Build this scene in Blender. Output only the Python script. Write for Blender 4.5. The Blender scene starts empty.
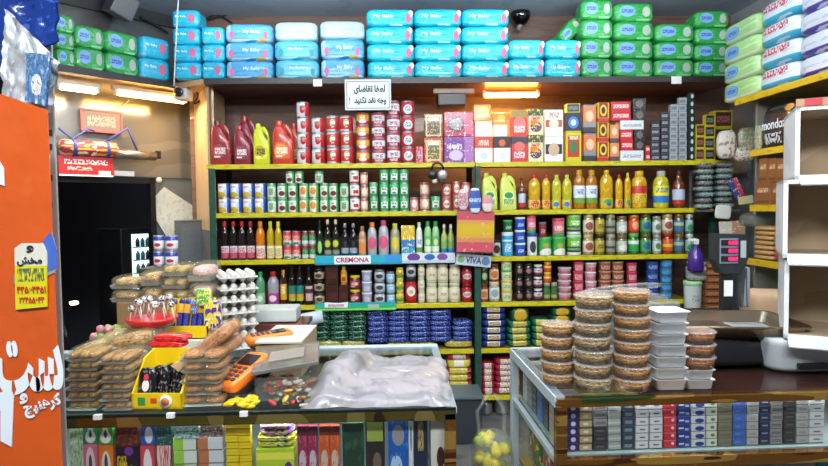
import bpy, bmesh, math, random
from mathutils import Vector, Matrix, noise
random.seed(7)
SC = bpy.context.scene
COL = SC.collection
PI = math.pi
R = math.radians

# ---------------- camera ----------------
EYE = Vector((0, 0, 1.55)); FPX = 600.0
YAW, PITCH, ROLL = R(1.8), R(2.5), R(.65)
_f = Vector((math.sin(YAW) * math.cos(PITCH), math.cos(YAW) * math.cos(PITCH), -math.sin(PITCH)))
_r0 = Vector((math.cos(YAW), -math.sin(YAW), 0)); _u0 = _r0.cross(_f)
_r = _r0 * math.cos(ROLL) - _u0 * math.sin(ROLL); _u = _r0 * math.sin(ROLL) + _u0 * math.cos(ROLL)
cd = bpy.data.cameras.new('camera'); cam = bpy.data.objects.new('camera', cd); COL.objects.link(cam)
cd.sensor_width = 36; cd.lens = 36 * FPX / 828; cd.clip_start = .05
cam.matrix_world = Matrix(((_r.x, _u.x, -_f.x, EYE.x), (_r.y, _u.y, -_f.y, EYE.y), (_r.z, _u.z, -_f.z, EYE.z), (0, 0, 0, 1)))
SC.camera = cam
# ---------------- light and exposure ----------------
SC.view_settings.view_transform = 'Standard'; SC.view_settings.look = 'None'
SC.view_settings.gamma = 1; SC.view_settings.use_curve_mapping = False
SC.view_settings.exposure = 0.32
w = bpy.data.worlds.new('world'); SC.world = w; w.use_nodes = True
w.node_tree.nodes['Background'].inputs[0].default_value = (.75, .82, 1, 1)
w.node_tree.nodes['Background'].inputs[1].default_value = .22
def area(name, loc, size, sy, power, color, aim=(0, 0, -1)):
    l = bpy.data.lights.new(name, 'AREA'); l.shape = 'RECTANGLE'; l.size = size; l.size_y = sy
    l.energy = power; l.color = color
    o = bpy.data.objects.new(name, l); COL.objects.link(o); o.location = loc
    o.rotation_euler = Vector(aim).to_track_quat('-Z', 'Y').to_euler()
    return o
CEIL = 3.07
for lx in (-1.0, .55, 2.0):
    area('ceiling_lamp_light', (lx, 1.75, CEIL - .09), 1.1, .25, 34, (.93, .97, 1), (0, .45, -1))
area('ceiling_lamp_light', (0, -.3, CEIL - .09), 2.2, .5, 135, (.95, .98, 1), (0, .9, -1))
for lx in (-.8, 1.2):
    area('added_ceiling_uplight', (lx, 3.3, CEIL - .3), .9, .1, 22, (.9, .96, 1), (0, .3, 1))  # added uplights out of view, only there to brighten the ceiling

# ---------------- colour, materials ----------------
def hx(h, a=1):
    v = [int(h[i:i + 2], 16) / 255 for i in (0, 2, 4)]
    return tuple([(c / 12.92 if c <= .04045 else ((c + .055) / 1.055) ** 2.4) for c in v] + [a])
MATS = {}
def mat(name, col, rough=.5, metal=0, coat=0, emit=0, alpha=1, bump=0, bscale=20):
    if name in MATS: return MATS[name]
    m = bpy.data.materials.new(name); m.use_nodes = True; nt = m.node_tree; b = nt.nodes['Principled BSDF']
    b.inputs['Base Color'].default_value = hx(col); b.inputs['Roughness'].default_value = rough
    b.inputs['Metallic'].default_value = metal; b.inputs['Coat Weight'].default_value = coat
    if emit:
        b.inputs['Emission Color'].default_value = hx(col); b.inputs['Emission Strength'].default_value = emit
    if bump:
        n = nt.nodes.new('ShaderNodeTexNoise'); n.inputs['Scale'].default_value = bscale
        t = nt.nodes.new('ShaderNodeTexCoord'); nt.links.new(t.outputs['Object'], n.inputs['Vector'])
        bp = nt.nodes.new('ShaderNodeBump'); bp.inputs['Strength'].default_value = bump; bp.inputs['Distance'].default_value = .01
        nt.links.new(n.outputs[0], bp.inputs['Height']); nt.links.new(bp.outputs[0], b.inputs['Normal'])
    if alpha < 1:
        b.inputs['Alpha'].default_value = alpha
    MATS[name] = m
    return m
def thin(name, tint='ffffff', alpha=.25, rough=.08, bump=0, bscale=25):
    """clear plastic or thin glass: mostly see-through, with gloss"""
    m = mat(name, tint, rough, 0, .3, 0, alpha, bump, bscale)
    return m
def pr(name, base, *ops, rough=.42, metal=0, coat=.15, bump=0, bscale=30, obj=False):
    """printed surface. ops: z(z0,z1,c) r(x0,x1,z0,z1,c) e(cx,cz,rx,rz,c) n(scale,thr,c) s(x0,x1,z0,z1,c) scribble, m(c,scale,thr) streak, g(x0,x1,c)"""
    if name in MATS: return MATS[name]
    m = bpy.data.materials.new(name); m.use_nodes = True; nt = m.node_tree; L = nt.links.new
    b = nt.nodes['Principled BSDF']; b.inputs['Roughness'].default_value = rough
    b.inputs['Metallic'].default_value = metal; b.inputs['Coat Weight'].default_value = coat
    tc = nt.nodes.new('ShaderNodeTexCoord'); out = tc.outputs['Object' if obj else 'Generated']
    sp = nt.nodes.new('ShaderNodeSeparateXYZ'); L(out, sp.inputs[0])
    cur = None
    def band(ax, a, c):
        k = nt.nodes.new('ShaderNodeMath'); k.operation = 'COMPARE'; L(sp.outputs[ax], k.inputs[0])
        k.inputs[1].default_value = (a + c) / 2; k.inputs[2].default_value = abs(c - a) / 2; return k.outputs[0]
    def mul(p, q):
        k = nt.nodes.new('ShaderNodeMath'); k.operation = 'MULTIPLY'; L(p, k.inputs[0]); L(q, k.inputs[1]); return k.outputs[0]
    def nz(scale, thr, det=1.0):
        n = nt.nodes.new('ShaderNodeTexNoise'); n.inputs['Detail'].default_value = det
        if isinstance(scale, tuple):
            v = nt.nodes.new('ShaderNodeVectorMath'); v.operation = 'MULTIPLY'; v.inputs[1].default_value = scale
            L(out, v.inputs[0]); L(v.outputs[0], n.inputs['Vector']); n.inputs['Scale'].default_value = 1
        else:
            L(out, n.inputs['Vector']); n.inputs['Scale'].default_value = scale
        k = nt.nodes.new('ShaderNodeMath'); k.operation = 'GREATER_THAN'; L(n.outputs[0], k.inputs[0]); k.inputs[1].default_value = thr
        return k.outputs[0]
    for op in ops:
        t = op[0]; c = op[-1]
        if t == 'z': msk = band(2, op[1], op[2])
        elif t == 'g': msk = band(0, op[1], op[2])
        elif t == 'r': msk = mul(band(0, op[1], op[2]), band(2, op[3], op[4]))
        elif t == 'e':
            v = nt.nodes.new('ShaderNodeVectorMath'); v.operation = 'SUBTRACT'; L(out, v.inputs[0]); v.inputs[1].default_value = (op[1], 0, op[2])
            q = nt.nodes.new('ShaderNodeVectorMath'); q.operation = 'MULTIPLY'; L(v.outputs[0], q.inputs[0]); q.inputs[1].default_value = (1 / op[3], 0, 1 / op[4])
            l = nt.nodes.new('ShaderNodeVectorMath'); l.operation = 'LENGTH'; L(q.outputs[0], l.inputs[0])
            k = nt.nodes.new('ShaderNodeMath'); k.operation = 'LESS_THAN'; L(l.outputs['Value'], k.inputs[0]); k.inputs[1].default_value = 1; msk = k.outputs[0]
        elif t == 'n': msk = nz(op[1], op[2])
        elif t == 's': msk = mul(mul(band(0, op[1], op[2]), band(2, op[3], op[4])), nz((26, 6, 9), .47, 0))
        mx = nt.nodes.new('ShaderNodeMix'); mx.data_type = 'RGBA'
        L(msk, mx.inputs[0])
        if cur is None: mx.inputs[6].default_value = hx(base)
        else: L(cur, mx.inputs[6])
        mx.inputs[7].default_value = hx(c); cur = mx.outputs[2]
    if cur is None: b.inputs['Base Color'].default_value = hx(base)
    else: L(cur, b.inputs['Base Color'])
    if bump:
        n = nt.nodes.new('ShaderNodeTexNoise'); n.inputs['Scale'].default_value = bscale
        L(tc.outputs['Object'], n.inputs['Vector'])
        bp = nt.nodes.new('ShaderNodeBump'); bp.inputs['Strength'].default_value = bump; bp.inputs['Distance'].default_value = .02
        L(n.outputs[0], bp.inputs['Height']); L(bp.outputs[0], b.inputs['Normal'])
    MATS[name] = m
    return m

# ---------------- mesh building ----------------
class MB:
    def __init__(s): s.v = []; s.f = []; s.m = []; s.mats = []; s.sm = []
    def _mi(s, m):
        if m not in s.mats: s.mats.append(m)
        return s.mats.index(m)
    def add(s, vs, fs, m, smooth=True, M=None):
        o = len(s.v); i = s._mi(m)
        s.v += [tuple(M @ Vector(p)) if M else tuple(p) for p in vs]
        for f in fs: s.f.append([o + k for k in f]); s.m.append(i); s.sm.append(smooth)
        return s
    def box(s, c, d, m, bev=0, M=None):
        hx_, hy, hz = d[0] / 2, d[1] / 2, d[2] / 2
        if bev <= 0:
            vs = [(c[0] + a * hx_, c[1] + b * hy, c[2] + e * hz) for a in (-1, 1) for b in (-1, 1) for e in (-1, 1)]
            return s.add(vs, [(0, 1, 3, 2), (4, 6, 7, 5), (0, 4, 5, 1), (2, 3, 7, 6), (0, 2, 6, 4), (1, 5, 7, 3)], m, False, M)
        bm = bmesh.new(); bmesh.ops.create_cube(bm, size=1)
        for v in bm.verts: v.co = Vector((c[0] + v.co.x * d[0], c[1] + v.co.y * d[1], c[2] + v.co.z * d[2]))
        bmesh.ops.bevel(bm, geom=list(bm.edges), offset=bev, segments=2, affect='EDGES', profile=.6)
        bm.verts.index_update(); vs = [tuple(v.co) for v in bm.verts]; fs = [[v.index for v in f.verts] for f in bm.faces]; bm.free()
        return s.add(vs, fs, m, False, M)
    def lathe(s, prof, m, seg=20, M=None, smooth=True):
        vs = []; fs = []; n = len(prof)
        for (r, z) in prof:
            for k in range(seg):
                a = 2 * PI * k / seg; vs.append((r * math.cos(a), r * math.sin(a), z))
        for i in range(n - 1):
            for k in range(seg):
                k2 = (k + 1) % seg; fs.append((i * seg + k, i * seg + k2, (i + 1) * seg + k2, (i + 1) * seg + k))
        return s.add(vs, fs, m, smooth, M)
    def loft(s, secs, m, seg=20, e=.6, M=None):
        """secs: (z, cx, cy, halfwidth, halfdepth); closed ends"""
        vs = []; fs = []
        for (z, cx, cy, a, b) in secs:
            for k in range(seg):
                t = 2 * PI * k / seg; c, q = math.cos(t), math.sin(t)
                vs.append((cx + a * math.copysign(abs(c) ** e, c), cy + b * math.copysign(abs(q) ** e, q), z))
        for i in range(len(secs) - 1):
            for k in range(seg):
                k2 = (k + 1) % seg; fs.append((i * seg + k, i * seg + k2, (i + 1) * seg + k2, (i + 1) * seg + k))
        fs.append(list(range(seg))[::-1]); fs.append([(len(secs) - 1) * seg + k for k in range(seg)])
        return s.add(vs, fs, m, True, M)
    def tube(s, pts, r, m, seg=8, M=None, flat=1):
        pts = [Vector(p) for p in pts]; vs = []; fs = []; up = Vector((0, 0, 1))
        for i, p in enumerate(pts):
            d = (pts[min(i + 1, len(pts) - 1)] - pts[max(i - 1, 0)]).normalized()
            a = d.cross(up if abs(d.z) < .95 else Vector((0, 1, 0))).normalized(); b = d.cross(a)
            for k in range(seg):
                t = 2 * PI * k / seg; vs.append(tuple(p + a * math.cos(t) * r * flat + b * math.sin(t) * r))
        for i in range(len(pts) - 1):
            for k in range(seg):
                k2 = (k + 1) % seg; fs.append((i * seg + k, i * seg + k2, (i + 1) * seg + k2, (i + 1) * seg + k))
        fs.append(list(range(seg))[::-1]); fs.append([(len(pts) - 1) * seg + k for k in range(seg)])
        return s.add(vs, fs, m, True, M)
    def pillow(s, c, d, m, k=5, n=8, pinch=0, rough=0, seed=0, M=None, wav=6):
        """rounded soft block; pinch squeezes the ends along x to a crimped seam"""
        bm = bmesh.new(); bmesh.ops.create_cube(bm, size=2)
        bmesh.ops.subdivide_edges(bm, edges=list(bm.edges), cuts=n, use_grid_fill=True)
        for v in bm.verts:
            p = v.co; q = (abs(p.x) ** k + abs(p.y) ** k + abs(p.z) ** k) ** (1 / k); p = p / q
            f = 1 - pinch * abs(p.x) ** 7
            p = Vector((p.x, p.y, p.z * f))
            if rough:
                nn = noise.noise(Vector((p.x * wav + seed, p.y * wav + 3.1, p.z * 3)))
                p += Vector((.3 * nn, .3 * nn, nn)) * rough
            v.co = Vector((c[0] + p.x * d[0] / 2, c[1] + p.y * d[1] / 2, c[2] + p.z * d[2] / 2))
        bm.verts.index_update(); vs = [tuple(v.co) for v in bm.verts]; fs = [[v.index for v in f.verts] for f in bm.faces]; bm.free()
        return s.add(vs, fs, m, True, M)
    def prism(s, out, y0, y1, m, M=None):
        n = len(out); vs = [(x, y0, z) for x, z in out] + [(x, y1, z) for x, z in out]
        fs = [list(range(n)), list(range(2 * n - 1, n - 1, -1))] + [(i, i + n, (i + 1) % n + n, (i + 1) % n) for i in range(n)]
        return s.add(vs, fs, m, False, M)
    def mesh(s, name):
        me = bpy.data.meshes.new(name); me.from_pydata(s.v, [], s.f)
        for m in s.mats: me.materials.append(m)
        me.polygons.foreach_set('material_index', s.m); me.polygons.foreach_set('use_smooth', s.sm)
        bm = bmesh.new(); bm.from_mesh(me); bmesh.ops.recalc_face_normals(bm, faces=list(bm.faces)); bm.to_mesh(me); bm.free()
        return me
    def obj(s, name, parent=None):
        o = bpy.data.objects.new(name, s.mesh(name)); COL.objects.link(o)
        if parent: o.parent = parent
        return o
def tag(o, label, cat, group=None, kind=None):
    o['label'] = label; o['category'] = cat
    if group: o['group'] = group
    if kind: o['kind'] = kind
    return o
def struct(o): o['kind'] = 'structure'; return o
def empty(name, loc=(0, 0, 0), rz=0, rx=0, ry=0):
    o = bpy.data.objects.new(name, None); COL.objects.link(o); o.location = loc; o.rotation_euler = (rx, ry, rz); o.empty_display_size = .05
    return o
TXT = {}
def text_mesh(s, m, ext=.02, bold=0):
    key = (s, m.name, bold)
    if key in TXT: return TXT[key]
    c = bpy.data.curves.new('lettering', 'FONT'); c.body = s; c.extrude = ext; c.align_x = 'CENTER'; c.align_y = 'CENTER'
    c.offset = bold; c.resolution_u = 3
    o = bpy.data.objects.new('lettering', c); COL.objects.link(o); bpy.context.view_layer.update()
    me = bpy.data.meshes.new_from_object(o.evaluated_get(bpy.context.evaluated_depsgraph_get()))
    me.materials.clear(); me.materials.append(m); bpy.data.objects.remove(o)
    xs = [v.co.x for v in me.vertices]; ys = [v.co.y for v in me.vertices]
    cx, cy, wd, ht = (min(xs) + max(xs)) / 2, (min(ys) + max(ys)) / 2, max(xs) - min(xs), max(ys) - min(ys)
    for v in me.vertices: v.co = Vector(((v.co.x - cx) / wd, -v.co.z, (v.co.y - cy) / ht))   # unit size, stands upright facing -Y
    TXT[key] = me
    return me
def lettering(s, m, parent, loc, w_, h_, rz=0, ry=0, name='lettering', bold=0):
    o = bpy.data.objects.new(name, text_mesh(s, m, bold=bold)); COL.objects.link(o); o.parent = parent
    o.location = loc; o.scale = (w_, .02, h_); o.rotation_euler = (0, ry, rz); return o
_AR = {'ل': 0xFEDD, 'ط': 0xFEC1, 'ف': 0xFED1, 'ا': 0xFE8D, 'ت': 0xFE95, 'ق': 0xFED5, 'ض': 0xFEBD, 'ی': 0xFBFC, 'و': 0xFEED, 'ج': 0xFE9D,
       'ه': 0xFEE9, 'ن': 0xFEE5, 'د': 0xFEA9, 'ک': 0xFB8E, 'س': 0xFEB1, 'ر': 0xFEAD, 'چ': 0xFB7A, 'م': 0xFEE1, 'خ': 0xFEA5, 'ش': 0xFEB5}
def fa(s):
    out = []
    for i, ch in enumerate(s):
        if ch not in _AR: out.append(ch); continue
        pj = i > 0 and s[i - 1] in _AR and s[i - 1] not in 'اودر'
        nj = i + 1 < len(s) and s[i + 1] in _AR and ch not in 'اودر'
        out.append(chr(_AR[ch] + (3 if pj and nj else 2 if nj else 1 if pj else 0)))
    return ''.join(reversed(out))

# ---------------- where a pixel ray meets the place ----------------
def ray(px, py): return _f + _r * ((px - 414) / FPX) - _u * ((py - 233) / FPX)
class Plane:
    def __init__(s, pt, d):
        s.pt = Vector((pt[0], pt[1], 0)); s.d = Vector((d[0], d[1], 0)).normalized()
        n = Vector((-s.d.y, s.d.x, 0))
        if n.dot(s.pt - Vector((EYE.x, EYE.y, 0))) < 0: n = -n
        s.n = n; s.rz = math.atan2(s.d.y, s.d.x)
    def hit(s, px, py):
        d = ray(px, py); t = (s.pt - EYE).dot(s.n) / d.dot(s.n); return EYE + d * t
    def off(s, k): return Plane((s.pt + s.n * k)[:2], s.d[:2])
def PY(y): return Plane((0, y), (1, 0))
def at_z(px, py, z): d = ray(px, py); return EYE + d * ((z - EYE.z) / d.z)

# ---------------- products ----------------
class Proto:
    """parts: [(name, mesh, [sub parts])], drawn in a unit box: x,y -.5..+.5, z 0..1"""
    def __init__(s, name, parts, ratio=1.0, grow=(1.0, 1.0)): s.name = name; s.parts = parts; s.ratio = ratio; s.grow = grow
def spawn(p, loc, size, rz, label, cat, group=None, rx=0, ry=0):
    if len(p.parts) == 1 and not p.parts[0][2]:
        o = bpy.data.objects.new(p.name, p.parts[0][1]); COL.objects.link(o)
    else:
        o = bpy.data.objects.new(p.name, None); COL.objects.link(o); o.empty_display_size = .05
        for (n, me, subs) in p.parts:
            c = bpy.data.objects.new(n, me); COL.objects.link(c); c.parent = o
            for (n2, me2, *xf) in subs:
                g = bpy.data.objects.new(n2, me2); COL.objects.link(g); g.parent = c
                if xf: g.location, g.scale = xf
    o.location = loc; o.scale = size; o.rotation_euler = (rx, ry, rz)
    tag(o, label, cat, group)
    return o
ORD = 'first second third fourth fifth sixth seventh eighth ninth tenth eleventh twelfth thirteenth fourteenth fifteenth'.split()
def layer_word(i, n):
    if n == 1: return ''
    if i == 0: return 'bottom layer'
    if i == n - 1: return 'top layer'
    if n == 3: return 'middle layer'
    return ORD[i] + ' layer up'
SEEN = {}
def stock(plane, zb, where, rows, depth=None, jit=2.0, inset=.012):
    """rows: (proto, x0, x1, ytop, columns, layers, description, category[, layers0])"""
    tot = {}
    for r in rows: tot[r[6]] = tot.get(r[6], 0) + r[4]
    cnt = {}
    for r in rows:
        p, x0, x1, yt, nc, nl, desc, cat = r[:8]
        z0 = zb if len(r) < 9 else plane.hit((x0 + x1) / 2, r[8]).z
        for c in range(nc):
            a = x0 + (x1 - x0) * c / nc; b = x0 + (x1 - x0) * (c + 1) / nc
            base_y = 0
            zt = plane.hit((a + b) / 2, yt).z
            ym = yt + 12
            A = plane.hit(a, ym); B = plane.hit(b, ym)
            wd = (B - A).length * .965; h = (zt - z0) / nl
            i = cnt.get(desc, 0); cnt[desc] = i + 1
            dp = wd * p.ratio if depth is None or p.ratio < 1.001 and p.ratio > .999 else min(depth, wd * p.ratio)
            mid = (A + B) / 2
            for l in range(nl):
                jx = random.uniform(-1, 1) * .0015; 
                pos = mid + plane.n * (dp / 2 + inset + random.uniform(0, .006)) + plane.d * jx
                lab = desc + (f', {ORD[i]} from the left' if tot[desc] > 1 and i < 15 else '') + (', ' + layer_word(l, nl) if nl > 1 else '') + ', ' + where
                SEEN[lab] = SEEN.get(lab, 0) + 1
                spawn(p, (pos.x, pos.y, z0 + l * h), (wd * p.grow[0], dp, h * .985 * p.grow[1]), plane.rz + R(random.uniform(-jit, jit)), lab, cat, desc + ' ' + where)
SILVER = mat('tin', 'b9bcc0', .3, .8)
def can(name, label, rim=SILVER, ratio=1):
    a = MB().lathe([(0, 0), (.47, 0), (.495, .02), (.495, .045), (.482, .06), (.482, .94), (.495, .955), (.495, .985), (.47, 1), (.45, .975), (0, .97)], rim)
    b = MB().lathe([(.485, .055), (.496, .065), (.496, .935), (.485, .945)], label, 24)
    return Proto(name, [('tin_body', a.mesh('tin_body'), []), ('paper_label', b.mesh('paper_label'), [])])
def jar(name, content, label, lid, lz=(.14, .7)):
    a = MB().lathe([(0, 0), (.44, 0), (.49, .04), (.49, .7), (.43, .8), (.41, .84)], content)
    b = MB().lathe([(.49, lz[0]), (.497, lz[0] + .01), (.497, lz[1] - .01), (.49, lz[1])], label)
    c = MB().lathe([(.42, .82), (.455, .82), (.46, .98), (.44, 1), (0, 1)], lid)
    return Proto(name, [('jar_body', a.mesh('jar_body'), []), ('paper_label', b.mesh('paper_label'), []), ('lid', c.mesh('lid'), [])])
def tub(name, body, lid, taper=.84):
    a = MB().lathe([(0, 0), (.47 * taper, 0), (.49 * taper, .03), (.47, .86)], body)
    b = MB().lathe([(.46, .84), (.5, .85), (.5, .96), (.47, 1), (.44, .985), (0, .985)], lid)
    return Proto(name, [('tub_body', a.mesh('tub_body'), []), ('lid', b.mesh('lid'), [])])
PROF = {
    'soda': ([(0, 0), (.42, 0), (.48, .04), (.48, .36), (.45, .42), (.48, .5), (.48, .64), (.42, .74), (.22, .85), (.18, .88)], .24, .86, (.04, .36)),
    'sauce': ([(0, 0), (.44, 0), (.48, .03), (.48, .58), (.4, .68), (.22, .77), (.18, .9)], .2, .88, (.1, .5)),
    'oil': ([(0, 0), (.42, 0), (.48, .04), (.48, .28), (.44, .33), (.48, .38), (.48, .7), (.41, .8), (.22, .88), (.18, .91)], .2, .9, (.06, .27)),
    'squat': ([(0, 0), (.42, 0), (.48, .05), (.46, .3), (.48, .68), (.41, .79), (.24, .86), (.2, .88)], .26, .86, (.15, .6)),
}
def bottle(name, liquid, label, cap, kind='soda', ratio=1, neck=None):
    pf, cr, cz, (l0, l1) = PROF[kind]
    a = MB().lathe(pf, liquid)
    rl = .485
    b = MB().lathe([(rl - .005, l0), (rl, l0 + .01), (rl, l1 - .01), (rl - .005, l1)], label)
    c = MB().lathe([(cr - .02, cz), (cr, cz), (cr, .985), (cr - .02, 1), (0, 1)], cap, 14)
    return Proto(name, [('bottle_body', a.mesh('bottle_body'), []), ('label_band', b.mesh('label_band'), []), ('cap', c.mesh('cap'), [])], ratio)
def jug(name, body, cap, label, ratio=.5):
    a = MB().loft([(0, 0, 0, .44, .42), (.03, 0, 0, .48, .47), (.3, 0, 0, .48, .48), (.52, -.01, 0, .47, .46), (.66, -.12, 0, .35, .42), (.8, -.17, 0, .26, .34), (.87, -.19, 0, .17, .25)], body)
    h = MB().tube([(.36, 0, .5), (.4, 0, .62), (.33, 0, .76), (.16, 0, .85), (-.05, 0, .86)], .075, body, 10)
    c = MB().lathe([(.12, .84), (.15, .85), (.145, .98), (.12, 1), (0, 1)], cap, 14, Matrix.Translation((-.19, 0, 0)))
    l = MB().prism([(-.34, .12), (.34, .12), (.36, .34), (.24, .5), (-.28, .5), (-.36, .3)], -.492, -.465, label)
    return Proto(name, [('jug_body', a.mesh('jug_body'), []), ('handle', h.mesh('handle'), []), ('cap', c.mesh('cap'), []), ('printed_label', l.mesh('printed_label'), [])], ratio)
def carton(name, front, ratio=.7, flap=None, seam='9a8a78'):
    a = MB().box((0, 0, .5), (1, 1, 1), front, .018)
    parts = [('carton_body', a.mesh('carton_body'), [])]
    if flap:
        b = MB().box((0, 0, 1.0), (.9, .9, .014), flap, 0)
        parts.append(('top_flap', b.mesh('top_flap'), []))
        return Proto(name, parts, ratio)
    return Proto(name, parts, ratio)
def pack(name, film, ratio=.8, pinch=.16, k=9, rough=.025, grow=(1.03, 1.03), logo=None, logo_at=(.28, .5), logo_r=(.09, .2), letters=None, lm=None, let_at=(-.08, .55, .42, .24), badge=None, seed=0):
    a = MB().pillow((0, 0, .5), (1, 1, 1), film, k, 7, pinch, rough, seed)
    parts = [('film_wrap', a.mesh('film_wrap'), [])]
    if badge:
        (bx, bz, rx, rz_, bm_) = badge
        o = [(bx + rx * math.cos(t * PI / 10), bz + rz_ * math.sin(t * PI / 10)) for t in range(20)]
        parts.append(('printed_badge', MB().prism(o, -.502, -.47, bm_).mesh('printed_badge'), []))
    if logo:
        o = [(logo_at[0] + logo_r[0] * math.cos(t * PI / 8), logo_at[1] + logo_r[1] * math.sin(t * PI / 8)) for t in range(16)]
        parts.append(('printed_logo', MB().prism(o, -.506, -.47, logo).mesh('printed_logo'), []))
    if letters:
        me = text_mesh(letters, lm, .02, .01).copy()
        for v in me.vertices: v.co = Vector((let_at[0] + v.co.x * let_at[2], -.507 + (0 if v.co.y < 0 else .02), let_at[1] + v.co.z * let_at[3]))
        parts.append(('lettering', me, []))
    return Proto(name, parts, ratio, grow)
# =====================================================================
# room shell
# =====================================================================
D = 4.3
BK = PY(D)
def zs(py, px=455): return BK.hit(px, py).z
ZT, Z1, Z2, Z3, Z4, Z5, Z6 = zs(77.5), zs(162.3), zs(210.5), zs(257), zs(302.6), zs(349), zs(396)
YB = 4.86
FLOORM = pr('floor tiles', '6b6a68', ('n', 9, .55, '5c5b5a'), rough=.35, obj=True)
WALLM = pr('brown panel wall', '6b5044', ('n', (3, 3, 40), .56, '5e463c'), rough=.6, obj=True)
CEILM = pr('ceiling paint', 'b9cbdc', ('n', 4, .6, 'b0c2d4'), rough=.7, obj=True)
struct(MB().box((0, 1.5, -.03), (8.4, 9, .06), FLOORM).obj('floor'))
struct(MB().box((0, 1.1, CEIL + .03), (8.4, 8, .06), CEILM).obj('ceiling'))
struct(MB().box((.66, YB + .05, CEIL / 2), (4.56, .1, CEIL), WALLM).obj('wall_back'))
for lx, ly, lw_, ld_ in ((-1.0, 1.75, 1.15, .3), (.55, 1.75, 1.15, .3), (2.0, 1.75, 1.15, .3), (0, -.3, 2.3, .56), (-.8, 3.3, .95, .1), (1.2, 3.3, .95, .1)):
    e = empty('ceiling_lamp', (lx, ly, CEIL)); dz = .38 if ly > 2 else .06
    MB().box((0, 0, -.03 if dz < .1 else -dz + .03), (lw_, ld_, .05), mat('lamp housing', 'cfc8b8', .4), .006).obj('lamp_housing', e)
    if dz < .1: MB().box((0, 0, -.062), (lw_ - .06, ld_ - .06, .01), mat('lit diffuser', 'eef4ff', .4, emit=2)).obj('diffuser', e)
    else:
        for s in (-1, 1): MB().box((s * .4, 0, -dz / 2), (.008, .008, dz), mat('lamp housing', 'cfc8b8', .4)).obj('added_uplight_rod', e)  # hanging rods of the added uplights
    tag(e, ('long ceiling lamp above the shoppers, facing the shelves' if ly < 0 else 'added unseen uplight brightening the ceiling before the shelves, ' + ('doorway side' if lx < 0 else 'far side') if ly > 2 else 'flat ceiling lamp over the counters, ' + ('doorway side' if lx < 0 else 'middle' if lx < 1 else 'side wall end')), 'lamp')
GWALL = pr('grey plaster', '8e9396', ('n', 5, .58, '83888b'), rough=.8, obj=True)
struct(MB().box((2.8, 1.3, CEIL / 2), (.1, 7.2, CEIL), GWALL).obj('wall_right'))
struct(MB().box((.4, -2.35, CEIL / 2), (6, .1, CEIL), GWALL).obj('wall_front'))
TAPE = mat('silver tape', 'c3c7c9', .3, .5)

# ---- angled partition on the left
sA = at_z(55, 64, ZT); sB = at_z(172, 82, ZT)
LE = Plane(sA[:2], (sB - sA)[:2])          # front edge of the angled ledge
LD, LN = LE.d, LE.n
LW = LE.off(.42)                            # the partition itself
def lw(px, py, k=0): return LW.off(k).hit(px, py)
def slab(name, pl, x0, x1, z0, z1, th, m, parent=None, y=140, bev=0):
    a = pl.hit(x0, y); b = pl.hit(x1, y); mid = (a + b) / 2 + pl.n * th / 2
    M = Matrix.Translation((mid.x, mid.y, 0)) @ Matrix.Rotation(pl.rz, 4, 'Z')
    return MB().box((0, 0, (z0 + z1) / 2), ((b - a).length, th, z1 - z0), m, bev, M).obj(name, parent)
GREYP = pr('grey sheet metal', '7c7c7c', ('n', (2, 2, 6), .55, '6e6e6e'), rough=.18, metal=.55, obj=True)
SOFF = mat('varnished ceiling board', 'a98c6c', .35, 0, .3)
TANP = pr('tan door jamb', 'cdb089', ('n', (9, 9, 2), .58, 'c0a27b'), rough=.5, obj=True)
ztr = lw(100, 176).z
struct(slab('wall_left', LW, 30, 200, ztr, CEIL, .05, GREYP))
struct(slab('trim_1', LW.off(-.03), 152, 157, 0, ztr, .06, mat('dark steel', '2e3033', .3, .7), y=240))
struct(slab('trim_2', LW.off(-.03), 30, 152, ztr - .05, ztr, .05, mat('dark steel', '2e3033', .3, .7)))
ja = LW.hit(194, 200); jb = Vector((BK.hit(210, 200).x - .02, D + .06, 0))
struct(slab('wall_corner', Plane(ja[:2], (jb - ja)[:2]), 194, 209, lw(200, 228).z, ZT - .03, .05, TANP, y=200))
struct(slab('wall_corner_base', Plane(ja[:2], (jb - ja)[:2]), 194, 209, 0, lw(200, 228).z, .05, pr('grey stone base', '6d7072', ('n', 7, .55, '5f6264'), rough=.5, obj=True), y=200))
NIGHT = mat('painted night dark', '050506', .25)  # near-black colour stands in for the night darkness
o = struct(slab('night_backdrop', LW.off(2.9), -400, 330, -.1, 3.2, .05, NIGHT, y=200))  # black sheet added behind the doorway to keep the view dark
GLAS = thin('window glass', 'b9c4c6', .17, .03)
o = slab('window_1', LW.off(.01), 156, 193, 0, ztr, .012, GLAS, y=240); struct(o)
# white sheet and round sticker on the glass
def decal(name, pl, pts, th, m, label, cat):
    q = [pl.hit(*p) for p in pts]; c = sum(q, Vector()) / len(q); Mi = Matrix.Rotation(-pl.rz, 4, 'Z')
    out = []
    for p in q:
        d = Mi @ (p - c); out.append((d.x, d.z))
    o = MB().prism(out, -th, 0, m).obj(name); o.location = c; o.rotation_euler = (0, 0, pl.rz)
    return tag(o, label, cat)
WHT = mat('white paper', 'e4e6e4', .6)
decal('paper_sheet', LW.off(-.002), [(153, 198), (164, 187), (193, 206), (193, 232), (166, 236), (153, 215)], .004, pr('pale tape paper', 'c9cfca', ('n', (30, 3, 30), .58, 'b9c0bb'), rough=.5, obj=True), 'white angular paper sheet stuck on the window glass beside the dark doorway', 'paper')
o = MB().lathe([(0, -.003), (.022, -.003), (.022, .003), (0, .003)], WHT, 20, Matrix.Rotation(PI / 2, 4, 'X')).obj('round_sticker'); o.location = lw(159, 180, -.055); o.rotation_euler.z = LW.rz
tag(o, 'small round white sticker on the door post above the angular paper', 'sticker')

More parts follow.
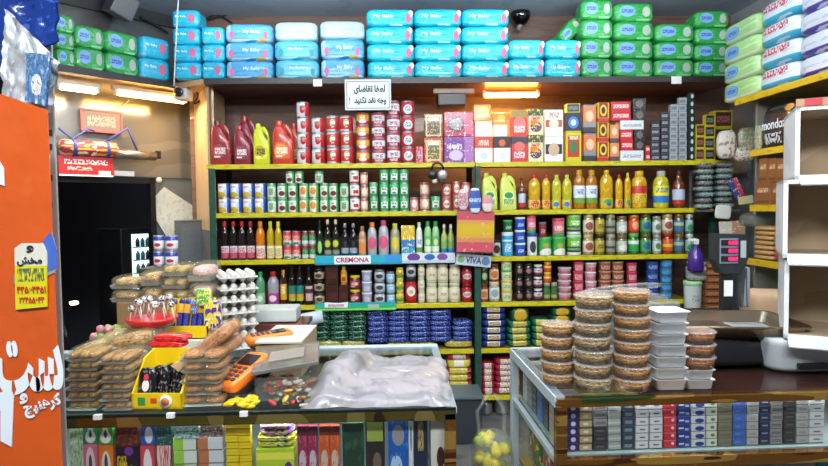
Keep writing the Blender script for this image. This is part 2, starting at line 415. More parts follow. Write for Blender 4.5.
# ---- high ledge round the top
LEDG = pr('dark ledge board', '6e4538', ('n', (4, 4, 4), .6, '5f3b30'), rough=.38, coat=.3, obj=True)
LEDGE_E = mat('ledge edge', '2a2220', .4)
xr = BK.hit(735, 90).x
ld = empty('high_ledge', (0, D, ZT))
lb = MB().box(((BK.hit(205, 90).x + xr) / 2, .27, -.02), (xr - BK.hit(205, 90).x, .54, .036), LEDG, .004).obj('ledge_board', ld)
MB().box(((BK.hit(205, 90).x + xr) / 2, -.006, -.02), (xr - BK.hit(205, 90).x, .012, .04), LEDGE_E).obj('edge_band', lb)
tag(ld, 'dark brown ceiling-height ledge board holding rows of diaper packs', 'shelf')
lc = empty('side_ledge')
la = LE.pt + LD * -1.0; lq = BK.hit(204, 90)
q = LE.hit(176, 84)
pts = [LE.hit(20, 60), q, Vector((lq.x, D, 0)), Vector((lq.x, D + .45, 0)), LE.off(.415).hit(178, 84), LE.off(.415).hit(20, 60)]
mb = MB(); n = len(pts); mb.add([(p.x, p.y, ZT - .038) for p in pts] + [(p.x, p.y, ZT - .001) for p in pts], [list(range(n))[::-1], list(range(n, 2 * n))] + [(i, (i + 1) % n, (i + 1) % n + n, i + n) for i in range(n)], SOFF, False)
mb.obj('ledge_board', lc)
slab('edge_band', LE.off(-.012), 20, 174, ZT - .045, ZT + .002, .012, LEDGE_E, lc, y=75)
tag(lc, 'angled ledge over the shop doorway with varnished underside, carrying green packs', 'shelf')

# ---- tube lamps
def tube_lamp(pl, x0, x1, py0, py1, on, label, r=.019, power=9, tint=(1, .86, .6), fixture=True, glow='ffe9b0', st=9):
    a = pl.hit(x0, py0); b = pl.hit(x1, py1); a.z = b.z = (a.z + b.z) / 2
    e = empty('tube_lamp', (a + b) / 2, pl.rz); L_ = (b - a).length
    if fixture: MB().box((0, .01, .035), (L_ + .06, .05, .03), mat('lamp housing', 'cfc8b8', .4), .004).obj('lamp_housing', e)
    t = MB().lathe([(0, -L_ / 2), (r, -L_ / 2 + .005), (r, L_ / 2 - .005), (0, L_ / 2)], mat('lit tube ' + glow, glow, .4, emit=st), 14, Matrix.Rotation(PI / 2, 4, 'Y')).obj('glass_tube', e)
    for s in (-1, 1):
        MB().box((s * (L_ / 2 + .008), 0, .012), (.02, .03, .05), mat('lamp end', 'e0dcd0', .5), .003).obj('end_cap', e)
    tag(e, label, 'lamp')
    l = bpy.data.lights.new('tube_light', 'AREA'); l.shape = 'RECTANGLE'; l.size = L_; l.size_y = .03; l.energy = power; l.color = tint
    o = bpy.data.objects.new('tube_light', l); COL.objects.link(o); o.parent = e; o.location = (0, -.0, -.02)
    return e
tube_lamp(LE.off(.12), 60, 96, 87, 91, 1, 'lit white tube lamp over the doorway, nearer the street banner', power=5, tint=(1, .9, .72), glow='ffe2a8', st=26)
tube_lamp(LE.off(.12), 117, 184, 94, 100, 1, 'lit yellowish tube lamp over the doorway, beside the small camera', power=7, tint=(1, .78, .45), glow='ffc468', st=30)
tube_lamp(PY(D + .2), 485, 537, 95, 95, 1, 'lit warm tube lamp under the high ledge above the tea boxes', power=12, tint=(1, .66, .28), glow='ffb84c', st=45, fixture=False)

# ---- main shelving unit
YEL = pr('yellow shelf lip', 'c6bb14', ('n', (14, 14, 60), .6, 'a99f14'), rough=.4, obj=True)
GRN = pr('green slotted post', '1d4a3b', ('n', 18, .62, '173c30'), rough=.45, obj=True)
BOARD = mat('shelf board', '8d7a35', .5)
un = empty('shelving_unit', (0, D, 0))
def board(px0, px1, z, lip=True, dep=.46):
    a = BK.hit(px0, 233 - (z - 1.55) * 130).x; b = BK.hit(px1, 233 - (z - 1.55) * 130).x
    s_ = MB().box(((a + b) / 2, dep / 2 + .004, z - .008), (b - a, dep, .012), BOARD).obj('shelf_board', un)
    MB().box(((a + b) / 2, 0, z - .018), (b - a, .008, .034), YEL, .002).obj('shelf_lip', s_)
for z, a, b in ((Z1, 207, 717), (Z2, 215, 474), (Z2, 481, 712), (Z3, 218, 474), (Z3, 481, 699), (Z4, 288, 474), (Z4, 481, 690), (Z5, 285, 474), (Z5, 481, 650), (Z6, 285, 474), (Z6, 481, 650)): board(a, b, z)
def post(px, z0, z1, y=0, wd=.045):
    x = BK.hit(px, 250).x
    MB().box((x, y, (z0 + z1) / 2), (wd, .004, z1 - z0), GRN).box((x - wd / 2 + .002, y + .02, (z0 + z1) / 2), (.004, .04, z1 - z0), GRN).obj('post', un)
post(214, 0, Z1 - .03, -.01); post(477.5, 0, Z1 - .03, -.01); post(716, 0, Z1 - .03, .03); post(214, 0, Z1, .44); post(477.5, 0, Z1, .44)
x0_, x1_ = BK.hit(705, 165).x, BK.hit(740, 165).x
MB().box(((x0_ + x1_) / 2, .33, Z1 - .008), (x1_ - x0_, .26, .012), BOARD).obj('shelf_board', un)
tag(un, 'green-posted shelving unit with yellow shelf lips covering the back wall', 'shelving')
# wooden side board between the shelving and the doorway
wz = MB().box((0, 0, (Z1 + ZT) / 2 - .02), (.012, .4, ZT - Z1 - .06), SOFF).obj('side_board'); wz.location = (BK.hit(207, 130).x, D + .24, 0)
tag(wz, 'thin varnished side board closing the upper can shelf beside the doorway', 'board')
# =====================================================================
# stock: packs on the high ledge
# =====================================================================
LOGO = mat('pink logo', 'd8688c', .5); WL = mat('white print', 'e9f4fa', .5)
AQ = pr('aqua film', '25b3d6', ('n', (3, 3, 7), .56, '35bfe0'), ('r', .0, .16, .0, .2, '86d6ea'), rough=.28, coat=.3, bump=.45, bscale=7)
AQ2 = pr('cyan film', '22c3d8', ('n', (4, 3, 8), .56, '16b4cc'), ('r', .5, .75, .05, .14, 'b9ecf2'), rough=.25, coat=.3, bump=.45, bscale=7)
SKY = pr('sky blue film', '55abdc', ('z', .0, .16, 'bfe0f0'), ('n', (3, 2, 6), .57, '3f9bd2'), ('e', .05, .5, .08, .9, 'a8d6ee'), ('r', .66, .86, 0, .16, 'd8a94a'), rough=.25, coat=.3, bump=.45, bscale=7)
PALE = pr('pale film', 'a9cbd9', ('n', (5, 3, 9), .56, 'bcd8e2'), ('z', 0, .12, '9cc8da'), rough=.25, coat=.3, bump=.45, bscale=7)
GF = pr('green film', '2c9a48', ('n', (5, 2, 7), .57, '3db35a'), ('r', .55, .9, .04, .15, '8ed79a'), ('g', .96, 1, 'dff0dc'), rough=.28, coat=.3, bump=.45, bscale=7)
LBB = pr('light blue badge', '79a9e2', ('s', .12, .88, .35, .65, '2a4a9a'), rough=.45); GRB = mat('grey badge', 'a9b5a9', .5); DKB = mat('navy print', '2a4a9a', .5)
p_aq = pack('wipes_pack', AQ, 1.0, logo=LOGO, logo_at=(.22, .52), logo_r=(.12, .26), letters='My Baby', lm=WL, let_at=(-.16, .6, .4, .16), seed=1)
p_cy = pack('diaper_pack', AQ2, .7, logo=LOGO, logo_at=(.38, .45), logo_r=(.055, .28), letters='My Baby', lm=WL, let_at=(-.14, .56, .42, .24), badge=(.43, .72, .05, .18, WL), seed=2)
p_sk = pack('diaper_pack', SKY, .7, logo=LOGO, logo_at=(.35, .36), logo_r=(.05, .2), letters='My Baby', lm=WL, let_at=(.06, .55, .36, .24), badge=(-.36, .38, .05, .2, LOGO), seed=3)
p_tl = pack('diaper_pack', pr('teal film', '52bddb', ('z', 0, .15, 'b5e3ea'), ('n', (3, 2, 6), .57, '3bb0cf'), ('r', .3, .8, .62, .7, '2a8fb0'), rough=.25, coat=.3), .7, logo=mat('teal logo', '2a8f9a', .5), logo_at=(.36, .36), logo_r=(.05, .18), letters='My Baby', lm=WL, let_at=(.0, .55, .34, .2), badge=(-.34, .38, .05, .2, mat('teal logo', '2a8f9a', .5)), seed=4)
p_pl = pack('diaper_pack', PALE, .7, seed=5, rough=.035)
p_gr = pack('green_diaper_pack', GF, .75, badge=(-.18, .55, .2, .3, LBB), logo=GRB, logo_at=(.3, .52), logo_r=(.1, .27), seed=6)
HL = 'high ledge'
T = []
T.append((p_aq, 171, 199, 9, 1, 4, 'small aqua wipes pack, outer stack', 'wipes'))
T.append((p_aq, 200, 223, 26, 1, 3, 'small aqua wipes pack, inner stack', 'wipes'))
T.append((p_sk, 224, 272, 23, 1, 3, 'wide sky blue diaper pack with orange corner', 'diapers'))
T.append((p_tl, 274, 318, 40, 1, 2, 'teal diaper pack with two teal badges', 'diapers'))
T.append((p_pl, 274, 317, 21, 1, 1, 'plain pale diaper pack over teal packs', 'diapers', 40.5))
T.append((p_sk, 320, 364, 38, 1, 2, 'sky blue diaper pack with pink badges', 'diapers'))
T.append((p_pl, 319, 364, 20, 1, 1, 'plain pale diaper pack over blue packs', 'diapers', 38.5))
T.append((p_cy, 366, 510, 8, 3, 4, 'bright cyan diaper pack, four-high stack', 'diapers'))
T.append((p_cy, 509, 582, 39, 2, 2, 'bright cyan diaper pack, two-high stack', 'diapers'))
T.append((p_gr, 582, 614, -1, 1, 4, 'green sanitary pack, first stack beside cyan', 'sanitary pads'))
T.append((p_gr, 615, 655, 2, 1, 4, 'green sanitary pack, second four-high stack', 'sanitary pads'))
T.append((p_gr, 657, 696, 23, 1, 3, 'green sanitary pack, three-high stack', 'sanitary pads'))
T.append((p_gr, 697, 731, 10, 1, 4, 'green sanitary pack in the corner stack', 'sanitary pads'))
stock(BK, ZT, HL, T, depth=.34, jit=2.5)
o = spawn(p_gr, BK.off(.12).hit(573, 30) - Vector((0, 0, .05)), (.2, .16, .1), R(8), 'green sanitary pack tilted on the cyan packs', 'sanitary pads', ry=R(-48))
o.location = Vector((BK.off(.2).hit(571, 30).x, D + .2, BK.off(.2).hit(571, 38).z))
Tl = [(p_gr, 57, 75, 15, 1, 3, 'green sanitary pack in the outermost stack', 'sanitary pads'),
      (p_gr, 76, 105, 26, 1, 2, 'green sanitary pack in the middle stack', 'sanitary pads'),
      (p_gr, 106, 139, 32, 1, 2, 'green sanitary pack in the innermost stack', 'sanitary pads'),
      (p_aq, 142, 171, 37, 1, 2, 'aqua wipes pack standing alone', 'wipes')]
stock(LE, ZT, 'angled doorway ledge', Tl, depth=.26, jit=3)

# =====================================================================
# row 1
# =====================================================================
RED = mat('glossy dark red', '9a2c2a', .3, 0, .4); ORED = mat('glossy orange red', 'c43a24', .3, 0, .4); LIME = mat('lime plastic', 'c8d216', .3, 0, .3)
MAR = mat('maroon plastic', '6f1d2c', .3, 0, .3)
def dl(n, a, b, c): return pr(n, a, ('e', .4, .5, .42, .4, b), ('s', .15, .85, .3, .7, c), ('r', .1, .5, .1, .2, 'e8d9c0'))
p_j1 = jug('detergent_jug', RED, MAR, dl('maroon label', '7c1c28', 'a8343a', 'eadcd8'))
p_j2 = jug('detergent_jug', mat('crimson plastic', '862331', .3, 0, .3), RED, dl('crimson label', '7a2434', '93404a', 'f0e6e2'))
p_j3 = jug('detergent_jug', LIME, LIME, dl('lime label', 'd6dc2a', 'b8a21a', '3a3a12'))
p_j4 = jug('detergent_jug', ORED, ORED, dl('orange label', 'd85a2a', 'e8912a', 'f6ecdc'))
def tom(n, a, b, top, c='2f8f4a'): return can('tomato_paste_can', pr(n, a, ('z', .0, .1, 'd9d3cf'), ('z', .9, 1, 'c9c3bf'), ('e', .5, .52, .2, .3, b), ('s', .32, .68, .3, .45, '7a1d22'), ('g', .78, 1, top), ('r', .3, .7, .68, .78, c), ('g', .7, 1, top), rough=.3))
t1 = tom('red apple tin', 'dcd6d8', 'c02a34', 'c2232b'); t2 = tom('scarlet tin', 'cf3a30', 'f4d9c0', 'b5252a', '6fb070')
t3 = tom('orange tin', 'd9602e', 'f3e7a8', 'c9352b', 'c93a2a'); t4 = can('tomato_paste_can', pr('yellow red tin', 'e3a13a', ('z', 0, .35, 'c23037'), ('e', .5, .3, .3, .18, 'f0e6e0'), ('z', .9, 1, 'b8332f'), ('s', .3, .7, .5, .8, 'f7eac2'), rough=.3))
t5 = can('tomato_paste_can', pr('white red tin', 'dfe2e6', ('z', 0, .35, 'b92a3c'), ('z', .85, 1, 'b03042'), ('s', .2, .8, .45, .75, '6e2233'), ('s', .2, .8, .08, .3, 'f4e9ea'), rough=.3))
t6 = can('tomato_paste_can', pr('crimson arch tin', 'c02f3c', ('e', .5, .45, .34, .34, 'dfe9e6'), ('s', .3, .7, .3, .65, '64787a'), ('z', 0, .08, '8e1f2a'), rough=.3))
TC = 'upper shelf'
def bx(n, base, *ops, ratio=.6, kind='food_carton', flap=None): return carton(kind, pr(n, base, *ops, rough=.35), ratio, flap)
b_gold = bx('gold frame black box', '1d1b14', ('r', .08, .92, .06, .94, 'cdb77a'), ('r', .16, .84, .12, .88, '26301c'), ('n', 11, .58, 'd8862c'), ('r', .2, .8, .7, .84, 'e8dcae'), kind='tea_carton')
b_red = bx('red frame floral box', 'b5333a', ('r', .1, .9, .08, .9, 'dcb888'), ('r', .18, .82, .14, .82, '3c5a2c'), ('n', 10, .57, 'e2a04c'), ('r', .2, .8, .7, .84, 'f0e2c0'), kind='tea_carton')
b_pk = bx('crimson pink box', 'c11f45', ('e', .4, .5, .3, .34, '5d2033'), ('e', .4, .5, .22, .22, '9b8a90'), ('r', .7, .98, .1, .95, 'd8647c'), ('n', 12, .62, 'f2e6ea'), kind='tea_carton')
b_pu = bx('purple box', '6d2a86', ('e', .4, .28, .24, .2, 'c9b8d6'), ('s', .1, .6, .5, .7, 'efe4f4'), ('g', .7, 1, 'a06aa8'), ('n', 12, .62, 'dcb2d2'), kind='tea_carton')
b_or = bx('orange box', 'e58a1c', ('e', .6, .6, .3, .3, 'f3bd4a'), ('s', .1, .9, .2, .4, 'fbe8b0'), kind='tea_carton')
b_wh = bx('white cup box', 'f0efe8', ('r', 0, 1, .86, 1, 'e0d0a0'), ('e', .5, .35, .26, .18, 'd8d6ce'), kind='tea_carton')
b_wr = bx('white box red top', 'eeebe4', ('z', .56, 1, 'cf4326'), ('e', .5, .25, .22, .14, 'c9cfd8'), ('s', .2, .8, .66, .86, 'f6dfd0'), kind='tea_carton')
b_wk = bx('white box black top', 'eeebe6', ('z', .56, 1, '1d1a1c'), ('e', .5, .76, .2, .14, 'd8641f'), ('e', .5, .25, .22, .14, 'd3d3da'), kind='tea_carton')
b_te1 = bx('red tea box', 'd23b34', ('z', .72, 1, 'a8863a'), ('e', .5, .45, .4, .3, 'ea7a72'), ('s', .15, .85, .15, .4, 'f8e2dc'), kind='tea_carton')
b_te2 = bx('navy red tea box', 'c93340', ('z', .72, 1, '3b3a44'), ('e', .5, .6, .35, .2, 'dc6a66'), ('s', .15, .85, .15, .4, 'f8e2dc'), kind='tea_carton')
b_fr = bx('fruit tea box', 'd9cfae', ('e', .5, .32, .4, .2, '5c2a68'), ('e', .4, .5, .3, .14, 'e07a24'), ('z', .74, 1, '47502a'), ('n', 9, .6, 'e8d96a'), ('s', .2, .8, .6, .72, 'c6303a'), kind='tea_carton')
b_wo = bx('white box brown cup', 'ebe7e0', ('r', .05, .95, .35, .62, 'b6552e'), ('e', .5, .48, .26, .2, 'e6d8c4'), ('s', .2, .8, .7, .9, 'b08a6a'), kind='tea_carton')
b_wd = bx('white box dark window', 'e9e9e6', ('r', .05, .95, .3, .7, '2b2420'), ('e', .5, .48, .3, .26, 'c9a88a'), kind='tea_carton')
b_bb = bx('black blue mug box', '181c26', ('e', .5, .5, .34, .3, '3f7dc8'), ('e', .5, .5, .18, .16, 'cfe2f2'), ('z', 0, .08, 'c8b820'), kind='coffee_carton')
b_yr = bx('yellow red leaf box', 'cfc41e', ('r', .12, .88, .15, .9, 'c22f2a'), ('e', .5, .5, .24, .24, '3c7d4a'), ('s', .2, .8, .76, .88, 'f5ecc8'), kind='coffee_carton')
b_oc = bx('orange ship box', '8a8a92', ('z', .38, .94, 'dd7840'), ('e', .5, .6, .3, .2, 'f0c09a'), ('z', 0, .2, '3a3236'), kind='coffee_carton')
b_ye = bx('yellow badge box', 'd8b018', ('r', .12, .88, .22, .98, '8c1f1a'), ('e', .5, .6, .3, .3, 'e8c33c'), ('e', .5, .6, .18, .18, '3a2a1a'), ('z', 0, .2, 'c22a22'), kind='coffee_carton')
b_so = bx('small orange box', 'd98a55', ('z', 0, .25, '54444a'), ('e', .5, .62, .3, .22, 'f2c9a0'), kind='coffee_carton')
b_rd = bx('red flat box', 'c8202a', ('s', .1, .9, .3, .7, 'f0d6d2'), kind='coffee_carton')
b_bk = bx('black cup box', '1b1a1f', ('e', .5, .5, .3, .35, '6a625e'), ('n', 14, .66, 'bdb6b0'), kind='coffee_carton')
b_ww = bx('white flat box', 'dfe0e0', ('s', .1, .9, .3, .6, '8a9aa8'), kind='coffee_carton')
b_dk = bx('charcoal cigarette carton', '33343c', ('s', .1, .85, .3, .7, 'a9acb4'), ('z', 0, .07, '5a5b62'), kind='small_carton')
b_gy = bx('grey cigarette carton', 'a4aab0', ('s', .1, .8, .25, .7, '4f565e'), ('z', 0, .08, '6d747a'), kind='small_carton')
b_gr = bx('dark green carton', '1d2f2c', ('e', .6, .5, .2, .3, 'c8cfc8'), kind='small_carton')
b_yb = bx('yellow frame carton', 'c9bb20', ('r', .08, .92, .1, .92, '4a2a2c'), ('s', .15, .85, .3, .7, 'b0625a'), kind='small_carton')
b_yd = bx('yellow frame dark carton', 'c9bb20', ('r', .06, .94, .1, .92, '23242a'), ('s', .15, .85, .3, .7, '8a8a90'), kind='small_carton')
r1 = [(p_j1, 208, 230, 119, 1, 1, 'dark red detergent jug at the shelf end', 'detergent'),
      (p_j2, 231, 250, 124, 1, 1, 'crimson detergent jug beside the lime jug', 'detergent'),
      (p_j3, 251, 269, 122, 1, 1, 'lime yellow detergent jug', 'detergent'),
      (p_j4, 270, 293, 119, 1, 1, 'orange-red detergent jug beside tomato cans', 'detergent'),
      (t1, 295, 309, 101, 1, 4, 'tall stack red apple-print tomato can', 'tin can'), (t1, 310, 324, 117, 1, 3, 'red apple-print tomato can, short stack', 'tin can'),
      (t2, 325, 353, 115, 2, 3, 'scarlet tomato can with green mark', 'tin can'), (t3, 340, 354, 115, 0, 3, '', ''),
      (t4, 355, 369, 112, 1, 4, 'orange and red tomato can', 'tin can'), (t5, 371, 385, 112, 1, 4, 'white and red tomato can, shorter stack', 'tin can'),
      (t5, 386, 400, 100, 1, 4, 'white and red tomato can, taller stack', 'tin can'), (t6, 401, 415, 100, 1, 4, 'crimson tomato can with white arch', 'tin can'),
      (b_pk, 416, 423, 146, 1, 1, 'narrow pink carton beside crimson cans', 'carton'),
      (b_red, 424, 443, 137, 1, 1, 'red-framed floral tea carton', 'carton'), (b_gold, 424, 443, 113, 1, 1, 'black tea carton with gold frame', 'carton', 137.2),
      (b_pu, 444, 474, 136, 1, 1, 'purple tea carton with pale mug', 'carton'), (b_pk, 444, 474, 111, 1, 1, 'crimson tea carton with round print', 'carton', 136.2),
      (b_wr, 475, 493, 136, 1, 1, 'white carton with red top band', 'carton'), (b_wk, 494, 511, 136, 1, 1, 'white carton with black top band', 'carton'),
      (b_wh, 475, 493, 120, 1, 1, 'white cup-print carton under orange carton', 'carton', 136.2), (b_wh, 494, 508, 124, 1, 1, 'smaller white cup-print carton', 'carton', 136.2),
      (b_or, 474, 492, 104, 1, 1, 'orange carton near the warm lamp', 'carton', 120.2), (b_or, 493, 507, 113, 1, 1, 'smaller orange carton near the warm lamp', 'carton', 124.2),
      (b_te2, 512, 528, 136, 1, 1, 'red tea carton with dark top', 'carton'), (b_te1, 512, 528, 109, 1, 1, 'red tea carton with gold top', 'carton', 136.2),
      (b_fr, 529, 544, 108, 1, 2, 'fruit-print tea carton', 'carton'),
      (b_wd, 545, 564, 136, 1, 1, 'white carton with dark window print', 'carton'), (b_wo, 545, 564, 109, 1, 1, 'white carton with brown cup print', 'carton', 136.2),
      (b_yr, 566, 582, 132, 1, 1, 'yellow and red coffee carton with green leaf', 'carton'), (b_bb, 566, 582, 112, 1, 1, 'black coffee carton with blue mug', 'carton', 132.2),
      (b_yd, 567, 581, 103, 1, 1, 'flat dark carton on the blue mug carton', 'carton', 112.2),
      (b_oc, 584, 597, 104, 1, 2, 'orange and grey coffee carton', 'carton'), (b_ye, 598, 610, 102, 1, 3, 'yellow carton with round badge', 'carton'),
      (b_so, 611, 620, 124, 1, 2, 'small orange carton', 'carton'),
      (b_ww, 621, 645, 150, 1, 1, 'white flat carton at the bottom of red stack', 'carton'), (b_rd, 621, 634, 129, 1, 2, 'red flat carton', 'carton', 150.2),
      (b_bk, 635, 646, 129, 1, 2, 'black cup-print carton beside red cartons', 'carton', 150.2),
      (b_ww, 621, 645, 120, 1, 1, 'white flat carton above the red cartons', 'carton', 129.2), (b_rd, 612, 632, 101, 1, 2, 'red flat carton high on its stack', 'carton', 120.2),
      (b_bk, 634, 647, 98, 1, 2, 'black cup-print carton high on its stack', 'carton', 120.2),
      (b_rd, 646.5, 651, 145, 1, 2, 'tiny red carton', 'carton'),
      (b_dk, 652, 661, 122, 1, 6, 'charcoal small carton, lower stack', 'carton'), (b_dk, 662, 670, 112, 1, 7, 'charcoal small carton, higher stack', 'carton'),
      (b_gy, 671, 679, 104, 1, 8, 'grey small carton', 'carton'), (b_gy, 680, 688, 97, 1, 9, 'pale grey small carton', 'carton'),
      (b_gr, 689, 696, 92, 1, 9, 'dark green narrow carton', 'carton'),
      (b_yb, 697, 706, 124, 1, 3, 'maroon carton with yellow frame', 'carton'), (b_yd, 706.5, 716, 114, 1, 4, 'dark carton with yellow frame', 'carton')]
r1 = [r for r in r1 if r[4]]
stock(BK, Z1, TC, r1)
stock(BK.off(.2), Z1, 'upper shelf behind the front row', [(p_j2, 236, 256, 114, 1, 1, 'tall red detergent jug with orange cap', 'detergent'), (p_j4, 288, 303, 122, 1, 1, 'orange-red detergent jug half hidden', 'detergent'),
      (b_yb, 715, 734, 110, 1, 3, 'wide maroon carton with yellow frame', 'carton')])

# =====================================================================
# row 2
# =====================================================================
c_mk = can('milk_powder_tin', pr('blue white yellow tin', 'e6e9ee', ('e', .35, .14, .42, .26, 'd9b82a'), ('g', .8, 1, '2b4fa8'), ('s', .1, .6, .7, .84, 'c23a4a'), ('e', .7, .55, .12, .3, 'b9c8e0'), rough=.3))
c_gw = can('vegetable_tin', pr('green white tin', 'dfe8dc', ('e', .5, .28, .3, .2, '7a3230'), ('z', .84, 1, '4aa552'), ('g', .8, 1, '3c9e48'), ('s', .2, .6, .55, .78, '3f8a48'), rough=.3))
c_og = can('vegetable_tin', pr('orange green tin', 'e6e2d2', ('e', .45, .5, .3, .3, 'dd8530'), ('g', .78, 1, '59a83c'), ('z', .86, 1, '4aa552'), rough=.3))
c_gp = can('vegetable_tin', pr('pale green tin', 'c9dfd0', ('e', .5, .35, .26, .22, '8a9a5a'), ('z', .8, 1, '54ad5a'), ('s', .2, .8, .5, .72, '2f7a50'), rough=.3))
c_wt = can('tall_tin', pr('white tall tin', 'ece8e0', ('r', .4, .9, .3, .6, 'c6363a'), ('z', 0, .14, 'b6392f'), ('e', .4, .8, .2, .1, '8d9a8a'), rough=.3))
c_pe = can('fish_tin', pr('peach tin', 'd9a98a', ('e', .5, .5, .35, .3, 'ecd7c2'), ('z', .86, 1, 'a8423a'), ('z', 0, .1, '9c4036'), rough=.3))
c_gt = can('green_tin', pr('emerald tin', '2e9a55', ('r', .16, .84, .2, .72, 'e3e8e2'), ('s', .26, .74, .5, .66, '38443a'), ('e', .5, .3, .2, .09, '6d6a4a'), ('z', .78, 1, '3bb060'), rough=.3))
c_pk = can('short_tin', pr('pink tin', 'd58a8c', ('e', .5, .5, .3, .3, 'f0dcd6'), ('z', .85, 1, 'b93f48'), rough=.3))
c_rd2 = can('fish_tin', pr('red cream tin', 'c4524a', ('e', .5, .5, .34, .34, 'ead9c8'), ('s', .2, .8, .4, .6, '7a2a2a'), rough=.3))
LY = mat('pale lime jug', 'c8d65a', .35, 0, .2)
p_oj = jug('oil_jug', LY, mat('lime cap', 'b8cc3a', .4), pr('green white jug label', 'd6df94', ('e', .5, .72, .34, .22, '2e8a54'), ('s', .1, .9, .05, .45, '4f8a3a')))
OIL = pr('golden oil', 'c99a16', ('n', 5, .6, 'd9b02a'), rough=.12, coat=.6); OILD = pr('amber oil', 'a8690f', ('n', 5, .6, 'b97c1c'), rough=.12, coat=.6); OILG = pr('green gold oil', 'b8b02a', ('n', 5, .6, 'c9c23e'), rough=.12, coat=.6)
o_br = bottle('sauce_bottle', pr('brown syrup', '6a3414', ('n', 5, .6, '7d4220'), rough=.12, coat=.6), pr('small red label', 'b8c2d8', ('z', 0, .3, 'b8352a')), mat('brown cap', '5a2a1a', .4), 'sauce')
o_re = bottle('oil_bottle', OIL, pr('red flower label', 'e0a83a', ('e', .5, .5, .3, .45, 'c8352c'), ('n', 8, .6, 'f4e4b0')), mat('red cap', 'b8242a', .4), 'oil', .8)
o_ye = bottle('oil_bottle', OILG, pr('blue drop label', 'c6c23a', ('e', .4, .4, .26, .34, '2f6fc4'), ('g', .7, .95, 'd8722c')), mat('lime cap', 'b8cc3a', .4), 'oil', .8)
o_am = bottle('oil_bottle', OILD, pr('white green label', 'dfe6ea', ('z', 0, .3, '6f9a3a'), ('s', .2, .8, .5, .8, '5a7aa0')), mat('amber cap', 'c8901c', .4), 'squat', .8)
o_go = bottle('oil_bottle', OIL, pr('green leaf label', 'c8a82a', ('e', .5, .6, .3, .3, '3f9a3a'), ('e', .6, .25, .2, .2, '2a62b4')), mat('yellow cap', 'd9b81c', .4), 'oil', .8)
o_rb = bottle('oil_bottle', OIL, pr('red band label', 'd8b63a', ('z', .55, 1, 'c22c2c'), ('n', 9, .58, 'a8402a')), mat('yellow cap', 'd9b81c', .4), 'squat', .8)
o_yb = bottle('oil_bottle', OILG, pr('yellow blue label', 'e6d81c', ('z', 0, .4, '2f7ac0'), ('s', .1, .9, .6, .9, '2a6a8a')), mat('grey cap', 'b8c0b0', .4), 'squat', .8)
SS = 'second shelf'
r2 = [(c_mk, 216, 265, 183, 4, 2, 'blue, white and yellow milk tin', 'tin can'), (c_gp, 266, 275, 183, 1, 2, 'pale green narrow tin', 'tin can'),
      (c_gw, 276, 297, 183, 2, 2, 'green and white bean tin', 'tin can'), (c_og, 298, 318, 183, 2, 2, 'orange and green corn tin', 'tin can'),
      (c_gw, 319, 338, 183, 2, 2, 'white vegetable tin with green lid', 'tin can'), (c_gp, 339, 348, 183, 1, 2, 'pale green tin beside tall tins', 'tin can'),
      (c_gw, 285, 303, 171, 2, 1, 'extra bean tin in third layer', 'tin can', 183.2), (c_gp, 314, 323, 171, 1, 1, 'extra pale green tin in third layer', 'tin can', 183.2),
      (c_wt, 349, 359, 170, 1, 3, 'white tin with red square', 'tin can'), (c_pe, 360, 368, 172, 1, 3, 'peach coloured fish tin', 'tin can'),
      (c_gt, 369, 378, 182, 1, 2, 'emerald pickle tin, lower stack', 'tin can'), (c_gt, 379, 409, 169, 3, 3, 'emerald pickle tin, three-high stack', 'tin can'),
      (c_pk, 410, 419, 197, 1, 1, 'short pink tin alone', 'tin can'), (c_pe, 420, 430, 182, 1, 2, 'peach fish tin beside pink tin', 'tin can'),
      (c_gt, 431, 441, 196, 1, 1, 'single emerald tin under the headphones', 'tin can'), (c_rd2, 442, 452, 184, 1, 2, 'red and cream tin', 'tin can'), (c_rd2, 453, 461, 181, 1, 2, 'red and cream fish tin near post', 'tin can'), (c_pk, 462, 471, 182, 1, 2, 'pink tin beside the green post', 'tin can'),
      (p_oj, 482, 499, 172, 1, 1, 'pale lime oil jug beside the post', 'oil jug'), (p_oj, 500, 518, 172, 1, 1, 'pale lime oil jug beside brown bottle', 'oil jug'),
      (o_br, 519, 527, 177, 1, 1, 'narrow brown sauce bottle', 'bottle'), (o_re, 529, 542, 174, 1, 1, 'wide golden oil bottle with red flower', 'bottle'), (o_re, 543, 552, 174, 1, 1, 'narrow golden oil bottle with red flower', 'bottle'),
      (o_ye, 553, 574, 174, 2, 1, 'yellow-green oil bottle with blue drop', 'bottle'), (o_am, 575, 600, 169, 2, 1, 'amber oil bottle with white label', 'bottle'),
      (o_go, 602, 616, 169, 1, 1, 'golden oil bottle with green leaf', 'bottle'), (o_re, 617, 625, 174, 1, 1, 'slim golden oil bottle with red flower', 'bottle'), (o_go, 626, 633, 172, 1, 1, 'slim golden oil bottle', 'bottle'),
      (o_rb, 634, 651, 170, 1, 1, 'golden oil bottle with red band', 'bottle'), (o_yb, 656, 673, 170, 1, 1, 'oil bottle with yellow and blue label', 'bottle'),
      (o_br, 676, 689, 170, 1, 1, 'dark brown vinegar bottle at shelf end', 'bottle')]
stock(BK, Z2, SS, r2)

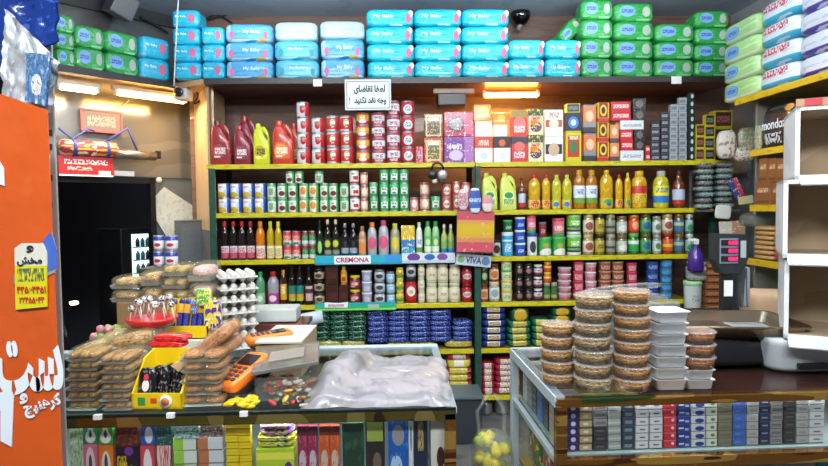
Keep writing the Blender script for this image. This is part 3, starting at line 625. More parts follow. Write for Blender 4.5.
# =====================================================================
# row 3
# =====================================================================
COLA = mat('cola', '1c0e0c', .12, 0, .6)
s_co = bottle('cola_bottle', COLA, pr('white red soda label', 'ead9dc', ('z', 0, .45, 'c05068'), ('s', .1, .9, .4, .9, 'b02a44')), mat('red cap', 'b8242a', .4), 'soda')
s_or = bottle('soda_bottle', mat('orange soda', 'd8780f', .12, 0, .6), pr('pale orange label', 'e8d8cc', ('s', .1, .9, .1, .8, 'd06a5a')), mat('orange cap', 'e0841c', .4), 'soda')
s_le = bottle('soda_bottle', mat('lemon soda', 'b89a10', .12, 0, .6), pr('pale lemon label', 'e8e2b4', ('s', .1, .9, .1, .8, 'b89a2a')), mat('lemon cap', 'd8cc2a', .4), 'soda')
p_rc = can('drink_can', pr('red green cup', 'b82a30', ('z', 0, .3, 'd8dcd4'), ('s', .1, .9, .3, .7, 'e8b8a0'), ('r', .2, .8, .0, .16, '2f7a44')))
p_gn = can('drink_can', pr('green cup', '2a6a3c', ('z', 0, .3, 'd0dcd0'), ('z', .8, 1, '8a1f24'), ('s', .1, .9, .3, .7, '6fae7c')))
s_gk = bottle('beer_bottle', mat('dark green glass', '14301c', .1, 0, .6), pr('green oval label', '1c3a22', ('e', .5, .5, .4, .4, '8ac26a')), mat('dark cap', '22241f', .4), 'sauce')
s_ky = bottle('malt_bottle', mat('dark malt', '1d1a10', .1, 0, .6), pr('lime dot label', '2a2a1c', ('e', .5, .7, .4, .22, 'b8c43a'), ('z', 0, .3, '8a8a80')), mat('cream cap', 'd8d0a0', .4), 'sauce')
s_wb = bottle('malt_bottle', mat('black malt', '14151c', .1, 0, .6), pr('blue white band', '1a1c26', ('z', .1, .5, '9aa4b4')), mat('silver cap', 'b4b8c0', .3, .6), 'sauce')
s_pe = bottle('juice_bottle', mat('peach juice', 'b88a68', .2, 0, .4), pr('orange fruit label', 'd0a27a', ('e', .5, .4, .4, .4, 'e8862a')), mat('tan cap', '9a7a5a', .4), 'squat')
CLR = mat('clear bottle', 'a8aeb0', .12, 0, .6)
s_cp = bottle('water_bottle', CLR, pr('pink circle label', 'a8a8aa', ('e', .5, .6, .42, .4, 'd8567c')), mat('orange cap', 'e0841c', .4), 'squat')
s_cq = bottle('water_bottle', CLR, pr('pink circle label', 'a8a8aa', ('e', .5, .6, .42, .4, 'd8567c')), mat('pink cap', 'd0447a', .4), 'squat')
s_cy = bottle('water_bottle', mat('yellowish bottle', '9a9c7c', .12, 0, .5), pr('yellow circle label', 'a5a68c', ('e', .5, .6, .4, .4, 'd8c23a')), mat('lemon cap', 'd8cc2a', .4), 'squat')
b_by = bx('blue yellow box', 'd8b22a', ('z', .3, .55, '2f7fc0'), ('z', 0, .3, '2b9ab4'), ('n', 9, .6, 'f0e6c0'), kind='detergent_carton')
s_wg = bottle('dressing_bottle', mat('white dressing', 'd8e0d0', .3, 0, .3), pr('white green label', 'dfe8d8', ('e', .5, .3, .3, .2, '3c9a4c')), mat('pale cap', 'c8d8c0', .4), 'squat')
s_gg = bottle('dressing_bottle', mat('pale green bottle', '9aca8c', .25, 0, .4), pr('green white label', '6db468', ('z', 0, .35, 'e4ecd8'), ('e', .5, .6, .3, .2, 'c9dc9a')), mat('green cap', '2c9a50', .4), 'squat')
s_gb = bottle('dressing_bottle', mat('olive bottle', 'a8b46a', .25, 0, .4), pr('green blue label', '7cac60', ('z', 0, .4, '3f7ac0')), mat('white cap', 'd4dcd0', .4), 'sauce')
t_bl = tub('wet_wipe_tub', pr('light blue tub', '35a4d8', ('s', .2, .8, .2, .6, 'e6f2f8'), ('z', .7, .8, 'd8eef6')), mat('white lid', 'e2e8ea', .4), .98)
t_nb = tub('cream_tub', pr('blue cream tub', '2456b8', ('s', .2, .8, .3, .6, 'dce6f4')), mat('white lid', 'e2e8ea', .4), .95)
t_wp = tub('cream_tub', pr('white tub', 'dfe4e2', ('e', .5, .45, .3, .3, '3a4046')), mat('navy lid', '2a4a9a', .4), .95)
t_pg = tub('hair_gel_tub', pr('pink white tub', 'e0727e', ('z', 0, .25, '4ca058'), ('s', .1, .9, .4, .7, 'f6dde0')), mat('pink lid', 'cf3a5c', .4), .95)
t_gw = tub('margarine_tub', pr('green white tub', '3ea84a', ('e', .6, .15, .55, .3, 'eef0ec'), ('e', .5, .62, .24, .16, 'b6a04a')), mat('green lid', '4cb05a', .4), .97)
t_dg = tub('cream_tub', pr('dark green tub', '1f6a3c', ('s', .2, .8, .3, .6, 'c8dcc8')), mat('green lid', '4cb05a', .4), .95)
t_lg = tub('lotion_tub', pr('bright green tub', '74c238', ('z', .0, .16, 'e6ebe8'), ('z', .4, .48, '5a2c78'), ('z', .16, .28, '4a3a6a'), ('s', .2, .8, .55, .8, 'eef6e0')), mat('pale green lid', 'a9d6a0', .4), .97)
t_wd = tub('pickle_tub', pr('white dark tub', 'c8c8b8', ('e', .5, .5, .4, .3, '3a3a34')), mat('black lid', '22221f', .4), .97)
def jr(n, content, lab, lid, *ops): return jar('pickle_jar', pr(n + ' food', content, ('n', 9, .58, lab), rough=.12, coat=.6), pr(n + ' label', lab, *ops), mat(n + ' lid', lid, .35, .3))
j1 = jr('beige', '9a8450', 'd8cdb4', 'c8b478', ('e', .5, .5, .36, .36, '9a5040')); j2 = jr('gherkin', '6a7024', 'b8a23a', '3a3420', ('s', .2, .8, .3, .7, '5a3a1a'))
j3 = jr('olive', '5c5a3c', '8a8a78', 'a8a890', ('z', .3, .5, '3c3a3a')); j4 = jr('mixed', '6a6a4a', 'b4b8a4', '8a6a3a', ('e', .5, .4, .4, .3, 'e0e2da'))
j5 = jr('chili', 'b83a1c', 'd84a24', 'c8801c', ('e', .5, .5, .3, .4, 'e8a070')); j6 = jr('herb', '4a6a2c', '4c9a5a', '6a5a2c', ('e', .5, .5, .34, .34, '2a5a8a'))
j7 = jr('green', '3a5a24', '2f9a4a', 'b8a83a', ('z', .6, .9, 'e4e8dc')); j8 = jr('ketchup', '8a2a18', 'c85a24', 'a83020', ('z', .35, .6, 'e8b83a')); j9 = jr('pale', '8a8a72', 'c4ccc4', '9aa094', ('e', .5, .5, .3, .3, '5a7a5a'))
j10 = jr('blue', '5a5a40', '3f6a8a', '8a6a2c', ('z', .5, .8, 'a8b48a')); j11 = jr('teal', '4a5a50', '9ab8b0', 'd0d8d0', ('e', .5, .3, .4, .3, '2f8a5a'))
p_pd = bottle('cleaner_bottle', mat('violet bottle', '4a2a86', .25, 0, .4), pr('violet label', '5a3a98', ('s', .2, .8, .2, .8, 'd8c8ec')), mat('white cap', 'd4dcd0', .4), 'squat')
THS = 'third shelf'
r3 = [(s_co, 219, 253, 221, 4, 1, 'dark cola bottle with red cap', 'bottle'), (s_or, 254, 264, 221, 1, 1, 'orange soda bottle', 'bottle'), (s_le, 265, 281, 221, 2, 1, 'yellow soda bottle', 'bottle'),
      (p_rc, 282, 300, 231, 2, 2, 'red and white drink can', 'can'), (p_gn, 301, 315, 231, 2, 2, 'green and white drink can', 'can'), (s_gk, 316, 322, 220, 1, 1, 'dark green bottle with oval label', 'bottle'),
      (s_ky, 323, 339, 219, 2, 1, 'dark malt bottle with lime dot', 'bottle'), (s_wb, 340, 357, 223, 2, 1, 'black malt bottle with pale band', 'bottle'), (s_pe, 358, 366, 226, 1, 1, 'peach juice bottle', 'bottle'),
      (s_cp, 367, 377, 222, 1, 1, 'clear bottle, pink circle, orange cap', 'bottle'), (s_cq, 378, 389, 220, 1, 1, 'clear bottle, pink circle, pink cap', 'bottle'), (s_cy, 390, 400, 223, 1, 1, 'clear bottle with yellow circle', 'bottle'),
      (b_by, 401, 415, 225, 1, 1, 'blue and yellow detergent carton', 'carton'), (s_wg, 416, 423, 222, 1, 1, 'white dressing bottle', 'bottle'), (s_gg, 424, 440, 221, 2, 1, 'pale green dressing bottle', 'bottle'), (s_gb, 441, 455, 224, 2, 1, 'olive dressing bottle with blue label', 'bottle'),
      (s_ky, 484, 492, 225, 1, 1, 'dark malt bottle behind the post', 'bottle'), (t_wd, 493, 502, 240, 1, 1, 'small dark and white tub', 'tub'),
      (t_bl, 503, 515, 232, 1, 1, 'light blue wipes tub', 'tub'), (t_dg, 504, 514, 220, 1, 1, 'dark green tub on the light blue tub', 'tub', 232.2),
      (t_nb, 516, 527, 217, 1, 3, 'blue cream tub', 'tub'), (t_wp, 528, 539, 233, 1, 1, 'white tub with dark emblem', 'tub'), (t_pg, 528, 538, 215, 1, 1, 'pink tub on the white tub', 'tub', 233.2),
      (t_gw, 540, 568, 237, 2, 1, 'green and white margarine tub', 'tub'), (t_rd := tub('cream_tub', pr('dull red tub', '8a3038', ('s', .2, .8, .3, .6, 'd8b8b8')), mat('grey lid', '6a6a6a', .4), .95), 540, 548, 222, 1, 1, 'dull red tub on margarine tub', 'tub', 237.2),
      (t_pg, 554, 567, 218, 1, 1, 'pink tub on margarine tub', 'tub', 237.2), (t_lg, 569, 584, 214, 1, 2, 'bright green lotion tub', 'tub'),
      (j1, 585, 596, 214, 1, 2, 'beige food jar', 'jar'), (j2, 597, 607, 214, 1, 2, 'gherkin jar with yellow label', 'jar'), (j3, 608, 618, 214, 1, 2, 'olive jar with dark band', 'jar'), (j4, 619, 630, 216, 1, 2, 'mixed pickle jar', 'jar'),
      (j7, 631, 642, 233, 1, 1, 'green label pickle jar', 'jar'), (j5, 631, 642, 215, 1, 1, 'bright orange chili jar', 'jar', 233.2), (j6, 643, 654, 214, 1, 2, 'herb jar with blue spot', 'jar'), (j9, 655, 664, 216, 1, 2, 'pale label jar', 'jar'),
      (j8, 665, 676, 233, 1, 1, 'red and orange sauce jar', 'jar'), (j1, 665, 676, 214, 1, 1, 'beige food jar over sauce jar', 'jar', 233.2), (j10, 677, 687, 214, 1, 2, 'jar with blue label', 'jar'), (j11, 688, 696, 214, 1, 2, 'teal label jar at shelf end', 'jar')]
stock(BK, Z3, THS, r3)

# =====================================================================
# row 4
# =====================================================================
s_pk = bottle('soda_bottle', mat('clear soda', 'a09aa0', .12, 0, .6), pr('magenta label', 'a83a7c', ('e', .5, .5, .3, .3, 'e8d0e0')), mat('red cap', 'b8242a', .4), 'soda')
s_gs = bottle('soda_bottle', mat('green soda', '5a9a6a', .15, 0, .5), pr('pale green soda label', '8aba8c', ('e', .5, .5, .3, .3, 'd8e8d8')), mat('green cap', '2c9a50', .4), 'soda')
s_yl = bottle('ketchup_bottle', mat('brown sauce', '3a1c10', .12, 0, .5), pr('yellow strip label', 'd8a81c', ('s', .2, .8, .4, .9, 'f4e8c0')), mat('amber cap', 'c8901c', .4), 'squat')
s_to = bottle('syrup_bottle', mat('dark syrup', '17120f', .1, 0, .6), pr('teal orange label', '1f7a6a', ('z', 0, .45, 'd8902a'), ('z', 0, .18, '9ab83a')), mat('black cap', '1a1a1a', .4), 'sauce')
s_tp = bottle('syrup_bottle', mat('dark syrup', '17120f', .1, 0, .6), pr('pink pale label', 'c8a8a4', ('z', .5, .8, '5a2a30')), mat('black cap', '1a1a1a', .4), 'sauce')
j_dk = jar('jam_jar', mat('dark jam', '1c1512', .12, 0, .6), pr('cream brown label', 'a89878', ('e', .5, .5, .3, .3, '4a3428')), mat('dark lid', '26201c', .4))
b_br = bx('dark brown box', '3c1812', ('s', .2, .8, .3, .6, '5a2a20'), kind='chocolate_carton')
s_cn = bottle('honey_bottle', mat('amber honey', 'c8861c', .15, 0, .5), pr('honey label', 'd8a02c', ('e', .5, .4, .3, .3, 'a83a1c')), mat('lemon cap', 'd8cc2a', .4), 'squat')
j_yl = jar('jam_jar', mat('maroon jam', '4a1410', .12, 0, .6), pr('maroon label', '5a1c16', ('s', .2, .8, .3, .7, '8a4a30')), mat('bright yellow lid', 'e0c414', .4))
t_wl = tub('cheese_tub', pr('lilac tub', 'a8a8c4', ('s', .2, .8, .2, .7, 'dcdce8')), mat('white lid', 'e2e8ea', .4), .9)
j_gb = jar('cheese_jar', pr('grey cheese', 'b4b8bc', rough=.3), pr('black white label', 'c4c8c8', ('e', .5, .5, .34, .36, '3c4248')), mat('grey steel lid', '8a8c90', .3, .5))
j_lb = jar('cheese_jar', pr('light blue cheese', 'a8ccdc', rough=.3), pr('light blue label', '8abcd8', ('s', .2, .8, .3, .7, 'e8f0f4')), mat('grey steel lid', '8a8c90', .3, .5))
j_yg = jar('mayonnaise_jar', pr('yellow mayo', 'd8c86a', rough=.3), pr('yellow green label', 'd8c42a', ('z', 0, .5, '4c9a3a'), ('s', .2, .8, .4, .8, 'a83a2a')), mat('bright yellow lid', 'e0c414', .4))
j_rw = jar('ketchup_jar', mat('ketchup red', 'b01c1c', .2, 0, .4), pr('red round label', 'b8242a', ('e', .5, .55, .38, .34, 'ece4dc'), ('e', .5, .5, .18, .14, 'c8a88a')), mat('black lid', '22221f', .4))
j_cr = jar('mayonnaise_jar', pr('cream mayo', 'd4ceb0', rough=.25, coat=.4), pr('cream label', 'dcd6b8', ('s', .25, .75, .4, .62, 'b8705a'), ('z', .0, .06, 'b8b08c')), mat('cream lid', 'cfc9a8', .4))
j_re = jar('tomato_jar', mat('tomato red', 'a01a20', .15, 0, .5), pr('red oval label', 'a8202a', ('e', .5, .5, .4, .3, 'd8c0bc'), ('s', .2, .8, .4, .6, '7a1a20')), mat('dark red lid', '7a1218', .4))
j_ol = jar('olive_jar', pr('olives', '3a3a20', ('n', 10, .55, '5c5a2c'), rough=.12, coat=.6), pr('black olive label', '2c2a24', ('e', .5, .5, .34, .36, '9ab878')), mat('cream lid', 'cfc9a8', .4))
j_or = jar('olive_jar', pr('peppers', '8a3a20', ('n', 10, .55, 'c85a2c'), rough=.12, coat=.6), pr('cream pepper label', 'cabd98', ('e', .5, .5, .34, .36, 'c86a3a')), mat('brown lid', '5a3a20', .4))
j_wf = jar('olive_jar', pr('white beans', 'b8b498', ('n', 10, .55, '8a8a6c'), rough=.12, coat=.6), pr('white leaf label', 'd4d6cc', ('e', .5, .5, .34, .36, '8aa0a8')), mat('cream lid', 'cfc9a8', .4))
t_yo = tub('yogurt_tub', pr('cream yogurt tub', 'dfe0b8', ('s', .2, .8, .3, .7, '6aa84c')), mat('bright yellow lid', 'e0c414', .4), .88)
t_yg = tub('yogurt_tub', pr('cream yogurt tub', 'dfe0b8', ('s', .2, .8, .3, .7, '6aa84c')), mat('green lid', '4cb05a', .4), .88)
j_ck = jar('jam_jar', mat('black cherry jam', '1c1014', .12, 0, .6), pr('dark cherry label', '2a181c', ('e', .5, .5, .3, .34, '8a6a5c')), mat('dark lid', '26201c', .4))
j_cw = jar('jam_jar', mat('black cherry jam', '1c1014', .12, 0, .6), pr('white cherry label', 'c8c4c4', ('z', 0, .4, '6a3a48'), ('e', .5, .7, .2, .14, 'b83a6a')), mat('white lid', 'e2e8ea', .4))
j_yr = jar('honey_jar', mat('honey', 'b8701c', .15, 0, .5), pr('red orange label', 'c8502a', ('z', .5, .8, 'e8c04a')), mat('bright yellow lid', 'e0c414', .4))
j_gg = jar('herb_jar', mat('green herb', '3a5a2c', .15, 0, .5), pr('dark herb label', '3a6a34', ('z', 0, .35, 'a89a5c')), mat('olive lid', '5a5a2c', .4))
t_pc = tub('cheese_cup', pr('pink cheese cup', 'd8a4ac', ('s', .1, .9, .1, .6, 'c23a54')), mat('white lid', 'e2e8ea', .4), .85)
t_rc = tub('cheese_cup', pr('red cheese cup', 'c83a4c', ('s', .1, .9, .1, .8, 'f0c4c8')), mat('pink lid', 'cf3a5c', .4), .9)
t_bc = tub('cheese_cup', pr('blue cheese cup', '2a4c9c', ('s', .1, .9, .2, .7, '9ab4dc')), mat('navy lid', '2a4a9a', .4), .9)
t_bb = tub('cheese_cup', pr('bright blue cup', '2a8ad4', ('s', .1, .9, .2, .7, '6ab8ec')), mat('blue lid', '2f7ec8', .4), .9)
t_or = tub('cheese_cup', pr('brown red cup', '9a5040', ('s', .1, .9, .2, .7, 'e0b8a0')), mat('tan lid', 'b89a6a', .4), .9)
FS = 'fourth shelf'
r4 = [(s_gs, 254, 264, 272, 1, 1, 'green soda bottle beside egg trays', 'bottle'), (s_pk, 265, 278, 272, 1, 1, 'clear soda bottle with magenta label', 'bottle'), (s_yl, 279, 286, 270, 1, 1, 'ketchup bottle with yellow label', 'bottle'),
      (s_to, 287, 303, 266, 2, 1, 'dark syrup bottle, teal and orange label', 'bottle'), (s_tp, 304, 312, 267, 1, 1, 'dark syrup bottle with pink label', 'bottle'), (j_dk, 313, 324, 269, 1, 3, 'dark jam jar', 'jar'),
      (b_br, 325, 338, 265, 1, 2, 'dark brown chocolate carton', 'carton'), (b_br, 339, 348, 285, 1, 1, 'small brown carton under honey bottle', 'carton'), (s_cn, 340, 347, 267, 1, 1, 'small honey bottle with yellow cap', 'bottle', 285.2),
      (j_yl, 349, 360, 276, 1, 2, 'maroon jar with yellow lid', 'jar'), (t_wl, 361, 372, 271, 1, 3, 'lilac cheese tub with white lid', 'tub'), (j_gb, 374, 385, 270, 1, 3, 'grey cheese jar', 'jar'), (j_lb, 386, 395, 272, 1, 3, 'light blue cheese jar', 'jar'),
      (j_yg, 396, 404, 268, 1, 3, 'yellow-lidded mayonnaise jar', 'jar'), (j_rw, 405, 417, 277, 1, 1, 'red jar with round white label', 'jar'), (j_gb, 406, 416, 265, 1, 1, 'grey cheese jar on the red jar', 'jar', 277.2),
      (j_cr, 418, 425, 265, 1, 3, 'small cream mayonnaise jar', 'jar'), (j_cr, 426, 461, 264, 3, 2, 'large cream mayonnaise jar', 'jar'), (j_re, 462, 473, 266, 1, 2, 'tomato red jar with oval label', 'jar'),
      (j_or, 481, 489, 284, 1, 1, 'pepper jar beside the post', 'jar'), (j_ol, 481, 489, 266, 1, 1, 'olive jar beside the post', 'jar', 284.2), (j_wf, 490, 501, 282, 1, 1, 'white bean jar', 'jar'), (j_or, 490, 500, 264, 1, 1, 'pepper jar on white bean jar', 'jar', 282.2),
      (t_yo, 502, 514, 281, 1, 2, 'yogurt tub with yellow lid', 'tub'), (t_yg, 502, 514, 260, 1, 2, 'yogurt tub with green lid', 'tub', 281.2),
      (j_ck, 516, 534, 264, 2, 3, 'black cherry jam jar', 'jar'), (j_cw, 535, 544, 265, 1, 3, 'cherry jam jar with white lid', 'jar'), (j_gg, 545, 559, 283, 2, 1, 'green herb jar', 'jar'), (j_yr, 545, 553, 262, 1, 2, 'honey jar with yellow lid', 'jar', 283.2),
      (t_pc, 560, 574, 268, 1, 5, 'pink cheese cup', 'tub'), (t_rc, 575, 586, 262, 1, 4, 'red cheese cup', 'tub'), (t_pc, 587, 599, 263, 1, 4, 'pink cheese cup behind cookie tubs', 'tub'), (t_or, 601, 627, 262, 2, 4, 'brown cheese cup', 'tub'), (t_rc, 629, 640, 263, 1, 4, 'red cheese cup behind cookie tubs', 'tub'),
      (t_bc, 649, 662, 262, 1, 4, 'dark blue cheese cup', 'tub'), (t_bb, 663, 676, 260, 1, 5, 'bright blue cheese cup', 'tub')]
stock(BK, Z4, FS, r4)
# =====================================================================
# rice and bean packs on the low shelves
# =====================================================================
def rice(n, base, *ops, seed=0, pinch=.3): return pack(n, pr(n + ' film ' + base, base, *ops, rough=.22, coat=.5), 1.3, pinch, 5, .12, grow=(1.06, 1.12), seed=seed)
q_bl = rice('bean_pack', '1d2f78', ('n', (7, 4, 3), .57, '4a60b0'), ('n', (12, 6, 5), .62, 'a8b8e0'), seed=3)  # pale noise specks paint specular glints onto the blue film
q_gr = rice('bean_pack', '103f30', ('n', (7, 4, 3), .57, '2c6a50'), ('n', (12, 6, 5), .62, '8ab89c'), seed=5)  # pale green specks are painted glints, as on the blue packs
q_cr = rice('pasta_pack', 'a89a4c', ('n', (9, 4, 3), .58, 'c8bc7a'), seed=7, pinch=.2)
q_bc = rice('rice_pack', '1f3478', ('r', .26, .74, .2, .8, 'd4c8a0'), ('s', .3, .7, .3, .7, '9a6a4a'), seed=9)
q_gy = rice('rice_pack', '1f6a4c', ('r', .2, .76, .1, .9, 'c8b04a'), ('n', 6, .6, '3c8a5a'), seed=11)
q_gt = rice('rice_pack', '1c5a40', ('e', .5, .5, .34, .45, 'c8a02c'), seed=12)
q_rw = rice('sugar_pack', 'a82a3c', ('r', .25, .75, .1, .9, 'd8c8b8'), ('n', 7, .6, '7a1c2c'), seed=13)
q_ry = rice('sugar_pack', 'a83040', ('r', .16, .8, .1, .9, 'c8b84a'), ('n', 7, .62, 'e0d8b0'), seed=14)
q_yw = rice('sugar_pack', 'd8cc4a', ('r', .3, .7, .2, .9, 'e6e2d0'), seed=15)
FIF = 'fifth shelf'; LOW = 'lowest shelf'
r5 = [(q_cr, 294, 365, 342, 3, 1, 'yellow pasta pack, outer row', 'pasta pack'), (q_bl, 294, 310, 324, 1, 3, 'shiny blue bean pack, outer stack', 'bean pack', 342.4), (q_gr, 311, 366, 310, 3, 6, 'shiny dark green bean pack', 'bean pack', 342.4),
      (q_bl, 366, 386, 346, 1, 1, 'single blue bean pack on the board', 'bean pack'), (q_cr, 387, 436, 344, 2, 1, 'yellow pasta pack, inner row', 'pasta pack'), (q_bl, 367, 452, 311, 4, 6, 'shiny blue bean pack, main stack', 'bean pack', 343.5),
      (q_cr, 445, 473, 342, 1, 1, 'yellow pasta pack beside the post', 'pasta pack'), (q_bl, 453, 473, 322, 1, 4, 'shiny blue bean pack beside the post', 'bean pack', 342.4),
      (q_bc, 482, 507, 307, 1, 6, 'blue rice pack with cream window', 'rice pack'), (q_gy, 509, 532, 322, 1, 4, 'green rice pack with gold window', 'rice pack'), (q_gt, 512, 530, 310, 1, 1, 'green rice pack with gold round print', 'rice pack', 322.4),
      (q_gy, 534, 552, 320, 1, 4, 'green gold rice pack behind cookie tubs', 'rice pack'), (q_gt, 553, 572, 309, 1, 5, 'green rice pack behind cookie tubs', 'rice pack')]
stock(BK, Z5, FIF, r5, depth=.3, jit=4)
r6 = [(q_ry, 447, 473, 369, 1, 4, 'red and yellow sugar pack', 'sugar pack'), (q_yw, 448, 472, 361, 1, 1, 'pale yellow pack on red ones', 'sugar pack', 369.3), (q_rw, 447, 471, 355, 1, 1, 'red and white pack on the yellow one', 'sugar pack', 361.3),
      (q_rw, 482, 495, 364, 1, 5, 'narrow red and white sugar pack', 'sugar pack'), (q_rw, 496, 515, 360, 1, 6, 'wide red and white sugar pack', 'sugar pack'), (q_ry, 516, 540, 362, 1, 5, 'red sugar pack behind the cabinet', 'sugar pack')]
stock(BK, Z6, LOW, r6, depth=.3, jit=4)
POTM = mat('pot steel', 'a9adb0', .3, .8)
for (a, b, y0, y1, lab) in ((481, 494, 403, 422, 'small steel cooking pot on the floor under the shelves'), (495, 513, 399, 424, 'larger steel cooking pot on the floor under the shelves')):
    A = BK.off(.05).hit(a, y1); B = BK.off(.05).hit(b, y1); wd = (B - A).length; h = wd * .85; e = empty('cooking_pot', ((A.x + B.x) / 2, D + .05 + wd / 2, 0))
    MB().lathe([(0, .002), (wd * .42, .002), (wd * .46, .02), (wd * .46, h), (wd * .49, h + .01), (wd * .44, h)], POTM).obj('pot_body', e)
    MB().lathe([(wd * .45, h + .005), (wd * .3, h + .03), (.02, h + .04), (.02, h + .06), (0, h + .065)], POTM).obj('lid', e); tag(e, lab, 'pot')
# pile of dark plastic tubs on the floor beside the counter
e = empty('plastic_crate', (BK.hit(459, 410).x, D - .35, 0))
MB().box((0, 0, .15), (.2, .24, .3), mat('grey crate', '30363a', .4), .01).box((0, 0, .31), (.22, .27, .02), mat('grey crate lid', '566268', .35), .005).obj('crate_body', e)
tag(e, 'grey lidded plastic crate on the floor between the counters', 'crate')
# yellow net bag of fruit between counters
bp = at_z(492, 452, .55); e = empty('shopping_bag', (bp.x, bp.y, .42))
bm = MB().pillow((0, 0, .1), (.17, .14, .24), thin('bag film', 'b8c0b4', .2, .15, .4), 3, 8, 0, .05, 4).obj('bag_film', e)
MB().tube([(-.05, 0, .2), (-.06, 0, .3), (-.02, 0, .36), (.0, 0, .38)], .008, thin('bag film', 'b8c0b4', .2, .15, .4)).tube([(.05, 0, .2), (.05, 0, .3), (.01, 0, .37)], .008, thin('bag film', 'b8c0b4', .2, .15, .4)).obj('bag_handle', e)
tag(e, 'clear bag of yellow fruit standing on a stool between the two counters', 'bag')
LEM = mat('lemon peel', 'd8c81c', .4); LEG = mat('green lemon peel', 'a8b82c', .4)
for i in range(24):
    a = i * 2.4; r_ = .055 if i % 3 else .02
    o = MB().lathe([(0, -.026), (.012, -.023), (.021, -.01), (.023, 0), (.021, .011), (.012, .021), (.004, .028), (0, .03)], LEM if i % 4 else LEG, 12, Matrix.Rotation(i, 4, 'X')).obj('lemon')
    o.location = (bp.x + r_ * math.cos(a) * 1.0, bp.y + r_ * math.sin(a) * .8, .45 + (i % 5) * .037)
    tag(o, 'small yellow lemon inside the clear bag between the counters', 'fruit', 'lemons in the bag')
e = empty('stool', (bp.x, bp.y, 0)); MB().box((0, 0, .41), (.2, .2, .02), mat('dark stool', '2a2c30', .5), .004).obj('seat', e)
for sx in (-1, 1):
    for sy in (-1, 1): MB().box((sx * .085, sy * .085, .2), (.02, .02, .4), mat('dark stool', '2a2c30', .5)).obj('leg', e)
tag(e, 'low dark stool holding the bag of lemons', 'stool')

# =====================================================================
# signs and strips on the shelves
# =====================================================================
def sign(name, pl, x0, x1, y0, y1, th, m, label, cat, ry=0, loc=None):
    A = pl.hit(x0, (y0 + y1) / 2); B = pl.hit(x1, (y0 + y1) / 2); c = (A + B) / 2; zt, zb_ = pl.hit((x0 + x1) / 2, y0).z, pl.hit((x0 + x1) / 2, y1).z
    e = empty(name, (c.x, c.y, (zt + zb_) / 2), pl.rz, 0, ry); wd, ht = (B - A).length, zt - zb_
    MB().box((0, 0, 0), (wd, th, ht), m).obj('board', e); tag(e, label, cat); return e, wd, ht
PB = PY(D - .022); INK = mat('black ink', '1c1c1e', .6); INKR = mat('red ink', 'c2202a', .5)
SP = PY(D - .03)
e, wd, ht = sign('paper_sign', SP, 345, 391, 79.5, 110, .004, mat('sign paper', 'dfe9e8', .5), 'white paper sign with Persian lettering taped to the high ledge', 'sign')
mb = MB()
for s in (-1, 1):
    mb.box((s * wd * .46, -.003, 0), (.004, .002, ht * .88), INK); mb.box((0, -.003, s * ht * .44), (wd * .92, .002, .004), INK)
mb.obj('border', e)
lettering(fa('لطفا تقاضای'), INK, e, (0.01, -.004, ht * .17), wd * .68, ht * .3, bold=.04)
lettering(fa('وجه نقد نکنید') , INK, e, (.015, -.004, -ht * .2), wd * .7, ht * .28, bold=.04); lettering('!', INK, e, (-wd * .4, -.004, -ht * .18), wd * .02, ht * .22, bold=.02)
e, wd, ht = sign('shelf_strip', PB, 315, 402, 255, 264.5, .004, pr('aqua strip', '24a8bc', ('g', .8, 1, '2f8fd0'), ('z', 0, .2, '1c8ca0')), 'aqua brand strip reading CREMONA on the third shelf lip', 'sign')
MB().box((-wd * .07, -.003, 0), (wd * .42, .002, ht * .86), mat('white print', 'e9f4fa', .5)).obj('panel', e); lettering('CREMONA', INKR, e, (-wd * .07, -.006, 0), wd * .38, ht * .52, bold=.03)
e, wd, ht = sign('shelf_strip', PB, 402, 455, 253, 263, .004, pr('white purple strip', 'd4dce0', ('e', .22, .6, .12, .4, '6a3a8a'), ('e', .52, .6, .1, .3, '2a5aa8'), ('e', .76, .6, .1, .35, '7a4a9a'), ('z', 0, .3, 'b8c8d0')), 'white strip with purple marks on the third shelf lip', 'sign')
e, wd, ht = sign('shelf_strip', PY(D - .04), 456, 491, 254.5, 266, .004, pr('silver strip', 'bcc8d2', ('e', .14, .5, .1, .3, '7aa86a'), ('e', .85, .5, .12, .36, '5a7aa8')), 'tilted silver strip reading VIVA beside the green post', 'sign', ry=R(6))
lettering('VIVA', mat('navy letter', '28406a', .5), e, (0, -.004, 0), wd * .46, ht * .6, bold=.03)
e, wd, ht = sign('shelf_strip', PB, 315, 396, 302.5, 310.5, .004, pr('green cyan strip', '2fb05c', ('z', .62, 1, '1fa0a8'), ('z', .1, .26, '9ad05a')), 'green brand strip on the fourth shelf lip', 'sign')
MB().prism([(-wd * .38, -ht * .05), (-wd * .1, -ht * .1), (-wd * .09, ht * .62), (-wd * .2, ht * .45), (-wd * .38, ht * .6)], -.008, -.002, mat('white print', 'e9f4fa', .5)).obj('badge', e); MB().box((-wd * .24, -.010, ht * .2), (wd * .2, .003, ht * .34), pr('red scribble', 'e9f4fa', ('s', 0, 1, 0, 1, 'c2202a'))).obj('brand_mark', e)
MB().box((wd * .22, -.003, 0), (wd * .14, .003, ht * .5), mat('grey patch', 'a8b8a8', .5)).obj('tag_patch', e)
for i, (a, b, y0, y1, l) in enumerate(((313, 322, 79, 86, 'small white price tag under the pale diaper packs'), (672, 682, 76, 83.5, 'small white price tag under the green sanitary packs'))):
    A = SP.hit(a, y0); B = SP.hit(b, y1); o = MB().box((0, 0, 0), (B.x - A.x, .003, A.z - B.z), WHT).obj('price_tag'); o.location = ((A.x + B.x) / 2, D - .02, (A.z + B.z) / 2); tag(o, l, 'tag')
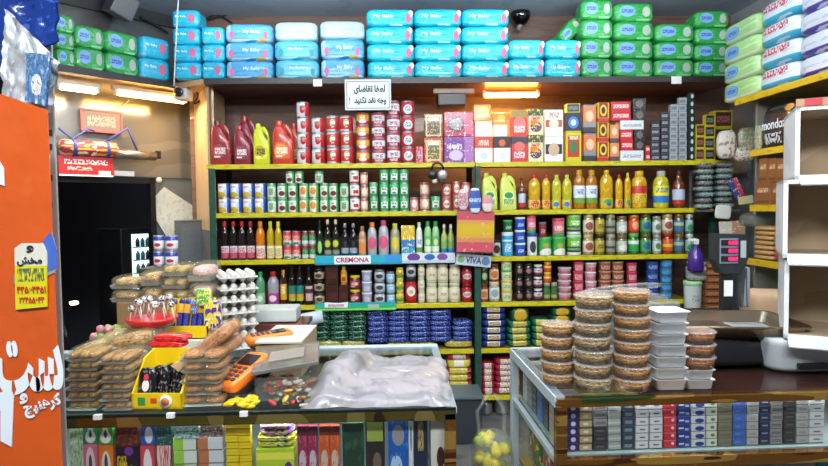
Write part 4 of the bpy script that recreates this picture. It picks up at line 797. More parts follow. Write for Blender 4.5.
# hanging panel of pink and yellow sachets
HP = PY(D - .1); e, wd, ht = sign('hanging_sachet_card', HP, 457, 494, 211, 252, .012, pr('pink yellow card', 'd0505f', ('z', .35, .68, 'dcb414'), ('z', .68, .78, 'dca04a'), ('z', .24, .35, 'dc8a5a'), ('n', 8, .68, 'e8a8b4'), rough=.3), 'plastic-wrapped pink and yellow card hanging from the green post', 'packet', ry=R(1.5))
MB().box((0, -.009, 0), (wd * 1.06, .004, ht * 1.08), thin('clear wrap', '909098', .04, .1, .3)).obj('clear_wrap', e)
MB().tube([(0, .0, ht * .5), (0, .02, ht * .8), (0, .08, ht * 1.7)], .003, INK).obj('hanging_string', e)
for (a, b, y0, y1, n, m, l) in ((458, 468, 189, 210, 'seasoning_sachet', pr('pale pink sachet', 'd4b8bc', ('s', .1, .9, .2, .8, 'a85a68')), 'pale pink sachet clipped above the hanging card'), (469, 481, 188, 213, 'seasoning_sachet', pr('blue white sachet', 'c8d4e4', ('z', .6, .9, '2a4a9a'), ('z', .2, .45, '3a5aa8'), ('s', .1, .9, .4, .6, '5a78b8')), 'blue and white sachet clipped above the hanging card'), (482, 493, 195, 212, 'seasoning_sachet', pr('rose sachet', 'c88a94', ('z', 0, .5, 'e0c8c4')), 'rose coloured sachet clipped above the hanging card')):
    A = PY(D - .12).hit(a, y0); B = PY(D - .12).hit(b, y1); o = MB().pillow((0, 0, 0), (B.x - A.x, .02, A.z - B.z), m, 4, 4, .5, .03, a).obj(n); o.location = ((A.x + B.x) / 2, D - .12, (A.z + B.z) / 2); tag(o, l, 'sachet')
# black and silver headphones-like toy hanging at (437,174)
BKP = mat('black plastic', '141416', .35); 
e = empty('hanging_headphones', PY(D - .06).hit(437.5, 174))
for s in (-1, 1):
    M = Matrix.Translation((s * .035, 0, -.005)) @ Matrix.Rotation(PI / 2, 4, 'X')
    MB().lathe([(0, -.02), (.03, -.02), (.034, -.01), (.034, .01), (.02, .018), (0, .018)], BKP if s < 0 else mat('silver plastic', 'b8b4b8', .3, .4), 20, M).obj('ear_cup', e)
MB().tube([(.04 * math.cos(t * PI / 8) * 1.1, 0, .02 + .06 * math.sin(t * PI / 8)) for t in range(9)], .008, BKP).obj('head_band', e)
MB().box((-.02, .01, -.05), (.035, .03, .03), mat('silver plastic', 'b8b4b8', .3, .4), .006).box((.03, .01, -.05), (.035, .03, .03), BKP, .006).obj('holder_clip', e)
tag(e, 'black and silver headphones hanging over the emerald tins', 'headphones')
# dark box and lamp rail under the high ledge
e = empty('transformer_box', PY(D + .12).hit(451, 101)); MB().box((0, 0, 0), (.2, .16, .09), BKP, .008).obj('box_body', e); MB().box((.02, -.0, .07), (.3, .05, .035), mat('pale rail', 'a89484', .5), .004).obj('mounting_rail', e)
tag(e, 'black electrical box under the high ledge beside the warm lamp', 'electrical box')

# =====================================================================
# cameras and cables near the ceiling
# =====================================================================
c = PY(YB - .1).hit(520.5, 15); e = empty('security_camera', c)
MB().lathe([(0, .09), (.09, .09), (.1, .07), (.095, .03), (.06, .02), (0, .02)], BKP).obj('mount', e)
MB().lathe([(0, -.085), (.04, -.075), (.075, -.03), (.08, .01), (.07, .03)], mat('black dome', '0c0c0e', .1, 0, .6)).obj('dome', e)
MB().tube([(.05, 0, .06), (-.02, 0, -.12)], .02, mat('grey bracket', '8a8a8c', .4)).obj('bracket', e)
tag(e, 'black dome security camera on the back wall above the cyan packs', 'camera')
cp = LE.off(-.02).hit(181, 93); e = empty('security_camera', cp, R(-10))
MB().box((0, .03, 0), (.11, .1, .1), mat('camera white', 'c9c6c0', .4), .018).obj('camera_body', e)
MB().lathe([(0, .012), (.026, .012), (.034, 0), (.034, -.01), (.02, -.014), (0, -.01)], mat('lens black', '26282c', .15, 0, .5), 20, Matrix.Translation((0, -.03, 0)) @ Matrix.Rotation(-PI / 2, 4, 'X')).obj('lens', e)
MB().tube([(0, .04, .04), (0, .04, .09)], .012, mat('camera white', 'c9c6c0', .4)).obj('bracket', e)
tag(e, 'small white camera with black lens under the angled doorway ledge', 'camera')
CW = mat('white cable', 'd8dade', .5); CB = mat('black cable', '1a1b1e', .5)
def cable(pts, r, m, label, name='cable'):
    P_ = [Vector(p) for p in pts]; out = []
    for i in range(len(P_) - 1):
        a, b = P_[i], P_[i + 1]; p0 = P_[max(i - 1, 0)]; p3 = P_[min(i + 2, len(P_) - 1)]
        for k in range(5):
            t = k / 5; out.append(.5 * ((2 * a) + (b - p0) * t + (2 * p0 - 5 * a + 4 * b - p3) * t * t + (3 * a - p0 - 3 * b + p3) * t ** 3))
    out.append(P_[-1]); return tag(MB().tube(out, r, m).obj(name), label, 'cable')
vp = BK.off(-.1)
a = vp.hit(179, -12); b = vp.hit(174, 86); cable([(a.x, a.y, min(a.z, CEIL)), ((a.x + b.x) / 2, a.y - .005, (a.z + b.z) / 2), b], .004, CW, 'straight white cable dropping from the ceiling to the small camera')
wl = PY(YB - .03)
cable([wl.hit(x, y) for x, y in ((200, 22), (230, 14), (262, 12), (300, 13), (365, 13), (440, 9), (500, 11), (560, 10), (640, 13), (700, 14))], .007, CB, 'black cable running along the top of the back wall')
cable([wl.hit(x, y) for x, y in ((198, 30), (204, 20), (215, 15), (223, 17), (232, 23))], .007, CB, 'curled black cable above the inner aqua stack')
cable([LE.off(.05).hit(x, y) for x, y in ((188, 90), (196, 86), (203, 92), (207, 102), (201, 112), (206, 128))], .006, CW, 'looped white cable beside the small camera')
cable([LE.off(.05).hit(x, y) for x, y in ((190, 86), (198, 95), (193, 104), (203, 99), (209, 92))], .006, CB, 'tangled black cable beside the small camera')
cable([LE.off(.38).hit(x, y) for x, y in ((140, 17), (155, 25), (168, 33))], .01, CB, 'black cable on the wall above the aqua wipes packs')
o = MB().box((0, 0, 0), (.16, .2, .16), mat('dark conduit box', '4a4c54', .4), .01).obj('junction_box'); o.location = LE.off(.2).hit(121, 6); o.rotation_euler = (R(15), R(20), LE.rz); tag(o, 'dark tilted junction box above the doorway packs', 'box')
struct(slab('trim_3', LE.off(.395), 58, 200, LE.off(.4).hit(120, 16).z, LE.off(.4).hit(120, 10).z + .1, .04, mat('dark beam', '2c2f33', .5), y=20))

# =====================================================================
# things on the partition and the doorway
# =====================================================================
K1 = LW.off(-.04)
e, wd, ht = sign('framed_notice', LW.off(-.03), 81, 121, 111, 132, .012, pr('pale pink notice', '6e5c5a', ('s', .15, .85, .25, .75, '8a8480'), rough=.2, coat=.4), 'framed pinkish notice hanging from cords above the doorway', 'frame')
mb = MB(); PKF = mat('pink frame', '8a4448', .4)
for s in (-1, 1): mb.box((s * wd * .5, -.008, 0), (.012, .012, ht), PKF); mb.box((0, -.008, s * ht * .5), (wd, .012, .012), PKF)
mb.obj('frame', e); MB().tube([(-wd * .3, 0, ht * .5), (-wd * .25, .01, ht * .95)], .003, CW).tube([(wd * .35, 0, ht * .5), (wd * .75, .01, ht * 1.2)], .003, CW).obj('hanging_cord', e)
ar = LW.off(-.1).hit(89, 149); e = empty('rolled_pack', ar, LE.rz); L_ = (LW.off(-.1).hit(61, 149) - LW.off(-.1).hit(118, 149)).length
MB().lathe([(0, -L_ / 2), (.05, -L_ / 2 + .005), (.058, -L_ / 2 + .02), (.058, L_ / 2 - .02), (.05, L_ / 2 - .005), (0, L_ / 2)], pr('red yellow roll', 'a83a44', ('n', (3, 3, 6), .55, 'd8a83a'), ('n', (6, 3, 3), .62, 'e6dcd0'), rough=.25, coat=.4), 20, Matrix.Rotation(PI / 2, 4, 'Y')).obj('roll_body', e)
STR = mat('blue strap', '2f3a7c', .6)
for s in (-.28, .3):
    MB().lathe([(.06, -.012), (.066, -.01), (.066, .01), (.06, .012)], STR, 20, Matrix.Translation((s * L_, 0, 0)) @ Matrix.Rotation(PI / 2, 4, 'Y')).obj('strap_loop', e)
MB().tube([(-.5 * L_, .0, .13), (-.28 * L_, -.01, .06), (.0 * L_, 0, .14), (.12 * L_, .02, .13)], .008, STR).tube([(.3 * L_, -.02, .06), (.72 * L_, 0, .17), (.9 * L_, 0, .0)], .01, STR, flat=.6).obj('strap', e)
tag(e, 'red patterned roll slung in dark blue straps above the doorway', 'roll')
e, wd, ht = sign('red_sign_box', LW.off(-.09), 57, 111, 157, 176.5, .07, pr('red light sign', 'c02a2e', ('s', .1, .9, .6, .85, 'f0d0cc'), ('s', .15, .6, .3, .5, 'e8b8b0'), ('r', .72, .95, .05, .3, 'd8dcd8'), rough=.25, coat=.4), 'red sign box with white lines over the dark doorway', 'sign')
MB().box((0, -.036, -.46 * ht), (wd, .003, ht * .08), WHT).obj('bottom_edge', e)
o = sign('white_label', LW.off(-.06), 114, 134, 171, 176, .01, WHT, 'small white label strip beside the red sign box', 'label')
e = empty('roller_shutter_tube', LW.off(-.12).hit(135, 155), LE.rz); MB().lathe([(0, -.15), (.035, -.15), (.035, .15), (0, .15)], mat('steel roller', '8a8078', .25, .7), 20, Matrix.Rotation(PI / 2, 4, 'Y')).obj('tube', e); MB().box((.17, 0, .01), (.03, .05, .06), mat('dark steel', '2e3033', .3, .7), .004).obj('end_bracket', e)
tag(e, 'short steel roller tube beside the strapped red roll', 'roller')
# grey perforated box and energy cans
e, wd, ht = sign('grey_meter_box', LW.off(-.26), 178, 213, 220, 262, .1, pr('grey perforated steel', '74787c', ('n', (30, 3, 30), .6, '5c6064'), rough=.5), 'grey perforated metal box on the wall beside the shelving', 'box')
MB().box((0, -.062, ht * .5), (wd * 1.02, .01, .01), mat('grey edge', '909498', .4)).obj('top_edge', e)
# fridge and painted night dark
F0 = LW.off(.55); fa_, fb = F0.hit(121, 250), F0.hit(152, 250); fz1, fz0 = F0.hit(136, 228).z, 0
e = empty('drinks_fridge', (fa_ + fb) / 2 - Vector((0, 0, ((fa_ + fb) / 2).z)), F0.rz); wd = (fb - fa_).length
MB().box((0, .25, fz1 / 2), (wd, .5, fz1), mat('fridge black', '101214', .3), .01).obj('fridge_body', e)
gl = F0.hit(140, 234).z; gb = F0.hit(140, 275).z - .3
MB().box((wd * .14, -.006, (gl + gb) / 2), (wd * .6, .01, gl - gb), mat('lit fridge interior', 'b8dce4', .4, emit=2.2)).obj('lit_interior', e)
for k in range(5):
    z = gl - .11 - k * (gl - gb - .1) / 5
    s_ = MB().box((wd * .14, -.03, z), (wd * .6, .04, .008), mat('fridge rack', '4a5a60', .3)).obj('rack', e)
    for j in range(3): MB().lathe([(0, 0), (.018, 0), (.018, .05), (.008, .065), (.008, .075), (0, .075)], mat(('dark drink', 'teal drink', 'grey drink')[(j + k) % 3], ('20282c', '2a7a80', '6a7478')[(j + k) % 3], .3), 10, Matrix.Translation((wd * (-.02 + .16 * j), -.03, z + .006))).obj('shelf_bottle', e)
tag(e, 'black drinks fridge with lit white interior outside in the dark doorway', 'fridge')
e = empty('parked_car', LW.off(1.15).hit(60, 312) - LD * .8, LE.rz); e.location.z = .0
cz = LW.off(1.0).hit(84, 312).z
CARM = mat('dark car paint', '08080a', .12, 0, .8)
bd = MB().loft([(.2, 0, .7, .95, .62), (.45, 0, .7, 1.0, .68), (.75, 0, .7, .98, .66), (.82, .05, .72, .8, .6), (1.15, .1, .74, .55, .48), (1.2, .1, .74, .45, .42)], CARM, 28, .5); bd.obj('car_body', e)
for sx in (-.6, .6):
    MB().lathe([(0, -.1), (.28, -.1), (.3, -.06), (.3, .06), (.28, .1), (0, .1)], mat('tyre', '0e0e10', .7), 20, Matrix.Translation((sx, .12, .3)) @ Matrix.Rotation(PI / 2, 4, 'X')).obj('wheel', e)
hl = LW.off(1.0).hit(74, 303); Mq = Matrix.Rotation(-LE.rz, 4, 'Z'); hq = Mq @ (hl - e.location)
MB().pillow(tuple(hq), (.07, .05, .035), mat('reflection glow', 'ffd8b0', .3, emit=5), 3, 4).obj('reflection_spot', e)  # glowing spot added in place of a headlamp reflection
tag(e, 'dark parked car barely visible in the night outside the doorway', 'car')

# =====================================================================
# orange banner, door post, foil bags near the camera
# =====================================================================
OBP = Plane(at_z(62, 440, .82)[:2], (1, .08)) if False else PY(1.5)
def opts(pts, pl): return [pl.hit(x, y) for x, y in pts]
ORG = pr('orange vinyl', 'd65a1c', ('n', 5, .62, 'd85e20'), rough=.3, coat=.35, bump=.5, bscale=9, obj=True)
q = opts([(-40, 80), (47, 110), (62, 470), (64, 560), (-40, 560)], OBP)
e = empty('orange_banner', (q[0].x, 1.5, 0)); mb = MB(); mb.prism([(p.x - q[0].x, p.z) for p in q], 0, .004, ORG).obj('banner_sheet', e)
def olet(s, x, y, wd, ht, rz=0, m=WL):
    p = OBP.hit(x, y); k = 1.5 / FPX; return lettering(s, m, e, (p.x - q[0].x, -.006, p.z), wd * k, ht * k, ry=rz, bold=.04)
olet(fa('ست'), 31, 366, 64, 54, R(-4)); olet(fa('کرهنیچ'), 44, 405, 38, 18, R(-14)); olet(fa('و'), 25, 398, 8, 11)
def shp(pts, y, m, nm):
    P_ = [OBP.hit(a, b) for a, b in pts]; return MB().prism([(p.x - q[0].x, p.z) for p in P_], -y, -y + .003, m).obj(nm, e)
shp([(-6, 160), (0, 160), (5, 168), (6, 186), (0, 184), (-6, 190)], .006, WL, 'printed_stroke'); shp([(-4, 394), (12, 388), (15, 396), (13, 446), (2, 440), (2, 410), (-4, 412)], .006, WL, 'printed_stroke')
shp([(15, 275), (22, 258), (48, 252), (58, 262), (56, 272), (40, 280), (15, 284)], .004, mat('grey photo print', '9a9696', .5), 'printed_patch'); shp([(44, 240), (52, 232), (58, 250), (58, 268), (48, 272)], .005, mat('blue photo print', '4a6ac0', .4), 'printed_patch')
tag(e, 'large orange vinyl banner with white Persian lettering beside the counter', 'banner')
e = empty('yellow_sticker', OBP.hit(34, 275) - Vector((0, .008, 0)))
c = OBP.hit(34, 275); P_ = [OBP.hit(a, b) - c for a, b in ((17, 248), (24, 243), (45, 243), (49, 252), (49, 306), (18, 309))]
MB().prism([(p.x, p.z) for p in P_], -.002, .002, pr('yellow white sticker', 'dcd41c', ('z', .66, 1, 'dfdccc'), ('s', .1, .9, .42, .62, '5a6a4a'), rough=.4)).obj('sticker_paper', e)
k = 1.5 / FPX; lettering(fa('مخش'), mat('black ink', '1c1c1e', .6), e, (-.002, -.005, 14 * k), 24 * k, 9 * k, bold=.03); lettering(fa('و'), INK, e, (0, -.005, 26 * k), 7 * k, 7 * k, bold=.03)
lettering('۴۴۵۶۴۴۵۱', INKR, e, (0, -.005, -14 * k), 28 * k, 7 * k, bold=.03); lettering('۲۲۴۵۵۶۴۴', INKR, e, (0, -.005, -24 * k), 24 * k, 6 * k, bold=.02)
tag(e, 'yellow and white phone number sticker on the orange banner', 'sticker')
PP = PY(1.72); e = empty('slotted_door_post', (PP.hit(51, 200).x, 1.72, 0)); a, b = PP.hit(43, 100).x, PP.hit(57, 100).x
MB().box((.0, 0, 1.4), (b - a, .008, 2.8), mat('galvanised steel', 'a9aba8', .35, .4), .003).obj('post_body', e)
DKH = mat('slot dark', '2a2a2a', .6)
for y in (133, 147, 178, 205):
    p = PP.hit(52, y); MB().box((p.x - e.location.x, -.006, p.z), (.007, .004, .016), DKH).obj('slot', e)
MB().tube([(.0, -.02, PP.hit(50, 120).z), (-.004, -.03, PP.hit(50, 130).z), (.004, -.022, PP.hit(50, 146).z)], .002, DKH).obj('hook_wire', e)
tag(e, 'galvanised steel slotted post beside the orange banner', 'post')
def foil(name, pts, y, m, th, label, seed):
    pl = PY(y); P_ = [pl.hit(a, b) for a, b in pts]; c = sum(P_, Vector()) / len(P_)
    xs = [p.x - c.x for p in P_]; zs_ = [p.z - c.z for p in P_]
    bm = bmesh.new(); n = 18; x0, x1, z0, z1 = min(xs), max(xs), min(zs_), max(zs_); mb = MB(); vs = []; fs = []
    for i in range(n + 1):
        for j in range(n + 1):
            u, v = i / n, j / n
            # bilinear in the four corners
            A, B, C, D_ = [Vector((xs[k_], 0, zs_[k_])) for k_ in range(4)]
            p = A.lerp(B, u).lerp(D_.lerp(C, u), v)
            nn = noise.noise(Vector((u * 7 + seed, v * 6, 1.7))) + .5 * noise.noise(Vector((u * 15 + seed, v * 14, 5)))
            vs.append((p.x, nn * th, p.z))
    for i in range(n):
        for j in range(n): k_ = i * (n + 1) + j; fs.append((k_, k_ + 1, k_ + n + 2, k_ + n + 1))
    N = len(vs); vs += [(a_, b_ + .01, c_) for a_, b_, c_ in vs]; fs += [tuple(N + t for t in f[::-1]) for f in fs]
    bm.free(); mb.add(vs, fs, m, True); o = mb.obj(name); o.location = (c.x, y, c.z); return o
o = foil('foil_packaging', [(4, 8), (58, 62), (48, 112), (2, 96)], 1.62, pr('silver foil', 'b9bfc4', ('n', 4, .58, '98a0a8'), ('n', 9, .64, 'd8dcde'), rough=.35, metal=.1), .02, '', 3); tag(o, 'crumpled silver foil packaging above the orange banner', 'packaging')
o = foil('blue_packaging', [(-30, -14), (57, -14), (56, 40), (-30, 96)], 1.68, pr('deep blue film', '1c3a8a', ('n', 3, .6, '14265c'), ('n', 8, .66, '3c62b8'), rough=.2, coat=.4), .02, '', 8); tag(o, 'dark blue glossy packaging behind the silver foil', 'packaging')
o = foil('blue_sticker_film', [(26, 52), (50, 55), (45, 106), (25, 100)], 1.59, pr('light blue film', '4a78a8', ('n', 9, .55, '7aa0c0'), ('e', .45, .4, .2, .2, 'd8dde4'), ('n', 15, .64, '5a4a6a'), rough=.25), .006, '', 12); tag(o, 'light blue printed film patch over the silver foil', 'packaging')
# =====================================================================
# right wall shelves
# =====================================================================
XR = 2.2
RW = Plane((XR, 0), (0, -1))
def rz_(px, py): return RW.hit(px, py).z
RZT, RZ1, RZ2, RZ3 = rz_(750, 95.5), rz_(775, 147), rz_(775, 205), rz_(775, 262)
un2 = empty('wall_shelving', (0, 0, 0))
YE2 = pr('yellow lip bright', 'd6ae12', ('n', (14, 14, 60), .62, 'b8940f'), rough=.4, obj=True)
for z, y0, y1 in ((RZT, 2.4, RW.hit(736, 100).y), (RZ1, 2.9, RW.hit(751, 150).y), (RZ2, 2.9, RW.hit(751, 206).y), (RZ3, 2.9, RW.hit(748, 262).y)):
    s_ = MB().box((XR + .28, (y0 + y1) / 2, z - .012), (.55, y1 - y0, .018), BOARD).obj('shelf_board', un2)
    MB().box((XR - .004, (y0 + y1) / 2, z - .018), (.01, y1 - y0, .04), YE2, .002).obj('shelf_lip', s_)
MB().box((XR + .3, RW.hit(750, 150).y + .02, 1.2), (.5, .02, 2.3), mat('shelf end panel', '7c7a6c', .6)).obj('end_panel', un2)
MB().box((XR + .04, 2.92, RZT / 2), (.04, .04, RZT), GRN).obj('post', un2)
tag(un2, 'side wall shelving with bright yellow lips beside the white cartons', 'shelving')
p_lg = pack('pale_green_pack', pr('pale green film', 'a9cf86', ('n', (3, 2, 5), .58, 'bfe09a'), ('z', 0, .2, 'd4e6c4'), ('e', .3, .5, .2, .3, '6a9ac0'), rough=.28, coat=.3), .9, badge=(-.2, .5, .16, .3, LBB), seed=21)
p_cw = pack('cyan_white_pack', pr('cyan white film', 'dfe6ec', ('z', 0, .3, '2fa8cc'), ('s', .1, .8, .55, .85, 'd0405c'), ('n', (3, 2, 5), .62, 'c4d4e0'), rough=.28, coat=.3), .9, k=6, seed=22)
p_pw = pack('purple_white_pack', pr('purple white film', 'd6d8e2', ('z', 0, .27, '3c2f9a'), ('n', (3, 2, 5), .6, 'bcc2d6'), rough=.28, coat=.3), .9, k=6, seed=23)
stock(RW, RZT, 'side wall ledge', [(p_lg, 721, 754, 20, 1, 4, 'pale green diaper pack', 'diapers'), (p_cw, 757, 793, -2, 1, 4, 'white pack with cyan base and red print', 'diapers'), (p_pw, 796, 834, -14, 1, 4, 'white pack with purple base', 'diapers'), (p_pw, 836, 880, -20, 1, 4, 'white pack with purple base out front', 'diapers')][:3], depth=.26, jit=2)
bk_ = pack('black_snack_bag', pr('black bag film', '17171c', ('s', .12, .62, .1, .35, 'c8ccd4'), ('e', .8, .86, .1, .08, 'd8902a'), ('n', 6, .64, '3a3a44'), rough=.25, coat=.4), .4, .3, 5, .03, letters='mondoz', lm=WL, let_at=(-.1, .55, .7, .22))
w1 = bx('brown snack carton', '8a5430', ('s', .15, .85, .55, .75, 'd8b890'), ('r', .1, .9, .1, .2, '6a3c20'), kind='snack_carton', ratio=.8)
w2 = pack('blue_white_pack', pr('blue white wipes', 'cfdde6', ('z', .55, 1, '3a9ac8'), ('s', .15, .6, .25, .7, '2a4a8c'), ('z', 0, .1, 'a83a7c'), rough=.3), .6, .2, 6, .02)
w3 = pack('snack_packet', pr('tan white packet', 'c4b8a4', ('n', 7, .56, '8a7058'), ('s', .2, .8, .3, .7, 'e8e0d4'), rough=.3), .4, .4, 4, .05)
w4 = pack('snack_packet', pr('olive clear packet', '8a9478', ('n', 7, .56, 'b8b8a4'), ('n', 10, .62, 'c8a83c'), rough=.3), .4, .4, 4, .05)
W1 = 'second side shelf'; W2 = 'third side shelf'; W3 = 'lowest side shelf'
stock(RW, RZ1, W1, [(bk_, 758, 792, 104, 1, 1, 'black snack bag with white lettering', 'snack bag'), (w4, 751, 757, 126, 1, 1, 'olive clear packet beside black bag', 'packet')], depth=.16)
stock(RW, RZ2, W2, [(w1, 753, 783, 182, 2, 1, 'brown snack carton, lower row', 'carton'), (w1, 757, 782, 158, 3, 1, 'brown snack carton, upper row', 'carton', 182.2), (w2, 784, 803, 150, 1, 1, 'blue and white pack beside cartons', 'pack')], depth=.2)
env = pack('paper_pouch', pr('tan paper pouch', 'b98c52', ('n', 5, .6, 'c9a06a'), ('g', 0, .06, '8a5a34'), rough=.6), 1, .5, 5, .05, seed=31)
envr = pack('paper_pouch', pr('red paper pouch', 'b8301f', ('n', 5, .6, 'd8502c'), rough=.5), 1, .5, 5, .05, seed=32)
stock(RW, RZ3, W3, [(env, 750, 768, 226, 1, 7, 'tan paper pouch', 'pouch'), (envr, 769, 790, 246, 1, 2, 'red paper pouch', 'pouch'), (env, 769, 790, 232, 1, 2, 'tan paper pouch over red pouches', 'pouch', 246.2)], depth=.25, jit=6)
MB()
o = MB().pillow((0, 0, 0), (.3, .16, .1), thin('dusty clear film', '8a8c84', .45, .2, .4), 4, 7, .3, .08, 5).obj('clear_bag'); o.location = RW.off(.14).hit(766, 220); tag(o, 'crumpled clear bag over the tan paper pouches', 'bag')

# cluttered rack corner between both shelvings
CR = Plane(BK.off(-.08).hit(697, 170)[:2], (1, -.25))
pile = [pr('grey green packet', '7c8a84', ('n', 7, .56, '5a6460'), ('n', 9, .62, 'c4ccc8'), rough=.25, coat=.4), pr('dark clear packet', '4c5452', ('n', 7, .55, '8a9490'), ('n', 11, .64, 'c86a74'), rough=.25, coat=.4), pr('teal clear packet', '7a9a94', ('n', 7, .56, '4a5a58'), ('n', 9, .64, 'd8e0dc'), rough=.25, coat=.4)]
cz0 = CR.hit(715, 209).z; cz1 = CR.hit(715, 162).z
for k in range(8):
    h = (cz1 - cz0) / 8
    pk = pack('spice_packet', pile[k % 3], .7, .5, 4, .08, seed=40 + k)
    A, B = CR.hit(697 + (k % 3) * 1.5, 185), CR.hit(716 - (k % 2), 185); c = (A + B) / 2 + CR.n * .1
    spawn(pk, (c.x, c.y, cz0 + k * h), ((B - A).length, .16, h * .98), CR.rz + R(random.uniform(-6, 6)), ('grey-green', 'dark', 'teal')[k % 3] + ' clear spice packet, ' + (layer_word(k, 8)) + ' of the corner pile, outer stack', 'packet', 'spice packets in the corner')
    A, B = CR.hit(717.5, 185), CR.hit(737 - (k % 3), 185); c = (A + B) / 2 + CR.n * .1
    spawn(pk, (c.x, c.y, cz0 + k * h + .004), ((B - A).length, .16, h * .98), CR.rz + R(random.uniform(-6, 6)), ('grey-green', 'dark', 'teal')[k % 3] + ' clear spice packet, ' + (layer_word(k, 8)) + ' of the corner pile, inner stack', 'packet', 'spice packets in the corner')
e = empty('corner_rack', CR.pt + CR.n * .12); e.rotation_euler.z = CR.rz
wd = (CR.hit(739, 190) - CR.hit(696, 190)).length
for z in (cz0 - .012, CR.hit(715, 262).z):
    MB().box((wd / 2, .0, z), (wd, .24, .012), mat('rack grey', '4a4c4a', .5)).obj('shelf_board', e)
for sx in (.01, wd - .01): MB().box((sx, .12, .95), (.02, .02, 1.9), mat('rack grey', '4a4c4a', .5)).obj('post', e)
tag(e, 'narrow grey corner rack crammed with packets behind the scale', 'rack')
def flat(name, pl, x0, x1, y0, y1, th, m, label, cat, ry=0, k=5, soft=True, rough=.03):
    A = pl.hit(x0, (y0 + y1) / 2); B = pl.hit(x1, (y0 + y1) / 2); zt, zb_ = pl.hit((x0 + x1) / 2, y0).z, pl.hit((x0 + x1) / 2, y1).z; c = (A + B) / 2
    d = ((B - A).length, th, zt - zb_)
    o = (MB().pillow((0, 0, 0), d, m, k, 5, 0, rough, x0) if soft else MB().box((0, 0, 0), d, m, min(th, .01) * .3)).obj(name)
    o.location = (c.x, c.y, (zt + zb_) / 2); o.rotation_euler = (0, ry, pl.rz); return tag(o, label, cat)
C2 = CR.off(-.03)
flat('magazine', C2, 731, 741, 178, 198, .02, pr('red navy cover', 'b83040', ('g', 0, .5, '2c3a7c'), ('n', 6, .62, 'd8d0d8')), 'red and navy booklet leaning on the spice packets', 'booklet', R(-24), soft=False)
flat('yellow_envelope', C2, 738, 753, 196, 204, .02, mat('cream paper', 'cfc08a', .6), 'small cream envelope tucked under the booklet', 'envelope', R(-8), soft=False)
flat('paper_bag', C2.off(-.01), 715, 731, 205, 219, .02, mat('white bag paper', 'd0ccc4', .6), 'small white paper bag hanging above the scale display', 'bag', R(6), rough=.06)
flat('paper_card', CR.off(.0), 719, 745, 221, 236, .012, pr('tan pale card', 'd0c8b4', ('g', .5, .8, 'c08a6a'), ('g', .8, 1, 'b89a70'), ('n', 6, .62, 'e4dfd0')), 'pale card with tan print standing behind the scale display', 'card', R(-3), soft=False)
wbag = pack('snack_packet', pr('white tan packet', 'd0c8bc', ('n', 5, .58, '9a7a60'), rough=.35), .4, .4, 4, .05, seed=52)
for (a, b, y0, y1, l, mm) in ((716, 736, 131, 159, 'white and tan packet on the yellow-framed cartons', wbag), (737, 757, 128, 150, 'olive clear packet beside the tan packet', w4), (733, 754, 147, 162, 'tan white packet over the spice packets', w3)):
    A = CR.off(-.03).hit(a, y1); B = CR.off(-.03).hit(b, y1); spawn(mm, ((A.x + B.x) / 2, (A.y + B.y) / 2, A.z), ((B - A).length, .07, A.z * 0 + CR.off(-.03).hit(a, y0).z - A.z), CR.rz + R(-6), l, 'packet')
# violet cleaner bottle, tub, bucket, brown packets on the back shelf end
CS = PY(D - .12)
def stand(p, x0, x1, y0, y1, label, cat, pl=CS, n=1, extra=''):
    A = pl.hit(x0, y1); B = pl.hit(x1, y1); zt = pl.hit((x0 + x1) / 2, y0).z; h = (zt - A.z) / n; wd = (B - A).length
    for k in range(n):
        spawn(p, ((A.x + B.x) / 2, (A.y + B.y) / 2 + wd / 2 * p.ratio, A.z + k * h), (wd, wd * p.ratio, h * .98), R(random.uniform(-3, 3)), label + (', ' + layer_word(k, n) if n > 1 else '') + extra, cat, label if n > 1 else None)
    return A.z
a = empty('spray_cleaner', (CS.hit(697, 265).x, D - .1, CS.hit(697, 271).z)); s = (CS.hit(705, 260) - CS.hit(690, 260)).length; h = CS.hit(697, 245).z - CS.hit(697, 271).z
MB().lathe([(0, 0), (s * .46, 0), (s * .5, .01), (s * .48, h * .6), (s * .2, h * .9), (s * .12, h)], mat('violet bottle', '4a2a86', .25, 0, .4)).obj('bottle_body', a)
MB().box((0, 0, h * 1.12), (s * .3, s * .3, h * .2), WHT, .004).box((-s * .25, 0, h * 1.2), (s * .5, s * .2, h * .1), WHT, .003).obj('trigger_head', a)
tag(a, 'violet spray cleaner bottle with white trigger at the shelf end', 'bottle')
ze = CS.hit(700, 312).z
for (x0, x1, y0, y1, p, l, c) in ((692, 714, 262, 281, jar('nut_jar', pr('nuts', '9a9486', ('n', 9, .55, 'c8c4b4'), rough=.2, coat=.4), pr('nut label', 'b0b4b0', ('e', .5, .5, .4, .3, '5a6a6a')), mat('blue grey lid', '8a9aa4', .4)), 'squat jar with grey lid on the white bucket', 'jar'),
                                  (688, 706, 281, 311, tub('bucket', pr('white bucket', 'c8d0cc', ('s', .3, .7, .3, .6, '9aa8a0')), mat('pale green lid', 'a9d6a0', .4), .9), 'white bucket with pale green lid behind the scale', 'bucket')):
    stand(p, x0, x1, y0, y1, l, c)
stand(carton('tea_carton', pr('brown packet', '8a5434', ('z', 0, .14, '3a2014'), ('s', .1, .9, .3, .7, 'c88a5c')), 1), 706, 722, 262, 311, 'brown packet in the tall stack behind the scale', 'packet', CS, 7)
e = empty('small_stand', (CS.hit(705, 312).x, D, 0)); MB().box((0, -.05, ze - .012), (.22, .26, .022), mat('rack grey', '4a4c4a', .5)).obj('top_board', e)
for sx in (-.1, .1):
    for sy in (-.16, .06): MB().box((sx, sy, (ze - .02) / 2), (.02, .02, ze - .02), mat('rack grey', '4a4c4a', .5)).obj('leg', e)
tag(e, 'low grey stand under the white bucket and brown packets', 'stand')
